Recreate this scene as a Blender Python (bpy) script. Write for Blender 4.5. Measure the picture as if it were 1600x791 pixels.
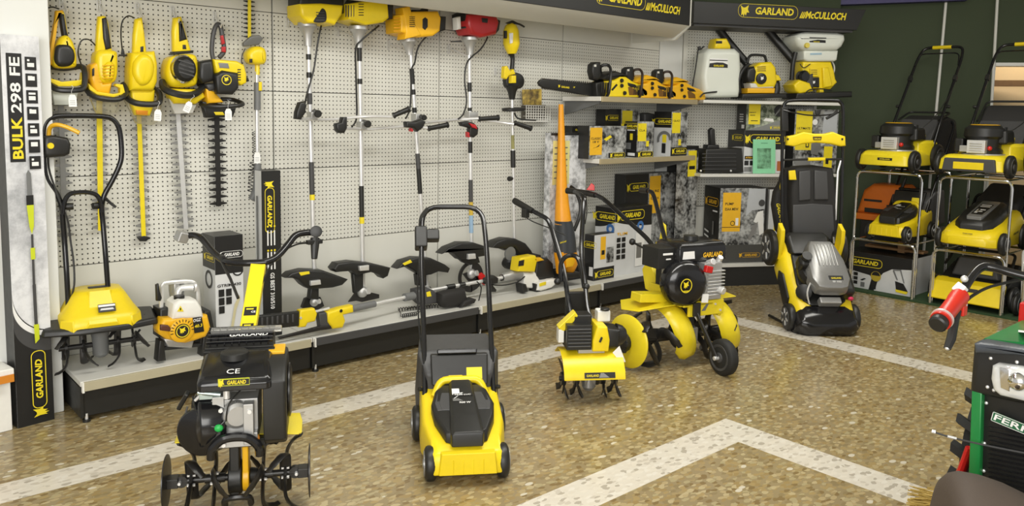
import bpy, bmesh, math, random
from mathutils import Vector, Matrix, Quaternion
random.seed(7)
V = Vector
for o in list(bpy.data.objects): bpy.data.objects.remove(o)
scene = bpy.context.scene
COL = scene.collection

# ------------------------------------------------------------------ camera
F, PX, PY, EYE = 1254.0, 800.0, 300.0, 1.5
_d1 = V((2230-PX, 198-PY, F)).normalized()
_d2 = V((-310-PX, 152-PY, F)); _d2 = (_d2 - _d1*_d1.dot(_d2)).normalized()
_d3 = _d1.cross(_d2)
if _d3.y > 0: _d3 = -_d3
RW = Matrix((_d1, _d2, _d3))          # camera coordinates (right, down, forward) -> room
cam = bpy.data.objects.new('camera', bpy.data.cameras.new('camera')); COL.objects.link(cam)
rr, uu, bb = RW @ V((1,0,0)), RW @ V((0,-1,0)), RW @ V((0,0,-1))
cam.matrix_world = Matrix(((rr.x,uu.x,bb.x,0),(rr.y,uu.y,bb.y,0),(rr.z,uu.z,bb.z,EYE),(0,0,0,1)))
cam.data.sensor_width = 36; cam.data.lens = F/1600*36
cam.data.shift_y = -(395.5-PY)/1600
cam.data.clip_start = 0.05
scene.camera = cam

# ------------------------------------------------------------------ light
w = bpy.data.worlds.new('world'); scene.world = w; w.use_nodes = True
w.node_tree.nodes['Background'].inputs[0].default_value = (1.0, 0.98, 0.94, 1)
w.node_tree.nodes['Background'].inputs[1].default_value = 0.42
scene.view_settings.view_transform = 'Standard'
scene.view_settings.look = 'None'
scene.view_settings.exposure = 0.45
scene.view_settings.gamma = 1.0
scene.view_settings.use_curve_mapping = False
def area(name, loc, target, sx, sy, power, col):
    l = bpy.data.lights.new(name, 'AREA'); l.shape = 'RECTANGLE'; l.size = sx; l.size_y = sy
    l.energy = power; l.color = col
    o = bpy.data.objects.new(name, l); COL.objects.link(o); o.location = loc
    o.rotation_euler = (V(target)-V(loc)).to_track_quat('-Z', 'Y').to_euler()
    return o
# the shop window behind and to the left of the viewer, and two rows of ceiling tubes
area('shop_window_light', (-1.6, -1.2, 2.0), (2.6, 3.6, 0.9), 3.6, 2.2, 150, (1.0, 0.98, 0.94))
area('ceiling_tube_light', (2.2, 2.2, 3.05), (2.2, 2.2, 0), 3.0, 0.5, 55, (1.0, 0.98, 0.92))
area('ceiling_tube_light', (5.2, 2.0, 3.05), (5.2, 2.0, 0), 2.4, 0.5, 34, (1.0, 0.97, 0.89))

# ------------------------------------------------------------------ pixel -> room helpers (measuring only)
def ray(u, v): return RW @ V(((u-PX)/F, (v-PY)/F, 1.0))
def at_y(u, v, y):
    r = ray(u, v); return V((0,0,EYE)) + r*(y/r.y)
def at_z(u, v, z=0.0):
    r = ray(u, v); return V((0,0,EYE)) + r*((z-EYE)/r.z)
def at_x(u, v, x):
    r = ray(u, v); return V((0,0,EYE)) + r*(x/r.x)
def at_plane(u, v, p, n):
    o = V((0,0,EYE)); r = ray(u, v); return o + r*((V(p)-o).dot(V(n))/r.dot(V(n)))
def at_d(u, v, d): return V((0,0,EYE)) + ray(u, v)*d

# ------------------------------------------------------------------ materials
MAT = {}
def mat(name, col, rough=0.45, metal=0.0, var=0.06, scale=30, bump=0.0, **kw):
    if name in MAT: return MAT[name]
    m = bpy.data.materials.new(name); m.use_nodes = True; MAT[name] = m
    nt = m.node_tree; b = nt.nodes['Principled BSDF']
    tc = nt.nodes.new('ShaderNodeTexCoord'); nz = nt.nodes.new('ShaderNodeTexNoise')
    nz.inputs['Scale'].default_value = scale; nz.inputs['Detail'].default_value = 3
    nt.links.new(tc.outputs['Object'], nz.inputs['Vector'])
    mx = nt.nodes.new('ShaderNodeMix'); mx.data_type = 'RGBA'
    c = V(col[:3])
    mx.inputs[6].default_value = (*(c*(1-var)), 1); mx.inputs[7].default_value = (*[min(1, x*(1+var)) for x in c], 1)
    nt.links.new(nz.outputs['Fac'], mx.inputs[0]); nt.links.new(mx.outputs[2], b.inputs['Base Color'])
    mr = nt.nodes.new('ShaderNodeMapRange')
    mr.inputs[3].default_value = max(0, rough-0.06); mr.inputs[4].default_value = min(1, rough+0.06)
    nt.links.new(nz.outputs['Fac'], mr.inputs[0]); nt.links.new(mr.outputs[0], b.inputs['Roughness'])
    b.inputs['Metallic'].default_value = metal
    for k, v in kw.items(): b.inputs[k].default_value = v
    if bump:
        bp = nt.nodes.new('ShaderNodeBump'); bp.inputs['Strength'].default_value = bump; bp.inputs['Distance'].default_value = 0.002
        nt.links.new(nz.outputs['Fac'], bp.inputs['Height']); nt.links.new(bp.outputs[0], b.inputs['Normal'])
    return m
YEL = mat('yellow_plastic', (0.82, 0.62, 0.012), 0.33)
YEM = mat('yellow_paint', (0.80, 0.64, 0.02), 0.30)
YOR = mat('amber_plastic', (0.80, 0.44, 0.012), 0.35)
ORA = mat('orange_plastic', (0.80, 0.33, 0.01), 0.38)
ORD = mat('orange_hood', (0.62, 0.15, 0.015), 0.4)
BLK = mat('black_plastic', (0.014, 0.014, 0.013), 0.42)
BLG = mat('black_gloss', (0.010, 0.010, 0.011), 0.16)
BLM = mat('black_steel', (0.016, 0.015, 0.014), 0.33, 0.0)
RUB = mat('rubber', (0.013, 0.013, 0.012), 0.7, bump=0.2)
DGR = mat('dark_grey_plastic', (0.055, 0.055, 0.056), 0.5)
GRY = mat('grey_plastic', (0.16, 0.165, 0.165), 0.48)
SIL = mat('bare_aluminium', (0.78, 0.78, 0.77), 0.34, 0.55)
CAS = mat('cast_aluminium', (0.50, 0.50, 0.49), 0.45, 0.7, bump=0.25)
CHR = mat('chrome', (0.80, 0.80, 0.79), 0.13, 1.0)
STE = mat('blade_steel', (0.25, 0.25, 0.24), 0.45, 0.35)
SGR = mat('silver_paint', (0.27, 0.27, 0.265), 0.3, 0.45)
WHT = mat('white_plastic', (0.80, 0.79, 0.74), 0.4)
TNK = mat('milky_plastic', (0.70, 0.73, 0.66), 0.32, 0, 0.03, 8)
PAP = mat('paper', (0.84, 0.84, 0.82), 0.7)
RED = mat('red_plastic', (0.52, 0.012, 0.010), 0.3)
REH = mat('red_hood', (0.45, 0.022, 0.025), 0.32)
GRN = mat('tractor_green', (0.012, 0.20, 0.045), 0.3)
BAG = mat('bag_fabric', (0.017, 0.016, 0.015), 0.75, bump=0.5, scale=200)
INKY = mat('yellow_ink', (0.82, 0.66, 0.02), 0.5)
INKO = mat('amber_ink', (0.80, 0.45, 0.02), 0.5)
INKW = mat('white_ink', (0.80, 0.80, 0.78), 0.5)
INKB = mat('black_ink', (0.012, 0.012, 0.012), 0.45)
CARD = mat('black_card', (0.016, 0.016, 0.015), 0.38)
CARW = mat('white_card', (0.62, 0.63, 0.63), 0.45, var=0.12, scale=9)
PANEL = mat('cream_steel', (0.665, 0.66, 0.60), 0.42, var=0.02, scale=4)
LIPM = mat('beige_edge', (0.42, 0.38, 0.26), 0.45, var=0.05)
DECK = mat('deck_steel', (0.66, 0.655, 0.61), 0.35, var=0.03, scale=5)
WALLM = mat('white_wall', (0.72, 0.73, 0.70), 0.8, var=0.02, scale=3)
GREENW = mat('green_wall_paint', (0.050, 0.066, 0.034), 0.85, var=0.10, scale=2)
CREAM = mat('cream_wall_paint', (0.74, 0.58, 0.36), 0.8, var=0.04)
PURP = mat('purple_board', (0.035, 0.026, 0.13), 0.5)
WOOD = mat('wood', (0.20, 0.11, 0.045), 0.6, var=0.3, scale=14)
def photo_print(name, dark, light, scale=14, thr=0.5, wid=0.14):
    """printed black-and-white photograph of foliage: soft procedural blotches in the ink"""
    if name in MAT: return MAT[name]
    m = bpy.data.materials.new(name); m.use_nodes = True; MAT[name] = m
    nt = m.node_tree; b = nt.nodes['Principled BSDF']; b.inputs['Roughness'].default_value = 0.4
    tc = nt.nodes.new('ShaderNodeTexCoord'); n1 = nt.nodes.new('ShaderNodeTexNoise'); n2 = nt.nodes.new('ShaderNodeTexNoise')
    n1.inputs['Scale'].default_value = scale; n1.inputs['Detail'].default_value = 8; n1.inputs['Roughness'].default_value = 0.75
    n2.inputs['Scale'].default_value = scale*0.25; n2.inputs['Detail'].default_value = 2
    for n in (n1, n2): nt.links.new(tc.outputs['Object'], n.inputs['Vector'])
    ad = nt.nodes.new('ShaderNodeMath'); ad.operation = 'ADD'
    nt.links.new(n1.outputs['Fac'], ad.inputs[0]); nt.links.new(n2.outputs['Fac'], ad.inputs[1])
    cr = nt.nodes.new('ShaderNodeValToRGB')
    cr.color_ramp.elements[0].position = thr-wid+0.35; cr.color_ramp.elements[1].position = thr+wid+0.35
    cr.color_ramp.elements[0].color = (*dark, 1); cr.color_ramp.elements[1].color = (*light, 1)
    hv = nt.nodes.new('ShaderNodeMath'); hv.operation = 'MULTIPLY'; hv.inputs[1].default_value = 0.85
    nt.links.new(ad.outputs[0], hv.inputs[0])
    nt.links.new(hv.outputs[0], cr.inputs[0]); nt.links.new(cr.outputs[0], b.inputs['Base Color'])
    return m
PHD = photo_print('garden_print', (0.015,0.015,0.015), (0.46,0.47,0.46), 38, 0.5, 0.15)
PHL = photo_print('pale_garden_print', (0.06,0.065,0.07), (0.76,0.77,0.79), 26, 0.43, 0.16)
PHG = photo_print('lawn_print', (0.04,0.055,0.025), (0.44,0.48,0.38), 36, 0.5, 0.15)
PHS = photo_print('frosty_branches_print', (0.30,0.31,0.33), (0.74,0.75,0.77), 6, 0.40)

def pegboard_mat():
    m = bpy.data.materials.new('pegboard'); m.use_nodes = True
    nt = m.node_tree; b = nt.nodes['Principled BSDF']; N = nt.nodes.new; L = nt.links.new
    tc = N('ShaderNodeTexCoord'); sp = N('ShaderNodeSeparateXYZ'); L(tc.outputs['Object'], sp.inputs[0])
    def frac(o):
        a = N('ShaderNodeMath'); a.operation = 'DIVIDE'; a.inputs[1].default_value = 0.0254; L(o, a.inputs[0])
        f = N('ShaderNodeMath'); f.operation = 'FRACT'; L(a.outputs[0], f.inputs[0])
        s = N('ShaderNodeMath'); s.operation = 'SUBTRACT'; s.inputs[1].default_value = 0.5; L(f.outputs[0], s.inputs[0])
        q = N('ShaderNodeMath'); q.operation = 'POWER'; q.inputs[1].default_value = 2; L(s.outputs[0], q.inputs[0]); return q.outputs[0]
    ad = N('ShaderNodeMath'); ad.operation = 'ADD'; L(frac(sp.outputs[0]), ad.inputs[0]); L(frac(sp.outputs[2]), ad.inputs[1])
    lt = N('ShaderNodeMath'); lt.operation = 'LESS_THAN'; lt.inputs[1].default_value = 0.026; L(ad.outputs[0], lt.inputs[0])
    nz = N('ShaderNodeTexNoise'); nz.inputs['Scale'].default_value = 3; L(tc.outputs['Object'], nz.inputs['Vector'])
    m1 = N('ShaderNodeMix'); m1.data_type = 'RGBA'; m1.inputs[6].default_value = (0.65,0.645,0.585,1); m1.inputs[7].default_value = (0.68,0.675,0.615,1)
    L(nz.outputs['Fac'], m1.inputs[0])
    m2 = N('ShaderNodeMix'); m2.data_type = 'RGBA'; m2.inputs[7].default_value = (0.05,0.048,0.04,1)
    L(lt.outputs[0], m2.inputs[0]); L(m1.outputs[2], m2.inputs[6]); L(m2.outputs[2], b.inputs['Base Color'])
    b.inputs['Roughness'].default_value = 0.5
    return m
PEG = pegboard_mat()
def terrazzo(name, base_a, base_b, chips, rough):
    m = bpy.data.materials.new(name); m.use_nodes = True
    nt = m.node_tree; b = nt.nodes['Principled BSDF']; N = nt.nodes.new; L = nt.links.new
    tc = N('ShaderNodeTexCoord')
    def layer(scale, rot, stretch):
        mp = N('ShaderNodeMapping'); mp.inputs['Rotation'].default_value = (0,0,rot); mp.inputs['Scale'].default_value = (1,stretch,1)
        L(tc.outputs['Object'], mp.inputs['Vector'])
        nz = N('ShaderNodeTexNoise'); nz.inputs['Scale'].default_value = scale*0.8; L(mp.outputs[0], nz.inputs['Vector'])
        ad = N('ShaderNodeMix'); ad.data_type = 'VECTOR'; ad.inputs[0].default_value = 0.025
        L(mp.outputs[0], ad.inputs[4]); L(nz.outputs['Color'], ad.inputs[5])
        vo = N('ShaderNodeTexVoronoi'); vo.inputs['Scale'].default_value = scale; vo.inputs['Randomness'].default_value = 1
        L(ad.outputs[1], vo.inputs['Vector']); return vo
    v1 = layer(34, 0.4, 1.7); v2 = layer(15, 1.3, 1.8)
    sc = N('ShaderNodeSeparateColor'); L(v1.outputs['Color'], sc.inputs[0])
    cr = N('ShaderNodeValToRGB'); cr.color_ramp.interpolation = 'CONSTANT'
    el = cr.color_ramp.elements
    el[0].position = 0; el[0].color = (*chips[0],1); el[1].position = 1/len(chips); el[1].color = (*chips[1],1)
    main = chips[:-1] if len(chips) > 8 else chips
    el[1].position = 1/len(main)
    for i, c in enumerate(main[2:], 2):
        e = el.new(i/len(main)); e.color = (*c,1)
    L(sc.outputs[0], cr.inputs[0])
    nz = N('ShaderNodeTexNoise'); nz.inputs['Scale'].default_value = 1.6; nz.inputs['Detail'].default_value = 5; L(tc.outputs['Object'], nz.inputs['Vector'])
    bg = N('ShaderNodeMix'); bg.data_type = 'RGBA'; bg.inputs[6].default_value = (*base_a,1); bg.inputs[7].default_value = (*base_b,1); L(nz.outputs['Fac'], bg.inputs[0])
    lt = N('ShaderNodeMath'); lt.operation = 'LESS_THAN'; lt.inputs[1].default_value = 0.62; L(v1.outputs['Distance'], lt.inputs[0])
    ch = N('ShaderNodeMath'); ch.operation = 'GREATER_THAN'; ch.inputs[1].default_value = 0.12; L(sc.outputs[1], ch.inputs[0])
    mu = N('ShaderNodeMath'); mu.operation = 'MULTIPLY'; L(lt.outputs[0], mu.inputs[0]); L(ch.outputs[0], mu.inputs[1])
    m1 = N('ShaderNodeMix'); m1.data_type = 'RGBA'; L(mu.outputs[0], m1.inputs[0]); L(bg.outputs[2], m1.inputs[6]); L(cr.outputs[0], m1.inputs[7])
    s2 = N('ShaderNodeSeparateColor'); L(v2.outputs['Color'], s2.inputs[0])
    l2 = N('ShaderNodeMath'); l2.operation = 'LESS_THAN'; l2.inputs[1].default_value = 0.30; L(v2.outputs['Distance'], l2.inputs[0])
    g2 = N('ShaderNodeMath'); g2.operation = 'GREATER_THAN'; g2.inputs[1].default_value = 0.90; L(s2.outputs[0], g2.inputs[0])
    mm = N('ShaderNodeMath'); mm.operation = 'MULTIPLY'; L(l2.outputs[0], mm.inputs[0]); L(g2.outputs[0], mm.inputs[1])
    m3 = N('ShaderNodeMix'); m3.data_type = 'RGBA'; m3.inputs[7].default_value = (*chips[-1],1)
    L(mm.outputs[0], m3.inputs[0]); L(m1.outputs[2], m3.inputs[6]); L(m3.outputs[2], b.inputs['Base Color'])
    b.inputs['Roughness'].default_value = rough
    return m
TERR = terrazzo('brown_terrazzo', (0.24,0.182,0.092), (0.33,0.262,0.145),
    [(0.21,0.145,0.062),(0.40,0.315,0.165),(0.30,0.215,0.092),(0.44,0.36,0.20),(0.34,0.25,0.11),(0.25,0.19,0.095),(0.37,0.31,0.17),(0.33,0.25,0.12),(0.58,0.53,0.42)], 0.21)
TERB = terrazzo('pale_terrazzo', (0.62,0.575,0.49), (0.67,0.625,0.54),
    [(0.66,0.61,0.52),(0.68,0.63,0.54),(0.54,0.49,0.41),(0.63,0.58,0.49),(0.69,0.65,0.57),(0.64,0.59,0.50),(0.42,0.38,0.31)], 0.22)

# ------------------------------------------------------------------ mesh building
FONTC = {}
def font_mesh(s, bold, shear, space):
    k = (s, bold, shear, space)
    if k not in FONTC:
        cu = bpy.data.curves.new('t', 'FONT'); cu.body = s; cu.size = 1; cu.offset = bold; cu.shear = shear; cu.space_character = space
        cu.resolution_u = 2; cu.fill_mode = 'FRONT'
        ob = bpy.data.objects.new('t', cu); me = bpy.data.meshes.new_from_object(ob)
        vs = [v.co.copy() for v in me.vertices]; fs = [tuple(p.vertices) for p in me.polygons]
        x0 = min(v.x for v in vs); x1 = max(v.x for v in vs); y0 = min(v.y for v in vs); y1 = max(v.y for v in vs)
        FONTC[k] = ([((v.x-x0), (v.y-y0)) for v in vs], fs, x1-x0, y1-y0)
        bpy.data.objects.remove(ob); bpy.data.curves.remove(cu); bpy.data.meshes.remove(me)
    return FONTC[k]
def smooth_path(pts, n=6, closed=False):
    pts = [V(p) for p in pts]
    if len(pts) < 3: return pts
    out = []; N = len(pts); rng = N if closed else N-1
    for i in range(rng):
        if closed: p0, p1, p2, p3 = pts[(i-1)%N], pts[i], pts[(i+1)%N], pts[(i+2)%N]
        else: p0, p1, p2, p3 = pts[max(i-1,0)], pts[i], pts[i+1], pts[min(i+2,N-1)]
        for k in range(n):
            t = k/n
            out.append(0.5*((2*p1)+(p2-p0)*t+(2*p0-5*p1+4*p2-p3)*t*t+(3*p1-p0-3*p2+p3)*t**3))
    if not closed: out.append(pts[-1])
    return out
def round_path(pts, r, n=4):
    """polyline with its inner corners rounded to radius r"""
    pts = [V(p) for p in pts]; out = [pts[0]]
    for a, b, c in zip(pts, pts[1:], pts[2:]):
        u, w2 = (a-b), (c-b); q = min(r, u.length*0.45, w2.length*0.45)
        p, s = b+u.normalized()*q, b+w2.normalized()*q
        for k in range(n+1):
            t = k/n; out.append(p*(1-t)**2 + b*2*t*(1-t) + s*t*t)
    out.append(pts[-1]); return out
class MB:
    def __init__(s, M=None):
        s.bm = bmesh.new(); s.mats = []; s.M = M if M is not None else Matrix()
    def mi(s, m):
        if m not in s.mats: s.mats.append(m)
        return s.mats.index(m)
    def face(s, vs, m, smooth=False):
        try: f = s.bm.faces.new(vs)
        except ValueError: return None
        f.material_index = s.mi(m); f.smooth = True; return f
    def vert(s, p): return s.bm.verts.new(s.M @ V(p))
    def quad(s, pts, m): return s.face([s.vert(p) for p in pts], m)
    def rings(s, rings, m, cap=True, closed=True):
        vs = [[s.vert(p) for p in r] for r in rings]; n = len(vs[0])
        for a, b in zip(vs, vs[1:]):
            for i in range(n if closed else n-1):
                s.face((a[i], a[(i+1)%n], b[(i+1)%n], b[i]), m)
        if cap and closed:
            s.face(vs[0][::-1], m); s.face(vs[-1], m)
        return s
    def box(s, c, size, m, rot=None, taper=1.0):
        """box at centre c; taper scales the top; rot = (rx,ry,rz) or a matrix"""
        R = Matrix() if rot is None else (rot if isinstance(rot, Matrix) else Matrix.Rotation(rot[2],4,'Z') @ Matrix.Rotation(rot[1],4,'Y') @ Matrix.Rotation(rot[0],4,'X'))
        hx, hy, hz = (q/2 for q in size); c = V(c)
        r0 = [(-hx,-hy,-hz),(hx,-hy,-hz),(hx,hy,-hz),(-hx,hy,-hz)]
        r1 = [(x*taper,y*taper,hz) for x,y,_ in r0]
        return s.rings([[c + (R @ V(p)) for p in r0], [c + (R @ V(p)) for p in r1]], m)
    def cyl(s, p0, p1, r0, m, r1=None, seg=16):
        return s.prof([(0, r0), ((V(p1)-V(p0)).length, r0 if r1 is None else r1)], p0, V(p1)-V(p0), m, seg)
    def prof(s, pr, org, axis, m, seg=20, sq=None, up=None):
        """turned shape: pr = [(height along axis, radius)]; sq=(a,b) scales the ring's two directions"""
        ax = V(axis).normalized(); org = V(org)
        t = V(up) if up is not None else (V((0,0,1)) if abs(ax.z) < 0.9 else V((1,0,0)))
        e1 = (t - ax*t.dot(ax)).normalized(); e2 = ax.cross(e1); a, b = sq or (1, 1)
        return s.rings([[org + ax*h + e1*(r*a*math.cos(2*math.pi*i/seg)) + e2*(r*b*math.sin(2*math.pi*i/seg)) for i in range(seg)] for h, r in [(h, max(r, 1e-5)) for h, r in pr]], m)
    def tube(s, pts, r, m, seg=8, cap=True, flat=None):
        pts = [V(p) for p in pts]
        pts = [p for i, p in enumerate(pts) if i == 0 or (p-pts[i-1]).length > 1e-5]
        n = len(pts); rad = r if isinstance(r, (list, tuple)) else [r]*n
        tan = [(pts[min(i+1,n-1)]-pts[max(i-1,0)]).normalized() for i in range(n)]
        t0 = tan[0]; e = V((0,0,1)) if abs(t0.z) < 0.9 else V((1,0,0)); e = (e - t0*e.dot(t0)).normalized()
        rg = []; fl = flat or 1.0
        for i in range(n):
            if i: 
                e = tan[i-1].rotation_difference(tan[i]) @ e
                e = (e - tan[i]*e.dot(tan[i])).normalized()
            b = tan[i].cross(e); rr_ = rad[min(i, len(rad)-1)]
            rg.append([pts[i] + e*(rr_*math.cos(2*math.pi*k/seg)) + b*(rr_*fl*math.sin(2*math.pi*k/seg)) for k in range(seg)])
        return s.rings(rg, m, cap)
    def ball(s, c, r, m, seg=16, n=9, rot=None):
        c = V(c); rx, ry, rz = r if isinstance(r, (tuple, list)) else (r,)*3
        R = rot or Matrix()
        rg = []
        for j in range(n+1):
            a = -math.pi/2 + math.pi*j/n; q = max(math.cos(a), 0.02)
            rg.append([c + (R @ V((rx*q*math.cos(2*math.pi*i/seg), ry*q*math.sin(2*math.pi*i/seg), rz*math.sin(a)))) for i in range(seg)])
        return s.rings(rg, m)
    def prism(s, pts, fr, d0, d1, m, edge=0.0, n=3, edge0=0.0):
        """outline pts (2-D) lifted by fr(a, b, depth); rounded over 'edge' at depth d1 (and edge0 at d0)"""
        pts = [V((p[0], p[1])) for p in pts]; N = len(pts)
        ar = sum(pts[i].x*pts[(i+1)%N].y-pts[(i+1)%N].x*pts[i].y for i in range(N)); sg = 1 if ar > 0 else -1
        nrm = []
        for i in range(N):
            a, b, c = pts[i-1], pts[i], pts[(i+1)%N]
            e1 = (b-a).normalized(); e2 = (c-b).normalized()
            n1 = V((-e1.y, e1.x))*sg; n2 = V((-e2.y, e2.x))*sg; q = n1+n2
            q = q.normalized() if q.length > 1e-6 else n1
            nrm.append(q*min(1.6, 1/max(0.35, q.dot(n1))))
        lay = []; sd = 1 if d1 > d0 else -1
        if edge0 > 0:
            for k in range(n): t = math.pi/2*(k/n); lay.append((d0 + sd*edge0*(1-math.sin(math.pi/2*(k/n))) - 0, edge0*(1-math.cos(t)) ))
            lay = [(d0 + sd*edge0*(1-math.cos(math.pi/2*k/n)), edge0*(1-math.sin(math.pi/2*k/n))) for k in range(n)]
            lay.append((d0+sd*edge0, 0))
        else: lay.append((d0, 0))
        if edge > 0:
            for k in range(n+1):
                t = math.pi/2*k/n; lay.append((d1 - sd*edge*(1-math.sin(t)), edge*(1-math.cos(t))))
        else: lay.append((d1, 0))
        return s.rings([[fr(p.x+q.x*i, p.y+q.y*i, d) for p, q in zip(pts, nrm)] for d, i in lay], m)
    def text(s, t, org, xd, yd, h, m, bold=0.02, shear=0.0, align='L', width=None, space=1.0):
        """flat lettering of cap height h, lower left (or centre) at org; width squeezes it to fit"""
        pts, fs, w_, h_ = font_mesh(t, bold, shear, space); org = V(org); xd = V(xd).normalized(); yd = V(yd).normalized()
        k = h/h_; kx = k if width is None else width/w_
        ox = {'L': 0, 'C': -w_*kx/2, 'R': -w_*kx}[align]; oy = -h/2 if align == 'C' else 0
        vs = [s.vert(org + xd*(x*kx+ox) + yd*(y*k+oy)) for x, y in pts]
        for f in fs: s.face([vs[i] for i in f], m)
        return s
    def build(s, name, parent=None, bevel=0.0, ang=35, world=False, seg=2, wt=True):
        bm = s.bm
        if world and parent is not None: bm.transform(parent.matrix_basis.inverted())
        bmesh.ops.remove_doubles(bm, verts=bm.verts, dist=1e-6)
        bmesh.ops.recalc_face_normals(bm, faces=bm.faces)
        me = bpy.data.meshes.new(name); bm.to_mesh(me); bm.free()
        for m in s.mats: me.materials.append(m)
        me.set_sharp_from_angle(angle=math.radians(ang))
        o = bpy.data.objects.new(name, me); COL.objects.link(o)
        if parent is not None: o.parent = parent
        if bevel:
            md = o.modifiers.new('bevel', 'BEVEL'); md.width = bevel; md.segments = seg; md.limit_method = 'ANGLE'; md.angle_limit = math.radians(40)
            md.harden_normals = True
        return o
def tag(o, label=None, cat=None, group=None, kind=None):
    if label: o['label'] = label
    if cat: o['category'] = cat
    if group: o['group'] = group
    if kind: o['kind'] = kind
    return o
def thing(name, loc, label, cat, rz=0.0, group=None, rx=0.0):
    o = bpy.data.objects.new(name, None); COL.objects.link(o); o.location = loc; o.rotation_euler = (rx, 0, rz)
    o.empty_display_size = 0.05
    return tag(o, label, cat, group)
def struct(o): o['kind'] = 'structure'; return o
def copy_tree(o, parent=None):
    c = o.copy(); COL.objects.link(c); c.parent = parent
    for ch in list(o.children): copy_tree(ch, c)
    return c
def part(name, parent, fn, bevel=0.0, ang=35, world=False, label=None, M=None):
    mb = MB(M); fn(mb); o = mb.build(name, parent, bevel, ang, world)
    if label: o['label'] = label
    return o
XZ = lambda y0=0.0: (lambda a, b, d: V((a, y0-d, b)))     # outline in the wall's plane, depth towards the shop

def rring(mb, cx, cz, w_, h_, r, t, put, m, n=5):
    """rounded-rectangle outline stroke of width t; put(a, b) -> point"""
    def loop(ex):
        out = []
        for sx, sz, a0 in ((1,1,0),(-1,1,90),(-1,-1,180),(1,-1,270)):
            for k in range(n+1):
                a = math.radians(a0+90*k/n)
                out.append((cx+sx*(w_/2-r)+(r+ex)*math.cos(a), cz+sz*(h_/2-r)+(r+ex)*math.sin(a)))
        return out
    o = [mb.vert(put(*p)) for p in loop(0)]; i = [mb.vert(put(*p)) for p in loop(-t)]
    N = len(o)
    for k in range(N): mb.face((o[k], o[(k+1)%N], i[(k+1)%N], i[k]), m)
def rrect(mb, cx, cz, w_, h_, r, put, m, n=5):
    out = []
    for sx, sz, a0 in ((1,1,0),(-1,1,90),(-1,-1,180),(1,-1,270)):
        for k in range(n+1):
            a = math.radians(a0+90*k/n); out.append(mb.vert(put(cx+sx*(w_/2-r)+r*math.cos(a), cz+sz*(h_/2-r)+r*math.sin(a))))
    mb.face(out, m)
HEAD = [(0,0.0),(0.02,0.55),(-0.10,1.0),(0.22,0.78),(0.42,0.80),(0.78,1.05),(0.70,0.62),(0.86,0.30),(0.60,0.34),(0.50,0.0),(0.36,0.22),(0.26,-0.12),(0.16,0.16)]
def logo(mb, org, xd, yd, w_, mt, ring=True, head=True, h=None, ink2=None, nrm=None):
    """wordmark in a rounded outline with an animal head at its left end; org = centre"""
    org, xd, yd = V(org), V(xd).normalized(), V(yd).normalized(); h = h or w_*0.24
    nr = xd.cross(yd)*0.0004
    put = lambda a, b, k=1: org + xd*a + yd*b + nr*k
    hw = w_*0.17 if head else 0
    if ring: rring(mb, hw*0.5, 0, w_-hw*0.4, h, h*0.42, h*0.06, put, mt)
    mb.text('GARLAND', put(hw*0.55+ (0 if head else 0), 0), xd, yd, h*0.50, mt, 0.035, 0.18, 'C', width=(w_-hw)*0.76)
    if head:
        s = h*0.95
        mb.face([mb.vert(put(-w_/2+a*s*0.75, -h*0.5+b*s)) for a, b in HEAD], mt)
# ------------------------------------------------------------------ the room
WY = 4.5                     # pegboard face
SH, SF = 0.205, 4.03         # deck height and front of the low shelf
def flat(name, fn, m=None, **kw): return struct(part(name, None, fn, **kw))
def floor_fn(mb):
    xs = [-3.0, 3.15, 3.35, 4.94, 5.13, 10.5]; ys = [-3.0, 1.965, 2.165, 3.40, 3.58, 6.0]
    P = [[mb.vert((x, y, 0)) for y in ys] for x in xs]
    for i in range(5):
        for j in range(5):
            inner = (i == 1 and j <= 1) or (j == 1 and i <= 1)
            outer = (i == 3 and j <= 3) or (j == 3 and i <= 3)
            mb.face((P[i][j], P[i+1][j], P[i+1][j+1], P[i][j+1]), TERB if inner or outer else TERR)
flat('floor', floor_fn)
flat('wall_left', lambda mb: mb.box((2.4, 4.66, 1.6), (7.3, 0.10, 3.2), WALLM))
flat('trim_1', lambda mb: mb.box((0.20, 4.42, 1.6), (1.36, 0.32, 3.2), WALLM), bevel=0.006)      # plastered pier left of the pegboard
# back unit frame and green wall directions
BA = math.radians(-29); BD = V((math.cos(BA), math.sin(BA), 0)); BN = V((-0.485, -0.875, 0)); BP = V((5.915, 3.952, 0))
def bu(s, off=0.0, z=0.0): return BP + BD*s - BN*off + V((0,0,z))     # s along, off = behind the front plane
GA = math.radians(-57); GD = V((math.cos(GA), math.sin(GA), 0)); GN = V((GD.y, -GD.x, 0)); GP = V((7.46, 4.065, 0))
def gw(s, off=0.0, z=0.0): return GP + GD*s + GN*off + V((0,0,z))
def wall_run(name, p, d, s0, s1, z0, z1, th, m):
    def fn(mb):
        n = V((d.y, -d.x, 0))
        a, b = p + d*s0, p + d*s1
        for q in ((0, z0), ): pass
        mb.rings([[a+V((0,0,z0)), b+V((0,0,z0)), b-n*th+V((0,0,z0)), a-n*th+V((0,0,z0))], [a+V((0,0,z1)), b+V((0,0,z1)), b-n*th+V((0,0,z1)), a-n*th+V((0,0,z1))]], m)
    return fn
sd = (at_plane(1552, 98, GP, GN) - GP).dot(GD)      # left jamb of the opening in the green wall
zd = at_plane(1552, 98, GP, GN).z
def green(mb):
    wall_run('', GP, GD, -0.6, sd, 0, 3.2, 0.15, GREENW)(mb)
    wall_run('', GP, GD, sd, sd+0.95, zd, 3.2, 0.15, GREENW)(mb)
    wall_run('', GP, GD, sd+0.95, 5.0, 0, 3.2, 0.15, GREENW)(mb)
flat('wall_right', green)
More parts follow.
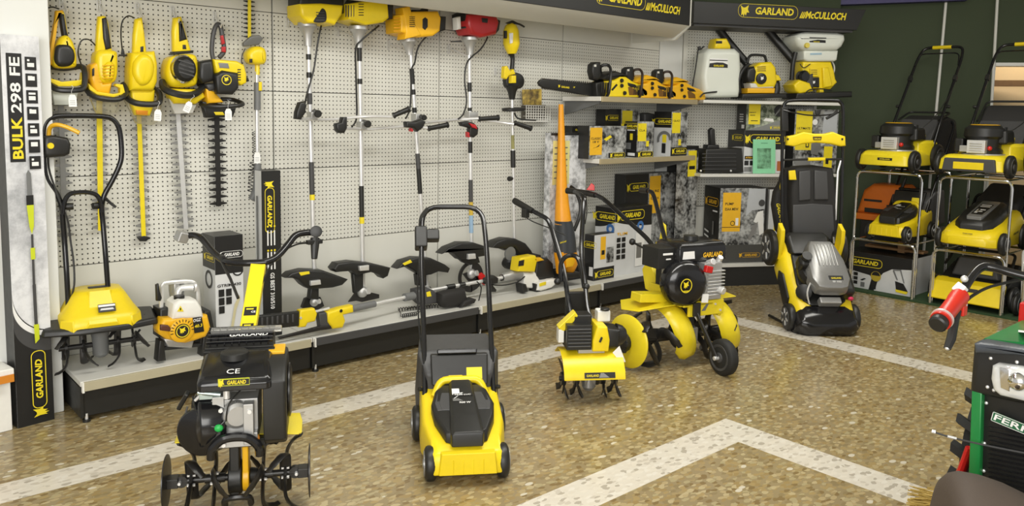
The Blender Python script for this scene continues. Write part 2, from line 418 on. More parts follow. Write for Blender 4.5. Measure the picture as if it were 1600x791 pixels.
def backroom(mb):
    a, b = gw(sd-0.3, -0.9), gw(sd+2.6, -0.9)
    wall_run('', GP - GN*0.9, GD, sd-0.4, sd+2.8, 0, 3.2, 0.1, CREAM)(mb)
    wall_run('', GP, V((-GN.x,-GN.y,0)), 0.15, 0.9, 0, 3.2, 0.05, CREAM) if False else None
flat('wall_beyond', backroom)
def door_fn(mb):
    for s0, s1, z0, z1 in ((sd-0.0, sd+0.02, 0, zd), (sd+0.9, sd+0.95, 0, zd), (sd, sd+0.95, zd-0.03, zd)):
        a = [gw(s0, 0.012, z0), gw(s1, 0.012, z0), gw(s1, -0.16, z0), gw(s0, -0.16, z0)]
        mb.rings([a, [p + V((0,0,z1-z0)) for p in a]], WHT)
flat('door_1', door_fn)
flat('trim_2', lambda mb: mb.rings([[gw(sd+0.15, -0.75, z), gw(sd+1.3, -0.6, z), gw(sd+1.3, -0.7, z), gw(sd+0.15, -0.85, z)] for z in (zd-0.19, zd-0.13)], WOOD))  # beam beyond the doorway
area('back_room_lamp', gw(sd+0.5, -0.45, 2.6), gw(sd+0.5, -0.7, 1.0), 0.5, 0.3, 9, (1.0, 0.86, 0.66))
# corner infill between the pegboard and the angled rack
cA, cB = V((5.67, 4.5, 0)), bu(-0.24, 0.42)
flat('trim_3', lambda mb: mb.rings([[cA+V((0,0,z)), cB+V((0,0,z)), cB+V((0.05,0.1,z)), cA+V((0.02,0.1,z))] for z in (0, 3.2)], WALLM))
flat('wall_back', wall_run('', bu(-0.4, 0.55), BD, 0, 1.80, 0, 3.2, 0.1, GREENW))
flat('ceiling', lambda mb: mb.box((3.4, 1.8, 3.25), (14.0, 10.0, 0.1), WALLM))

# ------------------------------------------------------------------ gondola bays
BX = [0.90, 2.085, 3.29, 4.475, 5.67]
BAYL = ['first white pegboard bay from the left, behind the two-wheel-less tiller with a yellow hood',
        'second white pegboard bay, behind the tall black box and the first two brush cutters',
        'third white pegboard bay, behind the red-headed brush cutter and the pole tool on the deck',
        'fourth white pegboard bay, carrying the chainsaws and the shelf of boxes']
BAYL[0] = 'first white pegboard bay from the left, with the hedge trimmers hung on it'
for i in range(4):
    x0, x1 = BX[i], BX[i+1]; cx, wd = (x0+x1)/2, x1-x0
    t = thing('gondola_bay', (x0, WY, 0), BAYL[i], 'shop shelving', group='white pegboard bays along the left wall')
    for zc, hh in ((0.435, 0.46), (2.36, 0.637)):
        part('blank_panel', t, lambda mb: mb.box((wd/2, 0.012, zc), (wd-0.009, 0.02, hh), PANEL), 0.0015)
    for k, (za, zb) in enumerate(((0.667,1.125),(1.125,1.585),(1.585,2.04))):
        part('pegboard_panel', t, lambda mb: mb.box((wd/2, 0.012, (za+zb)/2), (wd-0.009, 0.02, zb-za-0.004), PEG), 0.0015)
    part('backing', t, lambda mb: mb.box((wd/2, 0.05, 1.34), (wd, 0.05, 2.68), DGR))
    yf = SF - WY
    part('deck', t, lambda mb: mb.box((wd/2, (yf+0.0)/2, SH-0.012), (wd-0.004, -yf, 0.024), DECK), 0.002)
    lm = LIPM if i in (0, 2) else (DGR if i == 1 else GRY)
    if i == 3: lm = DGR
    part('front_edge', t, lambda mb: mb.box((wd/2, yf-0.006, SH-0.024), (wd-0.03, 0.014, 0.044), lm), 0.002)
    part('plinth', t, lambda mb: mb.box((wd/2, yf+0.035, 0.098), (wd-0.012, 0.02, 0.14), BLK))
    part('end_bracket', t, lambda mb: (mb.box((0.008, yf/2, 0.10), (0.014, -yf-0.02, 0.15), BLK), mb.box((0.012, yf-0.002, SH-0.028), (0.010, 0.02, 0.05), WHT)), 0.001)
    for fx in (0.03,):
        part('levelling_foot', t, lambda mb: (mb.cyl((fx, yf+0.03, 0), (fx, yf+0.03, 0.012), 0.018, BLK), mb.cyl((fx, yf+0.03, 0.012), (fx, yf+0.03, 0.04), 0.007, SIL)))
# header over the pegboard bays
HY = 3.9
t = thing('header_sign', (0.9, WY, 2.1), 'long black header board over the pegboard bays with a pale underside', 'sign')
def hdr(mb):
    mb.rings([[(x, -0.60, 0.085), (x, -0.46, 0.0), (x, -0.44, 0.0), (x, -0.44, 0.02), (x, -0.02, 0.10)] for x in (0.0, 4.36)], PANEL)
part('soffit', t, hdr)
part('board', t, lambda mb: mb.box((2.18, -0.59, 0.30), (4.38, 0.03, 0.43), CARD), 0.004)
part('end_panel', t, lambda mb: mb.prism([(-0.60, 0.085), (-0.46, -0.02), (-0.02, -0.02), (-0.02, 0.52), (-0.60, 0.52)], lambda a, b, d: V((4.37+d, a, b)), 0, 0.02, PANEL))
def hlet(mb):
    for xg in (3.42, 1.2, 2.3):
        q = xg - 0.9 + 0.9
        z0 = 0.155
        mb.text('GARLAND', (q, -0.606, z0+0.02), (1,0,0), (0,0,1), 0.068, INKY, 0.03, 0.25, 'L', width=0.36)
        mb.text('McCULLOCH', (q+0.46, -0.606, z0), (1,0,0), (0,0,1), 0.062, INKY, 0.03, 0.25, 'L', width=0.36)
        for k in range(3): mb.face([mb.vert((q+0.40+a, -0.606, z0+b)) for a, b in ((k*0.016,0),(k*0.016+0.013,0),(k*0.016+0.032,0.055),(k*0.016+0.025,0.055))], INKY)
        put = lambda a, b: V((q+a, -0.606, z0+0.055+b))
        rring(mb, 0.13, 0, 0.54, 0.125, 0.055, 0.003, put, INKY)
        mb.face([mb.vert((q-0.12+a*0.085, -0.606, z0+0.01+b*0.085)) for a, b in HEAD], INKY)
part('lettering', t, hlet)
# header over the angled rack
t = thing('header_sign', bu(-0.34, 0, 2.23), 'black header board over the angled rack of sprayers with yellow lettering', 'sign', rz=BA)
part('board', t, lambda mb: mb.rings([[(0.0,0.0,0.02),(1.54,0.0,0.02),(1.62,0.0,0.20),(0.0,0,0.20)], [(0.0,0.05,0.02),(1.54,0.05,0.02),(1.62,0.05,0.20),(0,0.05,0.20)]], CARD), 0.003)
part('soffit', t, lambda mb: mb.box((0.77, 0.20, 0.012), (1.50, 0.34, 0.02), GREENW if False else DGR))
def hlet2(mb):
    mb.text('GARLAND', (0.56, -0.002, 0.115), (1,0,0), (0,0,1), 0.062, INKY, 0.03, 0.12, 'L', width=0.36)
    mb.text('McCULLOCH', (1.03, -0.002, 0.10), (1,0,0), (0,0,1), 0.062, INKY, 0.03, 0.25, 'L', width=0.40)
    for k in range(3): mb.face([mb.vert((0.975+a, -0.002, 0.10+b)) for a, b in ((k*0.016,0),(k*0.016+0.013,0),(k*0.016+0.032,0.055),(k*0.016+0.025,0.055))], INKY)
    rring(mb, 0.68, 0.143, 0.56, 0.115, 0.05, 0.003, lambda a, b: V((a, -0.002, b)), INKY)
    mb.face([mb.vert((0.43+a*0.085, -0.002, 0.10+b*0.085)) for a, b in HEAD], INKY)
part('lettering', t, hlet2)
# angled rack: back panels, deck, two shelves
t = thing('angled_rack', bu(-0.22, 0.42), 'angled pegboard rack at the room corner, carrying sprayers and boxes', 'shop shelving', rz=BA)
RWD = 1.32
part('backing', t, lambda mb: mb.box((RWD/2, 0.04, 1.15), (RWD, 0.04, 2.3), DGR))
part('blank_panel', t, lambda mb: mb.box((RWD/2, 0.008, 0.43), (RWD-0.01, 0.02, 0.45), PANEL), 0.0015)
for za, zb in ((0.66,1.12),(1.12,1.58),(1.58,2.30)):
    part('pegboard_panel', t, lambda mb: mb.box((RWD/2, 0.008, (za+zb)/2), (RWD-0.01, 0.02, zb-za-0.004), PEG), 0.0015)
part('deck', t, lambda mb: mb.box((RWD/2, -0.21, 0.185), (RWD, 0.42, 0.03), DECK), 0.003)
part('plinth', t, lambda mb: mb.box((RWD/2, -0.39, 0.085), (RWD-0.02, 0.02, 0.17), BLK))
for zs in (0.985, 1.615):
    part('shelf', t, lambda mb: mb.box((RWD/2, -0.21, zs-0.012), (RWD, 0.42, 0.026), DECK), 0.003)
for xs in (0.0, RWD):
    part('upright', t, lambda mb: mb.box((xs, 0.01, 1.15), (0.03, 0.05, 2.3), PANEL), 0.003)
# shelves bracketed to the fourth bay
for zs, lab in ((1.612, 'upper bracketed shelf of the fourth bay, under the chainsaws'), (1.143, 'lower bracketed shelf of the fourth bay, under the row of small boxes')):
    t = thing('bracket_shelf', (4.475, WY, zs), lab, 'shelf')
    part('board', t, lambda mb: mb.box((0.6, -0.21, -0.011), (1.19, 0.40, 0.022), DECK), 0.002)
    part('end_cap', t, lambda mb: mb.box((0.004, -0.21, -0.016), (0.01, 0.40, 0.034), WHT), 0.002)
    part('front_edge', t, lambda mb: mb.box((0.6, -0.416, -0.018), (1.19, 0.014, 0.040), mat('brass_edge', (0.50,0.42,0.26), 0.35, 0.4)), 0.003)
    for xb in (0.03, 1.17):
        part('bracket', t, lambda mb: mb.prism([(-0.01,-0.022),(-0.38,-0.022),(-0.38,-0.05),(-0.06,-0.13),(-0.01,-0.14)], lambda a, b, d: V((xb+d, a, b)), -0.006, 0.006, GRY))
# fascia and rails on the green wall
fa, fb = at_plane(1292, 8, GP+GN*0.12, GN), at_plane(1512, 0, GP+GN*0.12, GN)
t = part('banner', None, lambda mb: mb.rings([[fa, fb, fb-GN*0.11, fa-GN*0.11], [p+V((0,0,0.35)) for p in (fa, fb, fb-GN*0.11, fa-GN*0.11)]], PURP))
tag(t, 'purple board running high along the dark green wall', 'sign')
for (u0, v0, u1, v1), lab in (((1478, 4, 1456, 250), 'pale upright rail on the green wall behind the left display rack'), ((1560, -30, 1552, 115), 'pale upright rail on the green wall beside the doorway')):
    p = at_plane(u0, v0, GP+GN*0.03, GN); q = at_plane(u1, v1, GP+GN*0.03, GN); q = V((q.x, q.y, 0)) if False else p + (q-p)*(p.z/(p.z-q.z))
    o = part('wall_rail', None, lambda mb: mb.tube([p, q], 0.013, PANEL, 8)); tag(o, lab, 'rail')
# grass mat under the display racks
gx = 6.72
def turf(mb):
    n = 1
    a = [(gx, 3.3), (gx, 0.6), (8.6, 0.6), (7.6, 2.6), (7.2, 3.3)]
    mb.prism(a, lambda p, q, d: V((p, q, d)), 0, 0.012, mat('turf', (0.022,0.055,0.016), 0.9, var=0.5, scale=180, bump=1.0))
tag(part('turf_mat', None, turf), 'dark green artificial grass mat under the display racks', 'mat')
# ------------------------------------------------------------------ tools hung on the pegboard
Q = at_y
def px(u, v, y): return abs(at_y(u, v, y).z - at_y(u, v+1, y).z)
def slab(mb, pts, y, th, m, edge=0.012, sm=False):
    """solid with the outline pts (measured in the wall plane at depth y), th thick, rounded both sides"""
    P = [Q(u, v, y) for u, v in pts]; P = [(p.x, p.z) for p in P]
    if sm: P = [(p.x, p.y) for p in smooth_path([(a, b, 0) for a, b in P], 4, True)]
    e = min(edge, th*0.49)
    mb.prism(P, lambda a, b, d: V((a, y-d, b)), -th/2, th/2, m, e, 3, e)
def wire(mb, pts, r, m, sm=5, closed=False, seg=8):
    P = [Q(u, v, y) for u, v, y in pts]
    P = smooth_path(P, sm, closed) if sm else P
    if closed: P.append(P[0]); 
    mb.tube(P, r, m, seg)
def blade(mb, u0, v0, u1, v1, y, wbar, lt, n, mb_, mt, sides=(-1, 1), th=0.008):
    a, b = Q(u0, v0, y), Q(u1, v1, y); d = (b-a).normalized(); s = V((d.z, 0, -d.x)); L = (b-a).length
    mb.rings([[p + s*(-wbar/2) + V((0,-th,0)), p + s*(wbar/2) + V((0,-th,0)), p + s*(wbar/2), p - s*(wbar/2)] for p in (a, b)], mb_)
    for k in range(n):
        c = a + d*(L*(k+0.6)/n)
        for q in sides:
            e = L/n
            o = [c - d*e*0.30, c + d*e*0.30, c + s*q*(wbar/2+lt) + d*e*0.12, c + s*q*(wbar/2+lt) - d*e*0.05]
            mb.rings([[p + V((0, 0.001, 0)) for p in o], [p + V((0, -th*0.6, 0)) for p in o]], mt)
def hook(u, v, label, reach=0.12, tip=None):
    """double wire hook: small plate on the board and a prong out to the tool"""
    p = Q(u, v, WY); t = thing('pegboard_hook', p, label, 'hook', group='wire hooks on the pegboard')
    part('plate', t, lambda mb: mb.tube(round_path([(-0.007,-0.006,0.028),(0.007,-0.006,0.028),(0.007,-0.006,-0.028),(-0.007,-0.006,-0.028),(-0.007,-0.006,0.028)], 0.004, 2), 0.0032, SIL, 6))
    tp = (Q(*tip) - p) if tip else V((0.02, -reach, -0.02))
    part('prong', t, lambda mb: mb.tube([(0,-0.008,0.01), tp, tp+V((0,-0.012,0.018))], 0.0034, SIL, 6))
    return t
def price_tag(u, v, y, label, tilt=0.0, hgt=0.058):
    p = Q(u, v, y); t = thing('price_tag', p, label, 'price tag', group='white price tags tied to the tools')
    c, s = math.cos(tilt), math.sin(tilt)
    R = lambda a, b: V((a*c-b*s, 0, a*s+b*c))
    w2 = hgt*0.30
    o = [R(-w2, 0), R(w2, 0), R(w2, hgt*0.75), R(w2*0.55, hgt), R(-w2*0.55, hgt), R(-w2, hgt*0.75)]
    part('card', t, lambda mb: (mb.rings([[q for q in o], [q + V((0,-0.0012,0)) for q in o]], PAP),
        [mb.quad([R(-w2*0.7, z)+V((0,-0.0016,0)), R(w2*0.6, z)+V((0,-0.0016,0)), R(w2*0.6, z+0.0016)+V((0,-0.0016,0)), R(-w2*0.7, z+0.0016)+V((0,-0.0016,0))], GRY) for z in (hgt*0.2, hgt*0.35, hgt*0.5)]))
    part('string', t, lambda mb: mb.tube(smooth_path([R(0, hgt*0.9)+V((0,-0.001,0)), R(-0.004, hgt*1.25)+V((0,-0.006,0)), R(0.006, hgt*1.6)+V((0,0.0,0)), R(0.002, hgt*1.75)+V((0,0.012,0))], 4), 0.0008, PAP, 5))
    return t
YT = 4.41
def hang(name, u, v, label, cat, y=YT): return thing(name, Q(u, v, y), label, cat)
def P(nm, t, fn, bevel=0.0, **kw): return part(nm, t, fn, bevel, world=True, **kw)

# first hedge trimmer (black round motor cover, grey blade)
t = hang('hedge_trimmer', 97, 15, 'yellow hedge trimmer with a black motor cover, first from the left on the pegboard', 'hedge trimmer')
P('rear_handle', t, lambda mb: (slab(mb, [(86,17),(97,16),(100,24),(92,26),(88,40),(81,84),(84,100),(76,104),(76,88),(82,52)], YT, 0.045, YOR, 0.012), slab(mb, [(94,18),(99,18),(106,58),(97,62)], YT, 0.045, YEL)))
P('grip', t, lambda mb: slab(mb, [(92,21),(99,22),(103,46),(107,62),(97,60),(94,40)], YT-0.006, 0.046, BLK, 0.012))
P('motor_housing', t, lambda mb: slab(mb, [(93,58),(104,57),(113,71),(117,94),(113,106),(84,106),(80,92),(85,72)], YT, 0.12, YEL, 0.03, True))
P('motor_cover', t, lambda mb: slab(mb, [(89,71),(106,70),(115,80),(116,94),(109,103),(92,104),(85,96),(85,82)], YT-0.045, 0.05, BLK, 0.02, True))
P('front_handle', t, lambda mb: (wire(mb, [(70,105,YT),(100,107,YT),(126,104,YT-.03),(132,112,YT-.08),(131,136,YT-.11),(118,141,YT-.12),(90,140,YT-.10),(73,128,YT-.05)], 0.0135, BLK, 5, True),))
P('hand_guard', t, lambda mb: slab(mb, [(71,110),(76,122),(95,128),(125,125),(127,113),(132,114),(132,130),(118,135),(90,135),(73,126)], YT-0.06, 0.05, YEL, 0.0025))
P('blade', t, lambda mb: blade(mb, 94, 140, 101, 372, WY-0.03, 0.024, 0.030, 17, STE, STE))
P('blade_shield', t, lambda mb: slab(mb, [(80,142),(122,142),(116,164),(84,164)], YT-0.01, 0.03, TNK, 0.004))
P('cord', t, lambda mb: wire(mb, [(92,14,YT),(80,11,YT-.01),(68,18,YT),(64,30,YT+.02)], 0.0035, BLK))
# second hedge trimmer (ribbed yellow cover, yellow blade)
t = hang('hedge_trimmer', 160, 25, 'all-yellow hedge trimmer with a ribbed oval motor cover and yellow blade, second from the left', 'hedge trimmer')
P('rear_handle', t, lambda mb: slab(mb, [(152,26),(164,24),(168,36),(174,80),(148,82),(150,50)], YT, 0.05, YEL, 0.015))
P('grip', t, lambda mb: slab(mb, [(157,29),(165,27),(169,48),(173,76),(163,79),(159,60)], YT-0.008, 0.052, BLK, 0.014))
P('motor_housing', t, lambda mb: (slab(mb, [(147,82),(176,80),(180,94),(179,120),(172,130),(155,130),(147,118)], YT, 0.13, YEL, 0.03, True), slab(mb, [(138,102),(150,95),(158,130),(172,128),(168,148),(142,146),(136,122)], YT, 0.11, YOR, 0.02)))
P('motor_cover', t, lambda mb: (slab(mb, [(159,112),(163,99),(172,96),(178,102),(179,114),(174,126),(164,126)], YT-0.055, 0.06, YEL, 0.025, True), [slab(mb, [(160,v),(178,v-1),(178,v+0.6),(160,v+1.6)], YT-0.083, 0.010, YOR, 0.003) for v in (102,107,112,117,122)]))
P('vent', t, lambda mb: slab(mb, [(144,108),(147,106),(147,118),(144,119)], YT-0.06, 0.01, BLK, 0.002))
P('front_handle', t, lambda mb: wire(mb, [(134,126,YT),(136,142,YT-.06),(150,152,YT-.10),(175,156,YT-.11),(191,153,YT-.10),(197,142,YT-.05),(192,131,YT)], 0.0125, BLK))
P('hand_guard', t, lambda mb: slab(mb, [(136,130),(150,143),(176,147),(186,145),(186,138),(178,134),(180,131),(190,132),(194,146),(176,152),(150,148),(138,140)], YT-0.06, 0.045, YEL, 0.0025))
P('blade', t, lambda mb: blade(mb, 154.5, 148, 157, 360, WY-0.03, 0.026, 0.026, 15, YEM, STE))
P('blade_shield', t, lambda mb: slab(mb, [(140,152),(186,156),(182,176),(150,178)], YT-0.01, 0.03, mat('clear_plastic', (0.80,0.78,0.66), 0.15, 0, 0.02, **{'Transmission Weight': 0.85, 'IOR': 1.15}), 0.004))
P('cord', t, lambda mb: wire(mb, [(150,72,YT),(139,62,YT-.02),(127,64,YT-.03),(122,82,YT-.02),(128,104,YT),(132,112,YT)], 0.0035, BLK))
# third hedge trimmer (smooth yellow cover, long clear shield)
CLR = MAT['clear_plastic']
t = hang('hedge_trimmer', 218, 28, 'yellow hedge trimmer with a smooth oval cover and orange label, third from the left', 'hedge trimmer')
P('rear_handle', t, lambda mb: slab(mb, [(210,30),(221,27),(225,55),(228,84),(206,84),(207,55)], YT, 0.05, YEL, 0.018))
P('trigger', t, lambda mb: slab(mb, [(219,73),(224,72),(224,82),(219,83)], YT-0.022, 0.012, BLK, 0.004))
P('motor_housing', t, lambda mb: slab(mb, [(200,83),(237,80),(241,100),(241,128),(235,142),(198,142),(198,110)], YT, 0.14, YEL, 0.03))
P('motor_cover', t, lambda mb: slab(mb, [(206,108),(210,92),(221,84),(234,88),(240,103),(238,120),(230,132),(218,134),(209,124)], YT-0.06, 0.06, YEL, 0.03, True))
P('front_handle', t, lambda mb: wire(mb, [(197,141,YT),(215,143,YT),(240,140,YT),(249,147,YT-.06),(249,159,YT-.11),(238,163,YT-.12),(212,161,YT-.11),(198,152,YT-.05)], 0.0155, BLK, 5, True))
P('gear_housing', t, lambda mb: slab(mb, [(201,140),(240,140),(238,166),(232,181),(210,180),(204,166)], YT, 0.07, YEL, 0.015))
P('warning_label', t, lambda mb: slab(mb, [(212,172),(231,173),(230,180),(213,179)], YT-0.035, 0.008, mat('orange_label', (0.75,0.28,0.01), 0.5), 0.001))
P('blade_shield', t, lambda mb: slab(mb, [(193,155),(252,160),(249,188),(236,196),(212,193)], YT+0.015, 0.02, CLR, 0.004))
P('blade', t, lambda mb: blade(mb, 216.5, 178, 224, 371, WY-0.03, 0.022, 0.026, 14, YEM, STE))
P('blade_tip', t, lambda mb: slab(mb, [(213,370),(225,368),(235,371),(228,377),(218,377)], WY-0.03, 0.02, BLK, 0.005))
P('cord', t, lambda mb: wire(mb, [(210,28,YT),(200,25,YT-.02),(191,34,YT-.03),(189,55,YT-.02),(191,78,YT)], 0.0035, BLK))
P('plug', t, lambda mb: (slab(mb, [(186,85),(198,85),(198,88),(186,88)], YT, 0.02, BLK, 0.004), slab(mb, [(190,76),(193,76),(195,86),(189,86)], YT, 0.014, BLK, 0.004)))
# fourth hedge trimmer (black finned cover in a silver ring, bright blade)
t = hang('hedge_trimmer', 277, 28, 'yellow hedge trimmer with a black finned cover in a silver ring, fourth from the left', 'hedge trimmer')
P('rear_handle', t, lambda mb: slab(mb, [(270,28),(282,26),(287,45),(292,62),(298,82),(269,84),(268,50)], YT, 0.05, YEL, 0.018))
P('grip', t, lambda mb: slab(mb, [(277,34),(282,32),(291,62),(278,66)], YT-0.010, 0.05, BLK, 0.015))
P('trigger', t, lambda mb: slab(mb, [(285,70),(290,70),(291,77),(285,77)], YT-0.022, 0.012, BLK, 0.003))
P('collar', t, lambda mb: slab(mb, [(268,81),(299,79),(299,83),(268,86)], YT, 0.075, BLK, 0.01))
P('motor_housing', t, lambda mb: slab(mb, [(264,89),(296,85),(304,98),(304,124),(297,135),(266,136),(256,122),(256,103)], YT, 0.14, YEL, 0.03, True))
cc = Q(288, 108, YT-0.09); k = px(288, 108, YT-0.09)
P('cover_ring', t, lambda mb: mb.prof([(-0.03, 21.5*k),(0.0, 21.5*k),(0.012, 19*k)], cc+V((0,0.01,0)), (0,-1,0), CHR, 24, (1.05, 0.9)))
P('motor_cover', t, lambda mb: (mb.prof([(-0.02, 19*k),(0.012, 19*k),(0.03, 14*k),(0.034, 5*k)], cc+V((0,-0.002,0)), (0,-1,0), BLK, 24, (1.05, 0.9)), [mb.box(cc+V((0.0, -0.03, q*k)), (24*k, 0.012, 2.4*k), DGR, (0, 0.25, 0)) for q in (-8, -2, 4, 10)]), bevel=0.001)
P('front_handle', t, lambda mb: wire(mb, [(254,128,YT),(256,138,YT-.07),(270,145,YT-.11),(290,149,YT-.12),(306,146,YT-.10),(317,136,YT-.04),(312,131,YT)], 0.018, BLK))
P('gear_housing', t, lambda mb: slab(mb, [(259,138),(312,140),(318,152),(302,163),(270,162),(262,152)], YT-0.01, 0.09, YEL, 0.02))
P('blade_shield', t, lambda mb: slab(mb, [(262,154),(306,164),(300,177),(272,178)], YT, 0.03, mat('pale_shield', (0.60,0.60,0.56), 0.4), 0.006))
P('blade', t, lambda mb: blade(mb, 277, 172, 290, 358, WY-0.03, 0.024, 0.034, 17, SIL, STE, th=0.010))
# petrol hedge trimmer
t = hang('petrol_hedge_trimmer', 340, 42, 'petrol hedge trimmer with a black engine and black blade, fifth tool from the left', 'hedge trimmer')
P('rear_handle', t, lambda mb: wire(mb, [(334,95,YT),(331,80,YT),(333,55,YT),(338,40,YT),(344,40,YT),(348,60,YT),(350,80,YT),(342,90,YT)], 0.013, DGR, 4))
P('trigger', t, lambda mb: (slab(mb, [(344,56),(348,55),(351,68),(346,70)], YT-0.012, 0.02, REH, 0.004), slab(mb, [(346,73),(352,73),(352,82),(346,81)], YT-0.012, 0.02, REH, 0.004)))
P('engine_cover', t, lambda mb: (slab(mb, [(325,93),(362,96),(373,102),(377,116),(377,130),(369,134),(330,114)], YT-0.02, 0.16, YEL, 0.015), [slab(mb, [(371,v),(376,v),(376,v+1.6),(371,v+1.6)], YT-0.10, 0.008, BLK, 0.001) for v in (108,112,116,120,124)]))
P('recoil_starter', t, lambda mb: slab(mb, [(333,118),(345,110),(370,114),(371,138),(362,148),(337,147)], YT-0.09, 0.06, BLK, 0.02))
P('air_filter', t, lambda mb: slab(mb, [(306,97),(326,93),(330,126),(311,131),(305,122)], YT-0.03, 0.13, BLK, 0.02))
def emb(mb, c, r, m, ax=None):
    """ring with a small animal-head mark, facing the shop"""
    n = 20; o = [mb.vert(c+V((r*math.cos(2*math.pi*i/n), 0, r*math.sin(2*math.pi*i/n)))) for i in range(n)]; q = [mb.vert(c+V((r*0.86*math.cos(2*math.pi*i/n), 0, r*0.86*math.sin(2*math.pi*i/n)))) for i in range(n)]
    for i in range(n): mb.face((o[i], o[(i+1)%n], q[(i+1)%n], q[i]), m)
    mb.face([mb.vert(c+V(((a-0.4)*r*1.0, 0, (b-0.35)*r*0.9))) for a, b in HEAD], m)
P('emblem', t, lambda mb: emb(mb, Q(354, 125, YT-0.122), 8*px(354,125,YT-.12), INKY))
P('choke_label', t, lambda mb: slab(mb, [(341,98),(356,99),(358,107),(343,106)], YT-0.10, 0.008, SGR, 0.001))
P('fuel_tank', t, lambda mb: (slab(mb, [(316,132),(330,130),(332,140),(322,143)], YT-0.03, 0.10, DGR, 0.015),))
P('gear_housing', t, lambda mb: slab(mb, [(316,138),(330,143),(345,160),(320,162)], YT-0.02, 0.10, YOR, 0.012))
P('front_handle', t, lambda mb: wire(mb, [(314,163,YT),(322,166,YT-.08),(345,167,YT-.12),(372,165,YT-.12),(379,162,YT-.08),(364,156,YT),(345,155,YT+.02)], 0.012, BLK))
P('hand_guard', t, lambda mb: slab(mb, [(313,158),(340,162),(368,166),(362,183),(320,184)], YT-0.02, 0.05, BLK, 0.01))
P('warning_label', t, lambda mb: slab(mb, [(334,175),(348,175),(351,180),(337,180)], YT-0.046, 0.004, INKY, 0.001))
P('blade', t, lambda mb: (blade(mb, 338, 180, 341, 322, WY-0.03, 0.026, 0.036, 13, BLM, BLM, th=0.010),))
# pole hedge trimmer
YP = 4.42
t = hang('pole_hedge_trimmer', 400, 90, 'long pole hedge trimmer hung blade upwards with a yellow head and grey grips', 'hedge trimmer')
P('blade', t, lambda mb: blade(mb, 389, 62, 389, -28, YP+0.02, 0.018, 0.024, 13, YEM, BLK))
P('blade_shield', t, lambda mb: slab(mb, [(379,67),(392,56),(404,55),(410,60),(404,70),(380,73)], YP, 0.03, mat('smoked_plastic', (0.12,0.12,0.11), 0.25), 0.006))
P('motor_head', t, lambda mb: (slab(mb, [(383,84),(392,74),(404,73),(411,78),(413,92),(408,101),(388,99)], YP, 0.10, YEL, 0.03, True), slab(mb, [(390,92),(394,92),(394,98),(390,98)], YP-0.05, 0.012, BLK, 0.003)))
P('neck', t, lambda mb: wire(mb, [(402,92,YP),(402,117,YP)], 0.014, YEL, 0))
P('shaft', t, lambda mb: wire(mb, [(401,112,YP),(402,260,YP)], 0.011, SIL, 0, seg=12))
P('middle_grip', t, lambda mb: wire(mb, [(402,129,YP),(402,172,YP)], 0.019, GRY, 0, seg=12))
P('clamp', t, lambda mb: slab(mb, [(403,128),(408,128),(408,142),(403,142)], YP-0.01, 0.03, YEL, 0.004))
P('rear_grip', t, lambda mb: wire(mb, [(402,256,YP),(402,285,YP),(398,303,YP),(393,312,YP)], 0.022, GRY, 4, seg=12))
def coil(mb, a, b, R, r, n, m):
    a, b = V(a), V(b); d = (b-a); e = d.normalized(); s = e.cross(V((0,1,0))).normalized(); f2 = e.cross(s)
    mb.tube([a + d*(i/(n*10)) + s*R*math.cos(2*math.pi*i/10) + f2*R*math.sin(2*math.pi*i/10) for i in range(n*10+1)], r, m, 5)
P('coiled_cord', t, lambda mb: (coil(mb, Q(396, 205, YP), Q(397, 252, YP), 0.007, 0.002, 12, BLK), coil(mb, Q(394, 252, YP), Q(390, 300, YP), 0.012, 0.0025, 9, BLK)))
P('plug', t, lambda mb: (wire(mb, [(383,76,YP),(378,88,YP),(378,100,YP),(382,112,YP),(386,124,YP)], 0.003, BLK), slab(mb, [(384,122),(387,121),(389,127),(385,128)], YP, 0.015, BLK, 0.003)))

for u, v, lab in ((95,4,'first hedge trimmer from the left'),(154,9,'second hedge trimmer from the left'),(214,14,'third hedge trimmer from the left'),(269,19,'fourth hedge trimmer from the left'),(335,27,'petrol hedge trimmer')):
    hook(u, v, 'wire hook holding the ' + lab, 0.10, tip=(u+10, v+16, YT-0.03))
price_tag(114, 167, YT-0.13, 'white price tag under the first hedge trimmer from the left', 0.02)
price_tag(246, 189, YT-0.14, 'white price tag tied to the clear-shielded third hedge trimmer', -0.08)
price_tag(290, 175, YT-0.14, 'white price tag tilted on the silver-ringed fourth hedge trimmer', -0.45)
price_tag(357, 188, YT-0.14, 'narrow white price tag hanging off the petrol hedge trimmer', 0.0, 0.062)
price_tag(402, 255, YP-0.03, 'white price tag on the shaft of the pole hedge trimmer', 0.0, 0.062)

# ------------------------------------------------------------------ brush cutters
YB = 4.33
def brush(label, top, bot, engine, cone, grips, guard, extras=None, bands=(), rod=0.0145):
    t = thing('brush_cutter', Q(bot[0], bot[1], YB), label, 'brush cutter')
    a, b = Q(*top, YB), Q(*bot, YB)
    P('shaft', t, lambda mb: mb.tube([a, b], rod, SIL, 14))
    ax = (b-a).normalized()
    def lerp(k): return a + (b-a)*k
    for k0, k1, m in bands:
        P('shaft_band', t, lambda mb: mb.tube([lerp(k0), lerp(k1)], rod*1.06, m, 14))
    c0 = Q(*cone[0], YB); kk = px(*cone[0], YB)
    P('clutch_housing', t, lambda mb: mb.prof([(0, cone[1]*kk),(0.02, cone[1]*kk),(0.03, cone[1]*0.8*kk),(0.07, cone[1]*0.5*kk),(cone[2]*kk-0.01, cone[1]*0.42*kk),(cone[2]*kk, cone[1]*0.42*kk)], c0, ax, CAS, 18))
    engine(t)
    grips(t)
    guard(t)
    return t
def pickup(t, pts): P('throttle_cable', t, lambda mb: wire(mb, pts, 0.0055, BLK))
def bar(t, pts): P('handlebar', t, lambda mb: wire(mb, pts, 0.0095, SIL, 5, seg=10))
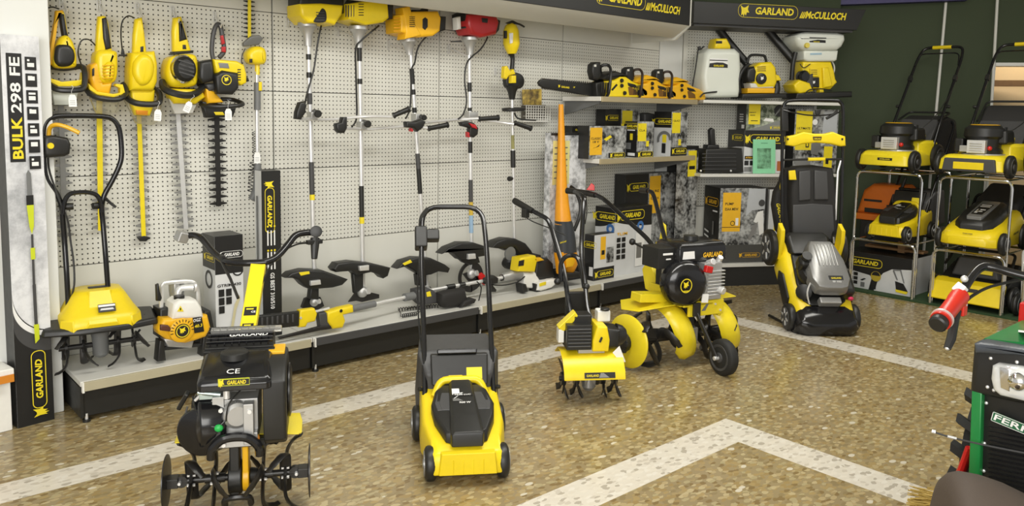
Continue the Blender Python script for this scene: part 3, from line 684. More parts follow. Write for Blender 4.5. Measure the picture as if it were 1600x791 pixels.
def grip(t, u0, v0, y0, u1, v1, y1, r=0.017): P('grip', t, lambda mb: (mb.prof([(0,r*1.1),(0.01,r*1.1),(0.014,r*0.9),((Q(u1,v1,y1)-Q(u0,v0,y0)).length-0.012,r),((Q(u1,v1,y1)-Q(u0,v0,y0)).length-0.008,r*1.25),((Q(u1,v1,y1)-Q(u0,v0,y0)).length,r*1.2)], Q(u0,v0,y0), Q(u1,v1,y1)-Q(u0,v0,y0), BLK, 14),))
def round_end(t, u, v, r, y): P('grip', t, lambda mb: mb.prof([(-0.09, r*0.8),(-0.01, r*0.85),(-0.008, r),(0.0, r),(0.004, r*0.8)], Q(u, v, y), (-0.25,-0.95,-0.1), BLK, 18))
def control(t, pts, y, extra=None): P('throttle_control', t, lambda mb: (slab(mb, pts, y, 0.05, BLK, 0.012), extra(mb) if extra else None))
def bracket(t, u, v, w_=10, h_=12): P('handlebar_clamp', t, lambda mb: slab(mb, [(u-w_/2,v-h_/2),(u+w_/2,v-h_/2),(u+w_/2,v+h_/2),(u-w_/2,v+h_/2)], YB-0.03, 0.06, CAS, 0.004))
def ghead(t, u, v, r, y=YB-0.03):
    k = px(u, v, y)
    P('gear_head', t, lambda mb: (mb.ball(Q(u, v, y), (r*k, r*k*0.9, r*k), CAS, 16, 8), mb.prof([(0, r*0.55*k),(r*1.0*k, r*0.55*k)], Q(u+r*0.4, v, y), (0.5,-1,0.3), SIL, 12)))
def gpart(t, pts, th=0.09, y=YB-0.03, m=BLK, edge=0.012, nm='guard', sm=False): P(nm, t, lambda mb: slab(mb, pts, y, th, m, edge, sm))
def glabel(t, pts, y): P('guard_label', t, lambda mb: slab(mb, pts, y, 0.004, INKY, 0.001))
# 1
def e(t):
    P('engine_cover', t, lambda mb: slab(mb, [(458,8),(490,7),(525,10),(523,25),(512,41),(498,37),(470,38),(459,26)], YB, 0.19, YEL, 0.02))
    P('engine_block', t, lambda mb: slab(mb, [(458,-8),(528,-8),(529,22),(520,26),(458,10)], YB+0.03, 0.16, BLK, 0.02))
    P('cooling_grille', t, lambda mb: (slab(mb, [(503,13),(509,19),(508,34),(490,34),(497,22)], YB-0.092, 0.012, BLK, 0.003, True), [slab(mb, [(494,v),(507,v),(507,v+1.2),(494,v+1.2)], YB-0.099, 0.006, DGR, 0.001) for v in (19,23,27,31)]))
    pickup(t, [(502,40,YB),(496,70,YB-.02),(490,110,YB-.02),(480,145,YB-.04),(476,165,YB-.08)])
def g(t):
    bar(t, [(470,186,YB-.12),(484,186,YB-.06),(500,187,YB-.03),(528,186,YB-.03),(556,183,YB-.06),(582,182,YB-.10),(612,183,YB-.12)])
    control(t, [(466,160),(474,158),(477,165),(474,178),(468,187),(460,186),(461,175)], YB-.13, lambda mb: slab(mb, [(474,170),(478,175),(474,178)], YB-.13, 0.02, BLK, 0.002))
    bracket(t, 488, 181); round_end(t, 497, 178, 0.022, YB-.10); grip(t, 614, 181, YB-.12, 640, 170, YB-.16)
def gd(t):
    gpart(t, [(441,433),(450,425),(470,420),(500,421),(525,430),(539,435),(530,444),(515,448),(492,450),(478,450),(470,445),(462,436),(452,433)], sm=False)
    glabel(t, [(467,426),(483,424),(484,428),(470,431)], YB-.077)
    gpart(t, [(483,448),(496,448),(496,468),(481,466)], 0.05, nm='gear_shield'); gpart(t, [(470,480),(475,466),(486,461),(500,464),(506,478),(496,484),(476,484)], 0.02, YB+.02, BLM, 0.004, 'blade')
    ghead(t, 491, 472, 7)
    P('guard_clamp', t, lambda mb: slab(mb, [(484,439),(499,437),(500,444),(484,446)], YB-.08, 0.03, SIL, 0.003))
brush('brush cutter with a yellow and black engine, first from the left', (481,45), (492,470), e, ((480,36),15,36), g, gd, bands=((0.09,0.11,BLK),(0.155,0.175,BLK),(0.23,0.27,DGR),(0.48,0.60,DGR),(0.60,0.62,INKY)))
# 2
def e(t):
    P('engine_cover', t, lambda mb: (slab(mb, [(532,8),(555,4),(574,2),(594,7),(596,30),(587,37),(560,41),(533,32)], YB, 0.19, YEL, 0.018), [slab(mb, [(560,v),(568,v),(568,v+1.4),(560,v+1.4)], YB-0.093, 0.006, BLK, 0.001) for v in (6,10,14.5,19,23)], [slab(mb, [(u,8),(u+1.2,8),(u+1.2,25),(u,27)], YB-0.093, 0.006, DGR, 0.001) for u in (540,544,548,552)]))
    P('engine_block', t, lambda mb: slab(mb, [(545,6),(552,-6),(572,-6),(592,6)], YB+0.03, 0.14, BLK, 0.012))
    P('air_filter', t, lambda mb: slab(mb, [(593,9),(606,9),(605,31),(594,33)], YB+0.02, 0.14, BLK, 0.012))
    pickup(t, [(592,40,YB),(580,50,YB-.03),(566,62,YB-.03),(556,75,YB-.03),(556,110,YB-.02),(557,150,YB-.02),(557,185,YB-.03),(550,198,YB-.10)])
def g(t):
    bar(t, [(538,201,YB-.12),(555,201,YB-.06),(575,202,YB-.03),(600,200,YB-.03),(630,198,YB-.06),(668,200,YB-.12)])
    control(t, [(523,193),(531,191),(533,183),(540,183),(540,200),(536,208),(528,208),(524,204)], YB-.13)
    bracket(t, 565, 196); round_end(t, 575, 194, 0.022, YB-.10); grip(t, 669, 201, YB-.12, 700, 195, YB-.15)
def gd(t):
    gpart(t, [(516,419),(523,410),(545,407),(575,410),(605,417),(601,430),(594,434),(588,428),(575,424),(552,429),(545,422),(520,424)])
    gpart(t, [(549,427),(566,427),(566,452),(552,458)], 0.04, nm='gear_shield'); gpart(t, [(544,472),(558,452),(592,460),(592,466),(565,472),(556,470)], 0.014, YB-.02, BLM, 0.003, 'blade')
    ghead(t, 566, 456, 9)
    P('guard_clamp', t, lambda mb: slab(mb, [(560,416),(575,414),(575,422),(561,423)], YB-.08, 0.03, SIL, 0.003))
brush('brush cutter with a slotted yellow engine, second from the left', (561,45), (567,455), e, ((560,41),15,34), g, gd, bands=((0.06,0.12,BLK),(0.185,0.205,BLK),(0.59,0.71,BLK),(0.71,0.735,INKY)))
# 3
def e(t):
    P('engine_cover', t, lambda mb: (slab(mb, [(613,25),(625,20),(672,19),(677,30),(675,50),(664,58),(640,60),(614,52)], YB, 0.19, YOR, 0.018), slab(mb, [(623,13),(634,10),(640,34),(652,56),(626,62),(628,50)], YB-.05, 0.10, YOR, 0.01), [slab(mb, [(640,v),(648,v),(648,v+1),(640,v+1)], YB-0.102, 0.006, BLK, 0.001) for v in (26,29,32,35,38,41)], [slab(mb, [(615,v),(625,v),(625,v+1),(615,v+1)], YB-0.093, 0.006, ORA, 0.001) for v in (28,33,38,43,48)]))
    P('cover_window', t, lambda mb: slab(mb, [(660,30),(664,27),(668,30),(668,42),(664,47),(660,44)], YB-.094, 0.008, BLK, 0.002))
    P('engine_block', t, lambda mb: (slab(mb, [(675,26),(688,27),(687,48),(675,52)], YB+0.01, 0.14, BLK, 0.012), slab(mb, [(640,16),(660,16),(664,12),(664,22),(640,22)], YB+.02, 0.08, BLK, 0.006)))
    pickup(t, [(672,52,YB),(660,64,YB-.03),(652,78,YB-.03),(648,98,YB-.03),(643,110,YB-.03),(642,150,YB-.03),(640,172,YB-.04),(634,185,YB-.1)])
def g(t):
    bar(t, [(645,192,YB-.10),(660,192,YB-.05),(684,190,YB-.03),(715,187,YB-.03),(748,185,YB-.12)])
    control(t, [(632,190),(645,190),(655,186),(663,190),(658,200),(650,206),(644,200),(633,199)], YB-.13, lambda mb: slab(mb, [(641,200),(644,203),(643,206),(640,205)], YB-.13, 0.03, REH, 0.002))
    bracket(t, 651, 184); round_end(t, 663, 184, 0.018, YB-.12); grip(t, 748, 186, YB-.12, 779, 184, YB-.15)
def gd(t):
    gpart(t, [(615,419),(625,407),(645,401),(668,402),(690,412),(698,418),(695,425),(680,423),(668,428),(655,430),(645,424),(630,415)])
    glabel(t, [(629,412),(641,406),(644,410),(632,415)], YB-.077)
    gpart(t, [(648,428),(664,428),(664,446),(650,446)], 0.05, nm='gear_shield'); gpart(t, [(646,470),(652,450),(672,448),(680,466),(668,474),(652,474)], 0.02, YB, BLM, 0.004, 'blade')
    ghead(t, 667, 456, 8)
brush('brush cutter with an amber engine cover, third from the left, leaning slightly', (640,62), (667,455), e, ((638,60),13,26), g, gd, bands=((0.11,0.17,BLK),(0.19,0.21,BLK),(0.26,0.28,BLK),(0.44,0.50,DGR),(0.50,0.60,BLK),(0.71,0.73,INKY)))
# 4
def e(t):
    P('engine_cover', t, lambda mb: (slab(mb, [(720,24),(735,21),(764,24),(769,36),(764,55),(740,60),(725,55),(719,40)], YB, 0.18, REH, 0.03),))
    P('cover_window', t, lambda mb: slab(mb, [(752,28),(762,29),(761,36),(753,35)], YB-.088, 0.012, BLK, 0.002))
    P('engine_block', t, lambda mb: (slab(mb, [(716,22),(726,17),(752,19),(752,26),(722,30),(724,52),(717,44)], YB+0.02, 0.16, BLK, 0.012),))
    P('air_filter', t, lambda mb: slab(mb, [(765,29),(773,33),(771,48),(764,56)], YB+0.0, 0.14, BLK, 0.015))
    P('muffler', t, lambda mb: slab(mb, [(710,28),(716,26),(717,46),(711,47)], YB-.02, 0.06, WHT, 0.01))
    P('lever', t, lambda mb: slab(mb, [(705,64),(719,63),(722,66),(705,66)], YB-.05, 0.02, BLK, 0.004))
    pickup(t, [(762,58,YB),(756,70,YB-.03),(748,80,YB-.03),(738,88,YB-.03),(729,100,YB-.03),(726,125,YB-.03),(729,158,YB-.03),(724,178,YB-.05),(716,186,YB-.06)])
def g(t):
    bar(t, [(667,191,YB-.06),(700,188,YB-.03),(735,185,YB-.03),(755,188,YB-.03),(780,191,YB-.06),(803,194,YB-.12)])
    control(t, [(718,191),(728,189),(738,192),(745,200),(744,210),(738,215),(731,212),(732,200),(720,197)], YB-.13, lambda mb: (slab(mb, [(731,192),(742,195),(744,202),(736,199)], YB-.15, 0.03, REH, 0.004), slab(mb, [(729,206),(733,208),(732,215),(729,214)], YB-.13, 0.03, REH, 0.003)))
    bracket(t, 736, 180, 14, 10); grip(t, 804, 192, YB-.12, 830, 201, YB-.15)
def gd(t):
    gpart(t, [(685,396),(695,386),(715,378),(735,378),(757,385),(757,398),(735,402),(715,405),(705,396),(695,391)])
    P('gear_shield', t, lambda mb: slab(mb, [(715,404),(745,400),(748,410),(733,414),(722,410)], YB-.03, 0.04, BLK, 0.008))
    c = Q(735, 432, YB-0.02); k = px(735, 432, YB)
    def bl(mb):
        for a0, a1, ro, ri in ((95, 215, 24, 19), (215, 275, 24, 15), (-90, 80, 23, 11)):
            n = 12; o = [(ro*k*math.cos(math.radians(a0+(a1-a0)*i/n)), ro*k*math.sin(math.radians(a0+(a1-a0)*i/n))) for i in range(n+1)] + [(ri*k*math.cos(math.radians(a1+(a0-a1)*i/n)), ri*k*math.sin(math.radians(a1+(a0-a1)*i/n))) for i in range(n+1)]
            mb.prism(o, lambda p, q, d: c + V((p, -d, q)), 0, 0.012, BLM)
        mb.prism([(-16*k,6*k),(-4*k,-8*k),(14*k,-10*k),(14*k,4*k),(-6*k,8*k)], lambda p, q, d: c + V((p, -d, q)), 0, 0.012, BLM)
    P('blade', t, bl)
    ghead(t, 736, 428, 8)
    P('blade_cover', t, lambda mb: slab(mb, [(746,430),(752,426),(757,430),(756,446),(750,440)], YB-.05, 0.02, RED, 0.004))
    P('guard_clamp', t, lambda mb: slab(mb, [(730,397),(741,396),(742,404),(730,405)], YB-.08, 0.03, SIL, 0.003))
brush('brush cutter with a red engine cover, fourth from the left', (733,75), (737,425), e, ((734,58),13,28), g, gd, bands=((0.15,0.19,BLK),(0.26,0.275,BLK),(0.41,0.46,BLK),(0.58,0.68,DGR),(0.68,0.74,mat('amber_band',(0.6,0.42,0.05),0.4)),(0.74,0.82,mat('blue_lettering',(0.30,0.45,0.62),0.4))))
# electric string trimmer
t = thing('string_trimmer', Q(804, 395, YB), 'electric string trimmer with a yellow egg-shaped motor and black loop handle', 'string trimmer')
k = px(798, 60, YB)
a, b = Q(800, 150, YB), Q(804, 400, YB)
P('shaft', t, lambda mb: mb.tube([a, b], 0.0115, SIL, 12))
P('motor_housing', t, lambda mb: mb.prof([(0,3*k),(4*k,9*k),(12*k,12.5*k),(32*k,13.5*k),(40*k,11*k),(48*k,7*k)], Q(798, 36, YB), Q(800,90,YB)-Q(798,36,YB), YEL, 20))
P('rating_label', t, lambda mb: slab(mb, [(796,52),(808,50),(809,66),(797,68)], YB-.043, 0.014, PAP, 0.004))
P('vent', t, lambda mb: slab(mb, [(788,48),(791,48),(791,60),(788,60)], YB-.04, 0.02, BLK, 0.003))
P('cable_plug', t, lambda mb: (slab(mb, [(790,36),(800,32),(808,36),(800,39)], YB, 0.03, BLK, 0.006), wire(mb, [(804,36,YB),(812,38,YB-.02),(819,42,YB-.02)], 0.007, BLK, 3)))
P('rear_handle', t, lambda mb: wire(mb, [(799,84,YB),(801,92,YB),(800,108,YB),(800,120,YB)], [0.026,0.024,0.02,0.018,0.017,0.016,0.016,0.016,0.016,0.017,0.017,0.017,0.018,0.018,0.018,0.018], BLK, 5, seg=12))
P('trigger', t, lambda mb: (slab(mb, [(786,104),(790,103),(795,112),(800,108),(803,116),(793,118),(789,124),(785,122)], YB-.02, 0.04, YEL, 0.006), slab(mb, [(797,118),(804,118),(804,130),(797,130)], YB-.03, 0.04, YEL, 0.006)))
P('grip_guard', t, lambda mb: (slab(mb, [(789,120),(799,113),(812,116),(817,125),(815,135),(808,139),(792,138),(788,130)], YB+.01, 0.05, BLK, 0.015, True), mb.prof([(0,12*k),(10*k,7*k),(22*k,4.5*k)], Q(800,134,YB), (0.02,0,-1), BLK, 14)))
P('loop_handle', t, lambda mb: mb.tube([Q(803,171,YB-.03)+V((0.085*math.cos(q*math.pi/12), 0.06*math.sin(q*math.pi/12), 0.004*math.cos(q*math.pi/12))) for q in range(25)], 0.0125, BLK, 10))
P('handle_lever', t, lambda mb: wire(mb, [(804,177,YB-.06),(808,184,YB-.09),(818,187,YB-.10),(837,188,YB-.10)], 0.006, BLK, 4))
P('sleeve', t, lambda mb: mb.tube([a+(b-a)*0.335, a+(b-a)*0.44], 0.0185, BLK, 12))
P('shaft_sticker', t, lambda mb: mb.tube([a+(b-a)*0.24, a+(b-a)*0.325], 0.0125, mat('sticker_olive', (0.30,0.28,0.10), 0.4), 12))
P('knob', t, lambda mb: mb.prof([(0,0.012),(0.02,0.018),(0.04,0.018)], Q(800,279,YB), (-1,-0.3,0), BLK, 12))
P('guard', t, lambda mb: slab(mb, [(762,386),(770,376),(785,371),(800,372),(815,379),(824,390),(828,399),(806,399),(797,385),(790,392),(780,388)], YB-.03, 0.10, BLK, 0.015))
P('shield_plate', t, lambda mb: mb.prof([(0,11*k),(0.012,11*k)], Q(796,396,YB-.07), (0,-1,0), GRY, 20))
P('string_spool', t, lambda mb: mb.prof([(0,0.05),(0.03,0.055),(0.05,0.03)], Q(796,408,YB-.02), (-0.6,-0.6,-0.5), BLK, 18))
P('gear_head', t, lambda mb: mb.ball(Q(803,404,YB-.04), 0.028, CAS, 14, 8))
for (u, v, lab, tp) in ((449,35,'first brush cutter',(478,48,YB)),(527,49,'second brush cutter',(558,60,YB)),(606,70,'amber third brush cutter',(640,83,YB)),(700,77,'red brush cutter',(731,88,YB)),(773,112,'electric string trimmer',(799,122,YB))):
    hook(u, v, 'long wire hook holding the ' + lab, tip=tp)
# wire basket with picture cards
t = thing('wire_basket', Q(833, 190, WY), 'small cream wire basket on the pegboard under the chainsaw bar', 'basket')
def bk(mb):
    x0, z0 = 0.0, 0.0
    a, b = Q(815,190,WY), Q(852,190,WY); W2 = b.x-a.x; Hh = Q(833,165,WY).z-Q(833,190,WY).z
    for i in range(11): mb.tube([(a.x+W2*i/10, WY-0.05, a.z), (a.x+W2*i/10, WY-0.05, a.z+Hh)], 0.0038, DECK, 5)
    for j in range(7): mb.tube([(a.x, WY-0.05, a.z+Hh*j/6), (b.x, WY-0.05, a.z+Hh*j/6)], 0.0038, DECK, 5)
    for q in (a.x, b.x):
        for j in range(0, 7, 2): mb.tube([(q, WY-0.05, a.z+Hh*j/6), (q, WY-0.004, a.z+Hh*j/6)], 0.0022, DECK, 5)
P('mesh', t, bk)
P('shade_plate', t, lambda mb: slab(mb, [(815,165),(852,164),(852,189),(815,190)], WY-.008, 0.012, mat('basket_shade', (0.10,0.09,0.07), 0.7), 0.001))  # added dark plate: the shade inside the basket put in as colour behind the mesh
P('tray', t, lambda mb: slab(mb, [(814,188),(853,188),(853,191),(814,191)], WY-.03, 0.05, DECK, 0.003))
t = part('picture_card', None, lambda mb: slab(mb, [(816,140),(846,139),(846,164),(817,164)], WY-.030, 0.008, photo_print('autumn_print', (0.10,0.07,0.03), (0.62,0.45,0.10), 30, 0.48), 0.002))
tag(t, 'yellowish picture card standing in the cream wire basket', 'card')
# ------------------------------------------------------------------ cartons and things on the low deck
class Box:
    """printed carton: origin = front lower left corner, x along the front, y to the back"""
    def __init__(s, w_, d, h, m, side=None, top=None):
        s.w, s.d, s.h = w_, d, h; s.mb = MB(); c = 0.0
        P_ = [(0,0,0),(w_,0,0),(w_,d,0),(0,d,0),(0,0,h),(w_,0,h),(w_,d,h),(0,d,h)]
        v = [s.mb.vert(p) for p in P_]
        for f, mm in (((0,1,5,4), m), ((1,2,6,5), m), ((2,3,7,6), m), ((3,0,4,7), side or m), ((4,5,6,7), top or m), ((3,2,1,0), m)):
            s.mb.face([v[i] for i in f], mm)
        s.n = 0
    def at(s, f, u, v):
        e = 0.0006 + 0.0003*s.n
        return V((u*s.w, -e, v*s.h)) if f == 'F' else (V((-e, (1-u)*s.d, v*s.h)) if f == 'L' else V((u*s.w, v*s.d, s.h+e)))
    def dirs(s, f): return (V((1,0,0)), V((0,0,1))) if f == 'F' else ((V((0,-1,0)), V((0,0,1))) if f == 'L' else (V((1,0,0)), V((0,1,0))))
    def rect(s, f, u0, v0, u1, v1, m):
        s.n += 1; s.mb.quad([s.at(f,u0,v0), s.at(f,u1,v0), s.at(f,u1,v1), s.at(f,u0,v1)], m); return s
    def poly(s, f, pts, m):
        s.n += 1; s.mb.face([s.mb.vert(s.at(f,*p)) for p in pts], m); return s
    def text(s, f, t, u, v, h, m, width=None, up=0, bold=0.02, shear=0.0, al='C'):
        """h is in metres; up=1 reads bottom to top, -1 top to bottom"""
        s.n += 1; xd, yd = s.dirs(f)
        if up == 1: xd, yd = yd, -xd
        if up == -1: xd, yd = -yd, xd
        s.mb.text(t, s.at(f,u,v), xd, yd, h, m, bold, shear, al, width); return s
    def logo(s, f, u, v, w_, m, up=0, **kw):
        s.n += 1; xd, yd = s.dirs(f)
        if up == 1: xd, yd = yd, -xd
        if up == -1: xd, yd = -yd, xd
        logo(s.mb, s.at(f,u,v), xd, yd, w_, m, **kw); s.n += 1; return s
    def disc(s, f, u, v, r, m, r2=0.0, a0=0, a1=360, n=24):
        s.n += 1; c = s.at(f,u,v); xd, yd = s.dirs(f)
        o = [c + xd*r*math.cos(math.radians(a0+(a1-a0)*i/n)) + yd*r*math.sin(math.radians(a0+(a1-a0)*i/n)) for i in range(n+1)]
        if r2 > 0:
            q = [c + (p-c)*(r2/r) for p in o]
            for i in range(n): s.mb.quad([o[i], o[i+1], q[i+1], q[i]], m)
        else: s.mb.face([s.mb.vert(p) for p in (o[:-1] if a1-a0 == 360 else o)], m)
        return s
    def done(s, name, loc, label, rz=0.0, cat='box', group=None, rx=0.0):
        o = s.mb.build(name, None, 0.0); o.location = loc; o.rotation_euler = (rx, 0, rz); return tag(o, label, cat, group)
def yspan(u0, u1, vt, y, zb, vb=None):
    a, b = Q(u0, vt, y), Q(u1, vt, y); return V((a.x, y, zb)), b.x-a.x, (a.z+b.z)/2-zb

# tall white carton on the far left
A = at_z(28, 670); B = at_z(85, 655); dr = (B-A); w0 = dr.length; rz = math.atan2(dr.y, dr.x)
n_ = V((dr.y, -dr.x, 0)); hT = at_plane(3, 53, A, n_).z
PHS2 = PHS
b = Box(w0, 0.16, hT, PHS2, side=CARD)
arcv = lambda u, lo, hi: hi-(hi-lo)*math.sqrt(max(0, 1-(1-u)**2))
us = [(k/16)**1.7 for k in range(17)]
for lo, hi, m_ in ((0.246, 0.352, INKB), (0.243, 0.346, INKW), (0.230, 0.315, DGR), (0.190, 0.268, INKB)):
    b.poly('F', [(0,0),(1,0)]+[(u_, arcv(u_, lo, hi)) for u_ in reversed(us)], m_)
b.rect('F', 0.12, 0.685, 0.52, 0.955, INKB)
for s_, v_, ln, mm in (('BULK', 0.690, 0.25, INKY), ('298 FE', 0.827, 0.37, INKW)):
    pass
b.text('F', 'BULK', 0.47, 0.693, w0*0.28, INKY, hT*0.105, 1, 0.03, 0, 'L'); b.text('F', '298 FE', 0.47, 0.808, w0*0.28, INKW, hT*0.138, 1, 0.02, 0, 'L')
for k in range(7):
    v_ = 0.945-k*0.0415; b.rect('F', 0.60, v_-0.030, 0.90, v_+0.003, INKB); b.rect('F', 0.66, v_-0.022+0.008*(k%2), 0.84, v_-0.012+0.008*(k%2), INKW)
    b.rect('F', 0.66, v_-0.008, 0.66+0.06*(1+k%3), v_-0.003, INKW)
b.poly('F', [(0.50,0.655),(0.55,0.665),(0.62,0.655),(0.63,0.60),(0.50,0.60)], GRY); b.rect('F', 0.47, 0.575, 0.66, 0.60, INKB)
b.poly('F', [(0.47,0.575),(0.66,0.575),(0.64,0.52),(0.58,0.50),(0.52,0.52)], mat('lime_ink', (0.55,0.62,0.02), 0.5))
b.poly('F', [(0.55,0.50),(0.61,0.50),(0.61,0.36),(0.54,0.36)], DGR); b.rect('F', 0.52, 0.435, 0.64, 0.465, MAT['lime_ink'])
b.poly('F', [(0.53,0.37),(0.62,0.37),(0.63,0.265),(0.54,0.265)], DGR); b.poly('F', [(0.52,0.265),(0.66,0.265),(0.66,0.225),(0.54,0.215)], MAT['lime_ink'])
b.logo('F', 0.60, 0.105, hT*0.165, INKY, 1, h=w0*0.40)
b.done('carton', A, 'tall white and black carton at the far left, printed with a pole saw', rz)
# white counter end at the very left edge
A2 = at_z(20, 672)
t = thing('counter', (A2.x, A2.y, 0), 'end of a white counter with an orange price strip at the far left edge', 'counter', rz=rz)
hz = at_plane(14, 572, A2, n_).z
part('body', t, lambda mb: mb.box((-0.30, 0.15, hz/2-0.03), (0.60, 0.30, hz-0.06), WHT), 0.004)
part('top', t, lambda mb: mb.box((-0.305, 0.13, hz-0.02), (0.62, 0.34, 0.035), WHT), 0.006)
part('price_strip', t, lambda mb: mb.box((-0.30, -0.046, hz-0.045), (0.60, 0.008, 0.035), mat('price_strip_orange', (0.62,0.22,0.02), 0.4)), 0.001)
t = thing('display_stand', at_plane(0, 400, A2+V((0,0.22,0)), n_) + V((-0.42, 0.0, 0)), 'dark grey display stand at the far left edge behind the tall carton', 'stand', rz=rz)
t.location.z = hz
part('post', t, lambda mb: mb.box((0.43, 0.05, 0.60), (0.05, 0.05, 1.20), DGR), 0.003)
part('back_panel', t, lambda mb: mb.box((0.05, 0.05, 0.55), (0.74, 0.03, 1.1), GRY), 0.003)

# kit carton behind the tiller handle
A, w_, h_ = yspan(335, 379, 368, 4.16, SH)
b = Box(w_, 0.17, h_, CARW, side=CARW, top=CARD)
b.rect('F', 0, 0.66, 1, 1, INKB).rect('L', 0, 0.70, 1, 1, INKB)
b.logo('F', 0.52, 0.83, w_*0.86, INKW, h=w_*0.24).logo('L', 0.55, 0.80, 0.14, INKY, h=0.04)
b.disc('F', 0.80, 0.68, w_*0.20, INKB, w_*0.15).disc('L', 0.5, 0.60, 0.05, INKB, 0.035)
b.text('F', 'GTRIM 430', 0.06, 0.545, 0.016, INKB, w_*0.85, al='L')
for i in range(2):
    for j in range(3):
        if (i, j) != (1, 2): b.rect('F', 0.10+0.26*i, 0.46-0.075*j, 0.30+0.26*i, 0.525-0.075*j, INKB)
b.poly('F', [(0.42,0.06),(0.52,0.05),(0.72,0.33),(0.86,0.42),(0.84,0.46),(0.66,0.38)], mat('straw_ink', (0.55,0.50,0.30), 0.5))
b.done('carton', A, 'black and white tool carton standing behind the yellow tiller column on the deck')
# tall black carton
A, w_, h_ = yspan(408, 438, 267, 4.20, SH)
b = Box(w_, 0.085, h_, CARD, side=CARW)
b.logo('F', 0.42, 0.79, h_*0.29, INKY, -1, h=w_*0.50)
for i in range(3):
    for j in range(2): b.rect('F', 0.26+0.17*i, 0.43+0.145*j-0.02, 0.33+0.17*i, 0.535+0.13*j-0.02, INKW); b.disc('F', 0.30+0.17*i, 0.535+0.145*j-0.01, w_*0.05, INKY)
b.text('F', 'GS BEST 310/510', 0.50, 0.28, w_*0.22, INKW, h_*0.22, -1)
b.rect('F', 0.12, 0.03, 0.32, 0.08, INKW)
b.rect('L', 0.30, 0.30, 0.55, 0.85, GRY)
b.done('carton', A, 'tall narrow black carton with yellow upright lettering beside the first brush cutter')

# electric tiller on the deck
YE = 4.22
c = Q(150, 560, YE)
t = thing('electric_tiller', (c.x+0.02, YE, SH), 'electric tiller with a yellow hood and tall black handle on the deck', 'tiller', rz=-0.12)
def hood(mb):
    L = lambda z, w_, d, y, b=0.05: [V((x, y+q, z)) for x, q in ((-w_+b,-d),(w_-b,-d),(w_,-d+b),(w_,d-b),(w_-b,d),(-w_+b,d),(-w_,d-b),(-w_,-d+b))]
    mb.rings([L(0.215,0.175,0.14,0), L(0.225,0.18,0.145,0), L(0.275,0.175,0.14,0), L(0.29,0.16,0.13,0.005), L(0.37,0.115,0.095,0.03,0.03), L(0.385,0.105,0.085,0.035,0.03), L(0.39,0.09,0.07,0.04,0.03)], YEL)
part('hood', t, hood, 0.012, 50)
part('hood_ridge', t, lambda mb: mb.rings([[V((x*k,y,z)) for x, y, z in ((-1,-0.144,0.232),(1,-0.144,0.232),(0.72,-0.05,0.388),(-0.72,-0.05,0.388))] for k in (0.075,)] + [[V((x*0.06, y+yy, z+0.012)) for x, y, z, yy in ((-1,-0.15,0.24,0),(1,-0.15,0.24,0),(0.72,-0.052,0.38,0),(-0.72,-0.052,0.38,0))]], YEL), 0.006)
part('hood_slot', t, lambda mb: mb.box((0.0, 0.03, 0.392), (0.08, 0.03, 0.008), BLK), 0.002)
def et_badge(mb):
    n = V((0, -0.86, 0.5)); 
    mb.M = Matrix.Translation((0.02, -0.118, 0.315)) @ Matrix.Rotation(-0.62, 4, 'X')
    mb.box((0, -0.006, 0), (0.075, 0.004, 0.04), INKB); mb.box((0, -0.0085, 0.011), (0.072, 0.002, 0.010), INKW); mb.quad([(-0.03,-0.0095,-0.012),(0.03,-0.0095,-0.012),(0.026,-0.0095,-0.002),(-0.026,-0.0095,-0.002)], SGR)
part('badge', t, et_badge)
def fender(mb):
    mb.rings([[V((x,y,z)) for x, y, z in ((-0.255,-0.10,0.200),(-0.10,-0.155,0.205),(0.10,-0.155,0.205),(0.255,-0.10,0.200),(0.265,0.06,0.215),(0.10,0.15,0.215),(-0.10,0.15,0.215),(-0.265,0.06,0.215))], [V((x,y,z)) for x, y, z in ((-0.245,-0.09,0.235),(-0.10,-0.15,0.235),(0.10,-0.15,0.235),(0.245,-0.09,0.235),(0.25,0.06,0.265),(0.10,0.15,0.25),(-0.10,0.15,0.25),(-0.25,0.06,0.265))]], BLK)
part('fender', t, fender, 0.012)
part('gearbox', t, lambda mb: mb.prof([(0,0.02),(0.015,0.036),(0.10,0.038),(0.15,0.05)], (0.0,-0.02,0.055), (0,0,1), GRY, 16))
part('axle', t, lambda mb: mb.cyl((-0.18,-0.02,0.12), (0.18,-0.02,0.12), 0.013, BLM))
def tine(mb, c, th, R_, side, m=BLM, w_=0.014, ax=V((1,0,0))):
    """bent digging tine: out from the hub at angle th, then curling over and sideways"""
    ax = V(ax).normalized(); e1 = V((0,0,1)); e1 = (e1 - ax*e1.dot(ax)).normalized(); e2 = ax.cross(e1)
    rd = lambda a: e1*math.cos(a) + e2*math.sin(a)
    pts = [V(c) + rd(th)*R_*0.12, V(c) + rd(th)*R_*0.55, V(c) + rd(th+0.25)*R_*0.80 + ax*side*R_*0.05, V(c) + rd(th+0.55)*R_*0.93 + ax*side*R_*0.22, V(c) + rd(th+0.80)*R_*0.98 + ax*side*R_*0.42]
    mb.tube(smooth_path(pts, 4), [w_]*10+[w_*0.9]*4+[w_*0.7]*3+[w_*0.4], m, 6, flat=0.35)
for x_, s_, ph in ((-0.15,-1,0.5),(-0.075,1,0.0),(0.075,-1,0.3),(0.15,1,0.9)):
    def star(mb):
        mb.cyl((x_-0.006,-0.02,0.12), (x_+0.006,-0.02,0.12), 0.032, BLM, seg=12)
        for q in range(4): tine(mb, (x_,-0.02,0.12), ph+q*math.pi/2, 0.118, s_, w_=0.016)
    part('tine_wheel', t, star)
YH = 4.27
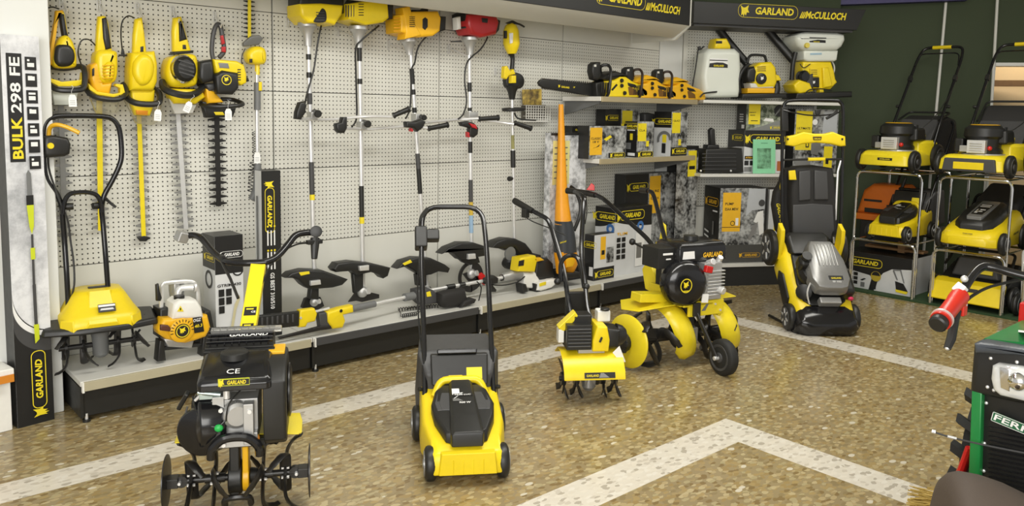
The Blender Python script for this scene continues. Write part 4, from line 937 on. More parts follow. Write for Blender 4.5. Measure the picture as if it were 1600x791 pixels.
part('handle', t, lambda mb: (wire(mb, [(107,480,YH-.03),(104,425,YH-.02),(101,380,YH),(98,340,YH),(97,325,YH),(90,305,YH),(74,280,YH),(69,250,YH),(68,210,YH),(72,192,YH),(84,183,YH),(105,181,YH),(160,182,YH),(178,188,YH),(187,205,YH),(190,240,YH),(186,260,YH),(174,285,YH),(163,305,YH),(159,325,YH),(161,350,YH),(165,400,YH-.02),(169,455,YH-.03),(170,475,YH-.04)], 0.0125, BLG, 4, seg=12),
   wire(mb, [(98,335,YH-.02),(100,318,YH-.02),(107,305,YH-.02),(120,301,YH-.02),(140,301,YH-.02),(152,306,YH-.02),(158,318,YH-.02),(160,332,YH-.02)], 0.011, BLG, 4, seg=10)), world=True)
part('clamp_knob', t, lambda mb: (mb.prof([(0,0.014),(0.02,0.018),(0.04,0.016)], Q(100,323,YH), (1,-0.2,0), BLK, 12)), world=True)
part('clamp_knob', t, lambda mb: (mb.prof([(0,0.014),(0.02,0.018),(0.04,0.016)], Q(158,321,YH), (-1,-0.2,0), BLK, 12)), world=True)
part('locking_lever', t, lambda mb: wire(mb, [(163,308,YH),(171,316,YH-.03),(181,324,YH-.05)], 0.007, BLK, 3), world=True)
part('switch_box', t, lambda mb: slab(mb, [(66,213),(80,211),(103,215),(108,225),(106,240),(98,244),(72,246),(66,240)], YH-.03, 0.09, BLK, 0.015), world=True)
part('switch_button', t, lambda mb: mb.prof([(0,0.015),(0.008,0.013)], Q(79,228,YH-.075), (0,-1,0), YEL, 16), world=True)
part('safety_lever', t, lambda mb: (wire(mb, [(76,214,YH-.02),(78,200,YH-.03),(88,195,YH-.06),(105,199,YH-.08),(124,208,YH-.10)], 0.010, YOR, 4),), world=True)
part('cable', t, lambda mb: wire(mb, [(75,246,YH-.02),(78,270,YH-.01),(95,318,YH-.02),(106,345,YH-.02),(110,375,YH-.02),(115,410,YH-.03),(116,445,YH-.04),(110,470,YH-.03)], 0.0045, BLK, 4), world=True)

# petrol water pump
YW = 4.16
t = thing('water_pump', (Q(286,555,YW).x, YW, SH), 'small petrol water pump with a white tank and yellow cover on the deck', 'water pump')
P('carry_frame', t, lambda mb: wire(mb, [(252,500,YW),(252,456,YW),(254,446,YW),(262,442,YW),(297,440,YW),(306,446,YW),(309,458,YW),(311,500,YW)], 0.011, SIL, 4, seg=10))
P('throttle_handle', t, lambda mb: (slab(mb, [(243,445),(247,443),(249,456),(252,465),(250,470),(244,470)], YW-.03, 0.03, BLK, 0.006)))
P('fuel_tank', t, lambda mb: slab(mb, [(265,472),(274,465),(300,465),(308,476),(312,494),(262,496),(263,480)], YW-.04, 0.14, WHT, 0.02))
P('fuel_cap', t, lambda mb: mb.prof([(0,0.026),(0.02,0.026)], Q(280,468,YW-.05), (0,0,1), BLK, 16))
P('outlet_pipe', t, lambda mb: (wire(mb, [(278,464,YW+.0),(279,455,YW),(286,450,YW),(303,449,YW-.02)], 0.017, SIL, 4, seg=12), mb.prof([(0,0.026),(0.012,0.026)], Q(303,449,YW-.02), (1,-0.2,0), SIL, 14)))
P('pump_body', t, lambda mb: (mb.prof([(0,0.035),(0.03,0.038),(0.07,0.038),(0.085,0.025)], Q(276,462,YW+.06), (0,0,1), CAS, 16),))
P('filler_neck', t, lambda mb: slab(mb, [(268,440),(278,438),(280,456),(269,458)], YW+.03, 0.06, CAS, 0.01))
P('warning_label', t, lambda mb: (slab(mb, [(277,487),(287,487),(282,478)], YW-.112, 0.003, INKY, 0.0005), slab(mb, [(281,481.5),(283,481.5),(282.6,485),(281.4,485)], YW-.114, 0.003, INKB, 0.0004)))
P('engine_block', t, lambda mb: (slab(mb, [(244,480),(262,476),(262,520),(244,525)], YW+.02, 0.12, BLK, 0.01), slab(mb, [(312,482),(322,482),(330,520),(328,534),(304,534)], YW+.0, 0.14, BLK, 0.01)))
P('recoil_cover', t, lambda mb: slab(mb, [(242,513),(250,496),(320,490),(325,510),(317,524),(300,530),(285,534),(256,528),(244,520)], YW-.06, 0.10, YOR, 0.02))
ck = Q(283,516,YW-.115); k = px(283,516,YW-.115)
P('recoil_grille', t, lambda mb: (mb.prof([(0,19*k),(0.014,18*k),(0.02,14*k)], ck, (0,-1,0), YOR, 28), [mb.box(ck + V((15.5*k*math.cos(q*0.3), -0.016, 15.5*k*math.sin(q*0.3))), (4*k, 0.008, 1.1*k), BLK, (0, -q*0.3, 0)) for q in range(12)]))
P('recoil_hub', t, lambda mb: (mb.prof([(0.012,12*k),(0.024,11*k)], ck, (0,-1,0), BLK, 24), emb(mb, ck+V((0,-0.0245,0)), 10*k, INKY)))
P('starter_grip', t, lambda mb: slab(mb, [(250,507),(262,508),(268,514),(265,518),(250,516)], YW-.12, 0.02, mat('brown_plastic',(0.10,0.035,0.02),0.4), 0.006))
P('model_plate', t, lambda mb: (slab(mb, [(301,497),(315,495),(319,518),(304,521)], YW-.112, 0.004, INKB, 0.0005), mb.text('OGZ', Q(302,504,YW-.116), (1,0,0.05), (0,0,1), 5*k, INKW, 0.02, 0.1, 'L', width=12*k), mb.text('40.3', Q(304,513,YW-.116), (1,0,0.05), (0,0,1), 5*k, INKY, 0.02, 0.1, 'L', width=12*k)))
P('exhaust', t, lambda mb: slab(mb, [(250,526),(300,528),(296,542),(258,540)], YW-.04, 0.09, CAS, 0.015))
P('base_frame', t, lambda mb: (wire(mb, [(250,545,YW-.06),(318,538,YW-.06)], 0.012, BLK, 0), wire(mb, [(250,538,YW+.08),(318,532,YW+.08)], 0.010, BLK, 0)))
for u_, v_ in ((249,552),(317,546)):
    P('foot', t, lambda mb: slab(mb, [(u_-3,v_-22),(u_+4,v_-22),(u_+7,v_+9),(u_-6,v_+11)], YW-.05, 0.07, BLK, 0.006))

# scabbard saw, pole tool, coiled cord, pouch and power head lying on the deck
def Z(u, v, z): return at_z(u, v, z)
def lie(mb, pts, z, th, m, edge=0.008):
    """solid lying on the deck: outline at height z, th thick"""
    P_ = [at_z(u, v, z) for u, v in pts]
    mb.prism([(p.x, p.y) for p in P_], lambda a, b, d: V((a, b, z+d)), -th/2, th/2, m, min(edge, th*0.45), 3, min(edge, th*0.45))
YS = 4.06
t = thing('pruning_saw', (Q(440,505,YS).x, YS, SH), 'saw in a long ribbed black scabbard with a yellow head, on the deck', 'saw')
P('scabbard', t, lambda mb: (slab(mb, [(393,494),(466,486),(466,509),(393,517)], YS, 0.035, BLK, 0.008), [slab(mb, [(u,493.2-(u-393)*0.11+5),(u+3,493-(u-393)*0.11+5),(u+3,510-(u-393)*0.10),(u,510-(u-393)*0.10)], YS-.018, 0.006, DGR, 0.002) for u in range(400, 462, 8)]))
P('head', t, lambda mb: slab(mb, [(466,484),(489,481),(493,489),(490,501),(478,504),(475,510),(465,511)], YS, 0.05, YEL, 0.010))
P('screw', t, lambda mb: mb.prof([(0,0.008),(0.004,0.006)], Q(470,497,YS-.026), (0,-1,0), SIL, 10))
P('rod', t, lambda mb: wire(mb, [(490,488,YS),(514,482,YS+.01)], 0.008, SIL, 0))
t = thing('pole_hedge_trimmer', Z(560,490,SH), 'grey and yellow pole hedge trimmer lying along the deck', 'hedge trimmer')
za = SH+0.05
P('blade', t, lambda mb: (slab(mb, [(434,527),(497,510),(516,509),(516,514),(500,516),(436,530)], 4.045, 0.02, BLM, 0.004),))
P('gear_housing', t, lambda mb: slab(mb, [(495,489),(507,487),(515,500),(517,513),(498,514)], 4.07, 0.05, DGR, 0.008))
P('motor_head', t, lambda mb: (slab(mb, [(507,487),(530,480),(548,476),(549,487),(533,491),(536,500),(532,511),(516,513),(508,502)], 4.07, 0.07, YEL, 0.015), mb.prof([(0,0.010),(0.004,0.008)], Q(533,486,4.033), (0,-1,0), BLK, 12)))
zp = at_y(560, 482, 4.08).z
P('front_grip', t, lambda mb: wire(mb, [(548,483,4.08),(585,475,4.12)], 0.021, GRY, 0, seg=12))
P('shaft', t, lambda mb: wire(mb, [(583,475.5,4.12),(636,464,4.17)], 0.012, SIL, 0, seg=12))
P('rear_grip', t, lambda mb: wire(mb, [(632,465,4.165),(652,461,4.185)], 0.026, GRY, 0, seg=12))
P('rear_housing', t, lambda mb: slab(mb, [(645,452),(662,448),(672,452),(682,460),(686,472),(668,474),(654,476),(645,468)], 4.19, 0.09, DGR, 0.02))
P('warning_label', t, lambda mb: slab(mb, [(666,457),(672,455),(674,463),(667,464)], 4.145, 0.004, INKY, 0.0005))
def zig(mb):
    pts = []
    a, b, c2 = Z(618,484,SH+.012), Z(640,477,SH+.012), Z(686,480,SH+.012)
    coil(mb, Z(622,484,SH+.014), Z(686,478,SH+.014), 0.011, 0.0028, 15, BLK)
    coil(mb, Z(628,494,SH+.014), Z(652,490,SH+.014), 0.011, 0.0028, 8, BLK)
    mb.tube(smooth_path([Z(652,490,SH+.014), Z(657,485,SH+.014), Z(648,480,SH+.016), Z(635,484,SH+.014)], 5), 0.0028, BLK, 6)
    mb.tube(smooth_path([Z(622,484,SH+.014), Z(626,489,SH+.012), Z(626,494,SH+.012), Z(628,494,SH+.014)], 5), 0.0028, BLK, 6)
tag(part('coiled_cord', None, zig), 'black coiled cord lying loose at the front of the deck', 'cord')
t = thing('tool_pouch', Z(712,478,SH), 'black fabric harness pouch lying on the deck behind the mower handle', 'pouch')
P('body', t, lambda mb: slab(mb, [(684,458),(697,454),(722,450),(726,470),(715,478),(690,480),(684,472)], 4.13, 0.10, BAG, 0.03))
P('strap', t, lambda mb: slab(mb, [(722,470),(735,465),(741,467),(738,473),(716,480)], 4.09, 0.06, BAG, 0.012))
YQ = 4.20
t = thing('power_head', (Q(830,450,YQ).x, YQ, SH), 'petrol multi-tool power head with a yellow cover and white tank lying on the deck', 'power head')
P('shaft', t, lambda mb: wire(mb, [(665,455,YQ-.02),(790,433,YQ-.01)], 0.012, SIL, 0, seg=12))
P('shaft_clamp', t, lambda mb: wire(mb, [(698,449,YQ-.02),(710,447,YQ-.02)], 0.017, BLK, 0, seg=10))
P('shaft_clamp', t, lambda mb: wire(mb, [(718,446,YQ-.02),(726,444,YQ-.02)], 0.016, BLK, 0, seg=10))
P('handle', t, lambda mb: (slab(mb, [(757,435),(770,430),(776,434),(775,442),(766,444),(773,452),(772,456),(766,456),(764,446),(757,444)], YQ-.04, 0.05, BLK, 0.010)))
P('loop_strap', t, lambda mb: wire(mb, [(745,440,YQ-.04),(752,450,YQ-.06),(748,470,YQ-.06)], 0.004, BLK, 3))
P('gear_cone', t, lambda mb: mb.prof([(0,0.02),(0.02,0.028),(0.10,0.036),(0.16,0.055)], Q(783,434,YQ), Q(818,426,YQ)-Q(783,434,YQ), CAS, 16))
P('clamp_ring', t, lambda mb: wire(mb, [(783,434,YQ),(789,433,YQ)], 0.024, BLK, 0, seg=12))
P('engine_cover', t, lambda mb: (slab(mb, [(806,402),(830,398),(833,404),(829,424),(803,423)], YQ-.03, 0.10, YEL, 0.012), slab(mb, [(811,408),(819,406),(818,415),(810,416)], YQ-.082, 0.006, BLK, 0.001)))
P('engine_block', t, lambda mb: (slab(mb, [(830,406),(848,402),(856,410),(858,432),(840,438),(828,430)], YQ, 0.13, BLK, 0.02), slab(mb, [(830,402),(834,396),(842,398),(842,404)], YQ-.02, 0.05, BLK, 0.008)))
P('top_cover', t, lambda mb: slab(mb, [(831,404),(842,402),(848,406),(836,409)], YQ-.06, 0.04, YOR, 0.006))
P('crankcase', t, lambda mb: slab(mb, [(812,424),(830,424),(838,438),(836,450),(812,448)], YQ-.01, 0.10, WHT, 0.015))
P('fuel_tank', t, lambda mb: (slab(mb, [(834,440),(852,435),(862,434),(863,440),(854,448),(838,453),(832,452)], YQ-.05, 0.12, WHT, 0.015), slab(mb, [(843,443),(853,440),(853,445),(843,448)], YQ-.112, 0.004, INKY, 0.0005)))
for u_ in (814, 834): P('foot', t, lambda mb: slab(mb, [(u_-4,442),(u_+3,443),(u_+6,455),(u_-2,457)], YQ-.05, 0.08, BLK, 0.01))
P('cable', t, lambda mb: wire(mb, [(760,444,YQ-.05),(785,446,YQ-.05),(808,441,YQ-.06),(820,432,YQ-.06)], 0.0045, BLK, 4))
# silver carton and orange blower vacuum
A, w_, h_ = yspan(861, 917, 208, 4.25, SH)
b = Box(w_, 0.06, h_, PHL, side=PHL, top=CARD)
b.rect('F', 0.06, 0.66, 0.52, 0.95, mat('pale_yellow_ink', (0.72,0.66,0.25), 0.5)).rect('F', 0, 0.985, 1, 1, INKB)
for k in range(6): b.rect('F', 0.10, 0.70+0.04*k, 0.46, 0.708+0.04*k, GRY)
b.rect('F', 0.0, 0.0, 1.0, 0.10, INKB)
b.done('carton', A, 'tall silvery carton with a pale yellow panel, behind the orange blower')
YO = 4.12
t = thing('leaf_blower', (Q(888,428,YO).x, YO, SH), 'orange and dark grey leaf blower standing upright on the deck, nozzle up', 'leaf blower')
def Rg(u, v, w_, y, dep=None): 
    k_ = px(u, v, y); c_ = Q(u, v, y); return (c_, w_*k_/2)
def upr(mb, rows, m, y0):
    rg = []
    for u, v, w_, y in rows:
        c_, r_ = Rg(u, v, w_, y); rg.append([c_ + V((r_*math.cos(q*math.pi/10)*1.0, r_*0.9*math.sin(q*math.pi/10), 0)) for q in range(20)])
    mb.rings(rg, m)
P('nozzle', t, lambda mb: upr(mb, [(876.5,163,8,YO+.12),(877,200,11,YO+.11),(877.5,250,14,YO+.09),(877.5,290,18,YO+.06),(878.5,320,23,YO+.04),(880,350,28,YO)], ORA, YO))
P('grey_collar', t, lambda mb: upr(mb, [(880,345,28.5,YO),(881,350,30,YO),(882,372,36,YO),(883,393,38,YO)], mat('slate_plastic', (0.045,0.05,0.058), 0.35), YO))
P('collar_lettering', t, lambda mb: (mb.text('GARLAND', Q(875,381,YO-.077), (1,0,0.1), (0,0,1), 0.012, INKY, 0.03, 0.1, 'L', width=0.065), mb.face([mb.vert(Q(869,381,YO-.074)+V((a*0.018,0,b*0.018))) for a, b in HEAD], INKY)))
P('motor_housing', t, lambda mb: (upr(mb, [(883,390,36,YO),(884,398,38,YO),(886,412,36,YO),(888,424,20,YO)], ORA, YO), slab(mb, [(868,396),(878,394),(884,412),(880,428),(872,428)], YO-.04, 0.05, ORA, 0.012)))
P('air_intake', t, lambda mb: slab(mb, [(883,400),(893,398),(898,408),(894,417),(885,418)], YO-.075, 0.02, YOR, 0.008))
P('rear_handle', t, lambda mb: wire(mb, [(897,360,YO),(905,340,YO+.02),(907,320,YO+.03),(900,300,YO+.05),(892,292,YO+.05)], 0.014, BLK, 4))
P('support_foot', t, lambda mb: slab(mb, [(874,424),(900,424),(905,431),(872,432)], YO, 0.14, BLK, 0.01))
# cartons on the right end of the deck
A, w_, h_ = yspan(929, 961, 366, 4.12, SH)
b = Box(w_, 0.10, h_, CARW, side=CARD, top=CARD)
b.rect('F', 0, 0, 1, 0.27, INKB).logo('F', 0.50, 0.13, w_*0.85, INKY, h=w_*0.22).rect('F', 0.30, 0.45, 0.55, 0.95, INKO).rect('F', 0.35, 0.55, 0.50, 0.65, INKB).rect('F', 0.60, 0.36, 0.95, 0.70, PHD).rect('L', 0.55, 0.10, 0.95, 0.30, INKW).logo('L', 0.5, 0.78, 0.14, INKY, h=0.05)
b.done('carton', A, 'low black-sided carton with a small amber panel, nearest the orange blower')
A, w_, h_ = yspan(962, 1019, 323, 4.14, SH)
b = Box(w_, 0.21, h_, CARW, side=CARW, top=CARD)
arc = [(1-k/10, 0.70+0.10*(k/10)**2) for k in range(11)]
b.poly('F', arc+[(0,1),(1,1)], INKB); b.poly('L', [(1-k/10, 0.70+0.10*(1-(k/10))**2) for k in range(11)]+[(0,1),(1,1)], INKB)
b.logo('F', 0.40, 0.88, w_*0.70, INKY, h=w_*0.17).logo('L', 0.5, 0.86, 0.26, INKY, h=0.07)
BLU = mat('blue_ink', (0.05,0.16,0.42), 0.4)
b.disc('F', 0.68, 0.70, 0.042, BLU, 0.018).disc('L', 0.78, 0.69, 0.042, BLU, 0.018)
for i in range(2):
    for j in range(4): b.rect('F', 0.05+0.13*i, 0.50-0.085*j, 0.15+0.13*i, 0.565-0.085*j, INKB)
b.rect('F', 0.55, 0.10, 0.80, 0.60, INKW).rect('F', 0.58, 0.22, 0.72, 0.45, SGR).text('F', 'TLIM', 0.18, 0.62, 0.022, INKO, w_*0.28).rect('L', 0.1, 0.15, 0.5, 0.55, INKW)
b.done('carton', A, 'white carton with a black top and blue disc, behind the low black-sided carton')
A, w_, h_ = yspan(978, 1057, 271, 4.37, SH)
b = Box(w_, 0.12, h_, PHD, side=CARD, top=CARD)
b.rect('F', 0, 0.62, 0.44, 1, INKB).logo('F', 0.22, 0.86, w_*0.38, INKY, h=w_*0.10).rect('F', 0.46, 0.55, 0.68, 0.97, INKO).text('F', 'PURE', 0.57, 0.80, 0.022, INKB, w_*0.16).text('F', 'EXTRA', 0.57, 0.72, 0.022, INKB, w_*0.16)
b.rect('F', 0.05, 0.40, 0.40, 0.46, INKW).rect('F', 0.62, 0.05, 0.72, 0.22, INKY)
b.done('carton', A, 'tall carton with a garden photograph and amber panel, at the back of the deck end')
A, w_, h_ = yspan(1057, 1071, 236, 4.37, SH)
b = Box(w_, 0.11, h_, CARD, side=CARD)
b.logo('F', 0.5, 0.38, h_*0.36, INKY, 1, h=w_*0.5).text('F', 'BULK 100 DPS', 0.5, 0.80, w_*0.30, INKW, h_*0.28, 1)
b.done('carton', A, 'very narrow upright black carton at the right end of the deck')
A, w_, h_ = yspan(1072, 1092, 228, 4.16, SH)
b = Box(w_, 0.09, h_, PHD, side=PHD, top=CARD)
b.rect('F', 0.2, 0.74, 0.85, 0.96, INKY).rect('F', 0.3, 0.80, 0.75, 0.83, INKB).rect('F', 0, 0.97, 1, 1, INKB)
b.done('carton', A, 'upright carton with a yellow panel standing where the deck meets the angled rack')
# cartons on the lower bracketed shelf
ZS = 1.143
A, w_, h_ = yspan(921, 979, 197, 4.14, ZS)
b = Box(w_, 0.12, h_, PHD, side=CARD, top=CARD)
b.rect('F', 0.02, 0.12, 0.34, 0.95, INKO).text('F', 'CLASSIC', 0.18, 0.62, 0.018, INKB, w_*0.26).text('F', '18 V', 0.18, 0.52, 0.018, INKB, w_*0.16).poly('F', [(0.08,0.32),(0.16,0.34),(0.28,0.44),(0.26,0.38)], INKB).poly('F', [(0.38,0.60),(0.55,0.72),(0.60,0.66),(0.45,0.54)], INKY).rect('F', 0.52, 0.02, 0.99, 0.17, INKB).logo('F', 0.76, 0.095, w_*0.38, INKY, h=w_*0.09)
b.done('carton', A, 'wide carton with an amber panel at the left of the lower bracketed shelf')
A, w_, h_ = yspan(971, 1000, 171, 4.33, ZS)
b = Box(w_, 0.13, h_, PHD, side=CARD, top=CARD)
b.rect('F', 0.05, 0.45, 0.60, 0.97, INKY).rect('F', 0.15, 0.62, 0.5, 0.70, INKB)
b.done('carton', A, 'carton with a yellow panel at the back of the lower bracketed shelf, second from left')
A, w_, h_ = yspan(946, 970, 171, 4.36, ZS)
b = Box(w_, 0.10, h_, CARD, side=CARD); b.logo('F', 0.5, 0.82, w_*0.95, INKY, h=w_*0.24).rect('F', 0.2, 0.60, 0.9, 0.63, INKW).rect('F', 0.6, 0.42, 0.75, 0.55, INKY)
b.done('carton', A, 'black carton behind the wide amber-panelled carton on the lower bracketed shelf')
A, w_, h_ = yspan(996, 1022, 190, 4.13, ZS)
b = Box(w_, 0.125, h_, PHD, side=CARD, top=CARD)
b.rect('F', 0.04, 0.45, 0.55, 0.95, INKY).text('F', 'CLA', 0.30, 0.75, 0.016, INKB, w_*0.35).rect('F', 0.55, 0.30, 0.72, 0.46, INKY).rect('F', 0, 0, 1, 0.16, INKB).logo('F', 0.52, 0.085, w_*0.85, INKY, h=w_*0.22)
b.logo('L', 0.5, 0.87, 0.20, INKY, h=0.045).rect('L', 0.2, 0.74, 0.85, 0.77, INKW).rect('L', 0.45, 0.48, 0.68, 0.66, INKY).rect('L', 0.15, 0.22, 0.55, 0.40, GRY).rect('L', 0.3, 0.04, 0.9, 0.12, INKW)
b.done('carton', A, 'square black-sided carton in the middle of the lower bracketed shelf')
A, w_, h_ = yspan(1050, 1075, 175, 4.13, ZS)
b = Box(w_, 0.18, h_, PHD, side=CARW, top=CARD)
b.rect('F', 0.04, 0.52, 0.55, 0.98, INKY).text('F', 'GLAD', 0.30, 0.80, 0.016, INKB, w_*0.4).rect('F', 0.45, 0.24, 0.62, 0.38, INKY).rect('F', 0, 0, 1, 0.20, INKB).logo('F', 0.52, 0.11, w_*0.85, INKY, h=w_*0.22)
b.rect('L', 0, 0.64, 1, 1, INKB).logo('L', 0.5, 0.78, 0.22, INKY, h=0.05).disc('L', 0.62, 0.36, 0.075, GRY, 0.05, 0, 200).rect('L', 0.52, 0.30, 0.75, 0.48, INKY).rect('L', 0.50, 0.06, 0.72, 0.28, INKB)
b.done('carton', A, 'tall carton with a white side at the right end of the lower bracketed shelf')
t = part('tool_case', None, lambda mb: slab(mb, [(1001,178),(1008,176),(1022,179),(1026,186),(1026,246),(1001,246)], 4.42, 0.10, DGR, 0.02)); tag(t, 'grey plastic case at the back of the lower bracketed shelf', 'case')
A, w_, h_ = yspan(888, 917, 197, 4.40, ZS)
b = Box(w_, 0.09, h_, CARD); b.text('F', 'GARLAND', 0.5, 0.88, 0.014, INKY, w_*0.7)
A.x = max(A.x, 4.50); b.done('carton', A, 'dark carton half hidden behind the orange nozzle, on the lower bracketed shelf')
# ------------------------------------------------------------------ chainsaws on the upper bracketed shelf
YC = 4.20; ZC = 1.614
def chainsaw(t, du, dv, k, body, top, label, bar_=False):
    """outline of the first saw moved by (du, dv) and scaled by k about its lower left corner"""
    u0, v0 = 928, 152
    X = lambda pts: [(u0+(u-u0)*k+du, v0+(v-v0)*k+dv) for u, v in pts]
    P('body', t, lambda mb: slab(mb, X([(936,127),(950,125),(957,120),(966,120),(978,128),(990,132),(1000,140),(1001,149),(998,153),(937,152),(940,146),(937,140)]), YC, 0.17, body, 0.02))
    P('engine_cover', t, lambda mb: slab(mb, X([(929,124),(938,116),(952,111),(968,116),(974,121),(962,122),(954,124),(938,127)]), YC, 0.15, top, 0.02))
    P('cooling_fins', t, lambda mb: [slab(mb, X([(940+3*q,129),(941.4+3*q,129),(940.4+3*q,145),(939+3*q,145)]), YC-.086, 0.006, BLK if top == BLK else BLG, 0.001) for q in range(4)])
    P('hand_guard', t, lambda mb: (slab(mb, X([(922,101),(927,97),(934,97),(934,112),(936,118),(930,126),(924,124),(921,112)]), YC-.035, 0.07, BLK, 0.015), slab(mb, X([(928.5,101),(931.5,101),(931.5,104.5),(928.5,104.5)]), YC-.078, 0.006, PANEL, 0.001)))
    P('front_handle', t, lambda mb: wire(mb, [(a, b, y) for (a, b), y in zip(X([(939,116),(938,106),(942,102),(950,102),(954,108),(954,118),(953,132),(951,145),(948,151)]), (YC+.02,YC,YC-.02,YC-.05,YC-.08,YC-.10,YC-.11,YC-.10,YC-.07))], 0.0115*k, BLK if top == BLK else mat('brown_black_rubber', (0.03,0.018,0.012), 0.5), 4, seg=10))
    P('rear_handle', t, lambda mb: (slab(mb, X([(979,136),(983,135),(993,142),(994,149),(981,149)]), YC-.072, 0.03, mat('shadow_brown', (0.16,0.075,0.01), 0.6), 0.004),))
    P('trigger', t, lambda mb: slab(mb, X([(978,129),(990,132),(994,137),(986,137),(979,134)]), YC-.07, 0.04, BLK, 0.006))
    kk = px(970, 130, YC-.09)
    for a, b, r in ((971,134,3.2),(975.5,145.5,3.4),(971,126,3.4)):
        (a2, b2), = X([(a, b)])
        P('knob', t, lambda mb: mb.prof([(0,r*kk*k),(0.012,r*kk*k*0.85)], Q(a2, b2, YC-.088), (0,-1,0), BLK, 12))
    P('nameplate', t, lambda mb: slab(mb, X(label), YC-.086, 0.004, INKB, 0.0005))
    P('base_foot', t, lambda mb: slab(mb, X([(939,149),(998,151),(998,155),(939,154)]), YC+.01, 0.12, BLK if bar_ else body, 0.006))
t = thing('chainsaw', (Q(960,153,YC).x, YC, ZC), 'yellow and black chainsaw with its bar in a black sleeve, leftmost on the upper shelf', 'chainsaw')
chainsaw(t, 0, 0, 1.0, YEL, BLK, [(955,140),(963,131),(965,133),(957,142)], True)
def cs_bar(mb):
    slab(mb, [(843,125),(849,123.5),(926,131),(928,150),(910,148),(849,138),(842,134),(840,129)], YC+.01, 0.022, BLK, 0.006)
    for i in range(26):
        u = 846+3.1*i; slab(mb, [(u,123.6+(u-846)*0.09),(u+1.6,123.6+(u-846)*0.09),(u+1,121.8+(u-846)*0.09)], YC+.01, 0.012, BLM, 0.002)
        slab(mb, [(u,137+(u-846)*0.15),(u+1.6,137+(u-846)*0.15),(u+1,139.2+(u-846)*0.15)], YC+.01, 0.012, BLM, 0.002)
P('guide_bar', t, cs_bar)
P('bar_lettering', t, lambda mb: (mb.text('GARLAND', Q(877,137,YC-.004), (1,0,0.0)+V((0,0,-0.05)) if False else V((1,0,-0.06)), (0,0,1), 0.014, INKY, 0.03, 0.1, 'L', width=0.085), mb.text('18"', Q(896,137.6,YC-.004), (1,0,-0.06), (0,0,1), 0.012, INKY, 0.02, 0, 'L'), mb.face([mb.vert(Q(872.5,137,YC-.004)+V((a*0.022,0,b*0.022))) for a, b in HEAD], INKY)))
P('spike_bumper', t, lambda mb: slab(mb, [(924,130),(938,126),(940,150),(934,154),(926,150)], YC, 0.10, BLK, 0.01))
t = thing('chainsaw', (Q(1010,155,YC).x, YC, ZC), 'amber chainsaw with a brown-black handle, middle one of the three on the upper shelf', 'chainsaw')
chainsaw(t, 52, 2.0, 0.90, YOR, YOR, [(946,137),(956,139),(957,147),(946,147)])
t = thing('chainsaw', (Q(1058,157,YC).x, YC, ZC), 'amber chainsaw nearest the white sprayer tank, rightmost on the upper shelf', 'chainsaw')
chainsaw(t, 99, 4.5, 0.88, YOR, YOR, [(946,137),(956,139),(957,147),(946,147)])

# ------------------------------------------------------------------ the angled rack
class Wall:
    """measures in an upright plane: point p, along d, normal n towards the shop; off = distance behind it"""
    def __init__(s, p, d, n): s.p, s.d, s.n = V(p), V(d).normalized(), V(n).normalized()
    def Q(s, u, v, off): return at_plane(u, v, s.p - s.n*off, s.n)
    def px(s, u, v, off): return abs(s.Q(u,v,off).z - s.Q(u,v+1,off).z)
    def slab(s, mb, pts, off, th, m, edge=0.012, sm=False):
        o = s.p - s.n*off; L = []
        for u, v in pts: q = s.Q(u, v, off) - o; L.append((q.dot(s.d), q.z))
        if sm: L = [(a.x, a.y) for a in smooth_path([(a, b, 0) for a, b in L], 4, True)]
        e = min(edge, th*0.49)
        mb.prism(L, lambda a, b, d: o + s.d*a + s.n*d + V((0,0,b)), -th/2, th/2, m, e, 3, e)
    def wire(s, mb, pts, r, m, sm=4, seg=8):
        L = [s.Q(*p) for p in pts]; mb.tube(smooth_path(L, sm) if sm else L, r, m, seg)
    def face(s, mb, c, r, m):
        o = [c + s.d*((a-0.4)*r) + V((0,0,(b-0.4)*r)) + s.n*0.001 for a, b in HEAD]; mb.face([mb.vert(p) for p in o], m)
B = Wall(BP, BD, BN)
ZU, ZM, ZD = 1.618, 0.988, 0.201
def bthing(name, u, v, off, z, label, cat):
    q = B.Q(u, v, off); return thing(name, (q.x, q.y, z), label, cat, rz=BA)
O = 0.20
t = bthing('backpack_sprayer', 1119, 150, O, ZU, 'white backpack sprayer tank with a yellow lid on the angled rack', 'sprayer')
P('tank', t, lambda mb: B.slab(mb, [(1093,84),(1100,77),(1140,77),(1148,84),(1149.5,110),(1148,140),(1146,152),(1092,153),(1090,140),(1088,120)], O, 0.24, TNK, 0.05))
P('lid', t, lambda mb: (B.slab(mb, [(1114,61),(1130,61),(1136,72),(1136,77),(1111,77),(1111,71)], O-.02, 0.15, YEL, 0.02), B.slab(mb, [(1119,64),(1128,64),(1128,68),(1119,68)], O-.095, 0.01, BLK, 0.002)))
P('label', t, lambda mb: (B.slab(mb, [(1109,91),(1137,92),(1137,106),(1108,105)], O-.121, 0.003, INKW, 0.0005), B.slab(mb, [(1109,99),(1120,97.5),(1130,98),(1137,101),(1137,106),(1108,105)], O-.124, 0.003, INKB, 0.0005), B.slab(mb, [(1109,93.2),(1137,94.2),(1137,95.4),(1109,94.6)], O-.124, 0.003, INKB, 0.0005),
   mb.text('GARLAND', B.Q(1115,104,O-.128), BD, (0,0,1), 0.016, INKY, 0.03, 0.1, 'L', width=0.095)))
P('spray_wand', t, lambda mb: (B.wire(mb, [(1082,135,O-.06),(1087,105,O-.06),(1091,76,O-.06)], 0.006, BLK, 0), B.wire(mb, [(1091,76,O-.06),(1096,76,O-.06),(1100,72.5,O-.06)], 0.007, BLK, 0), B.slab(mb, [(1090,73),(1094,72),(1095,78),(1091,79)], O-.06, 0.03, BLK, 0.006)))
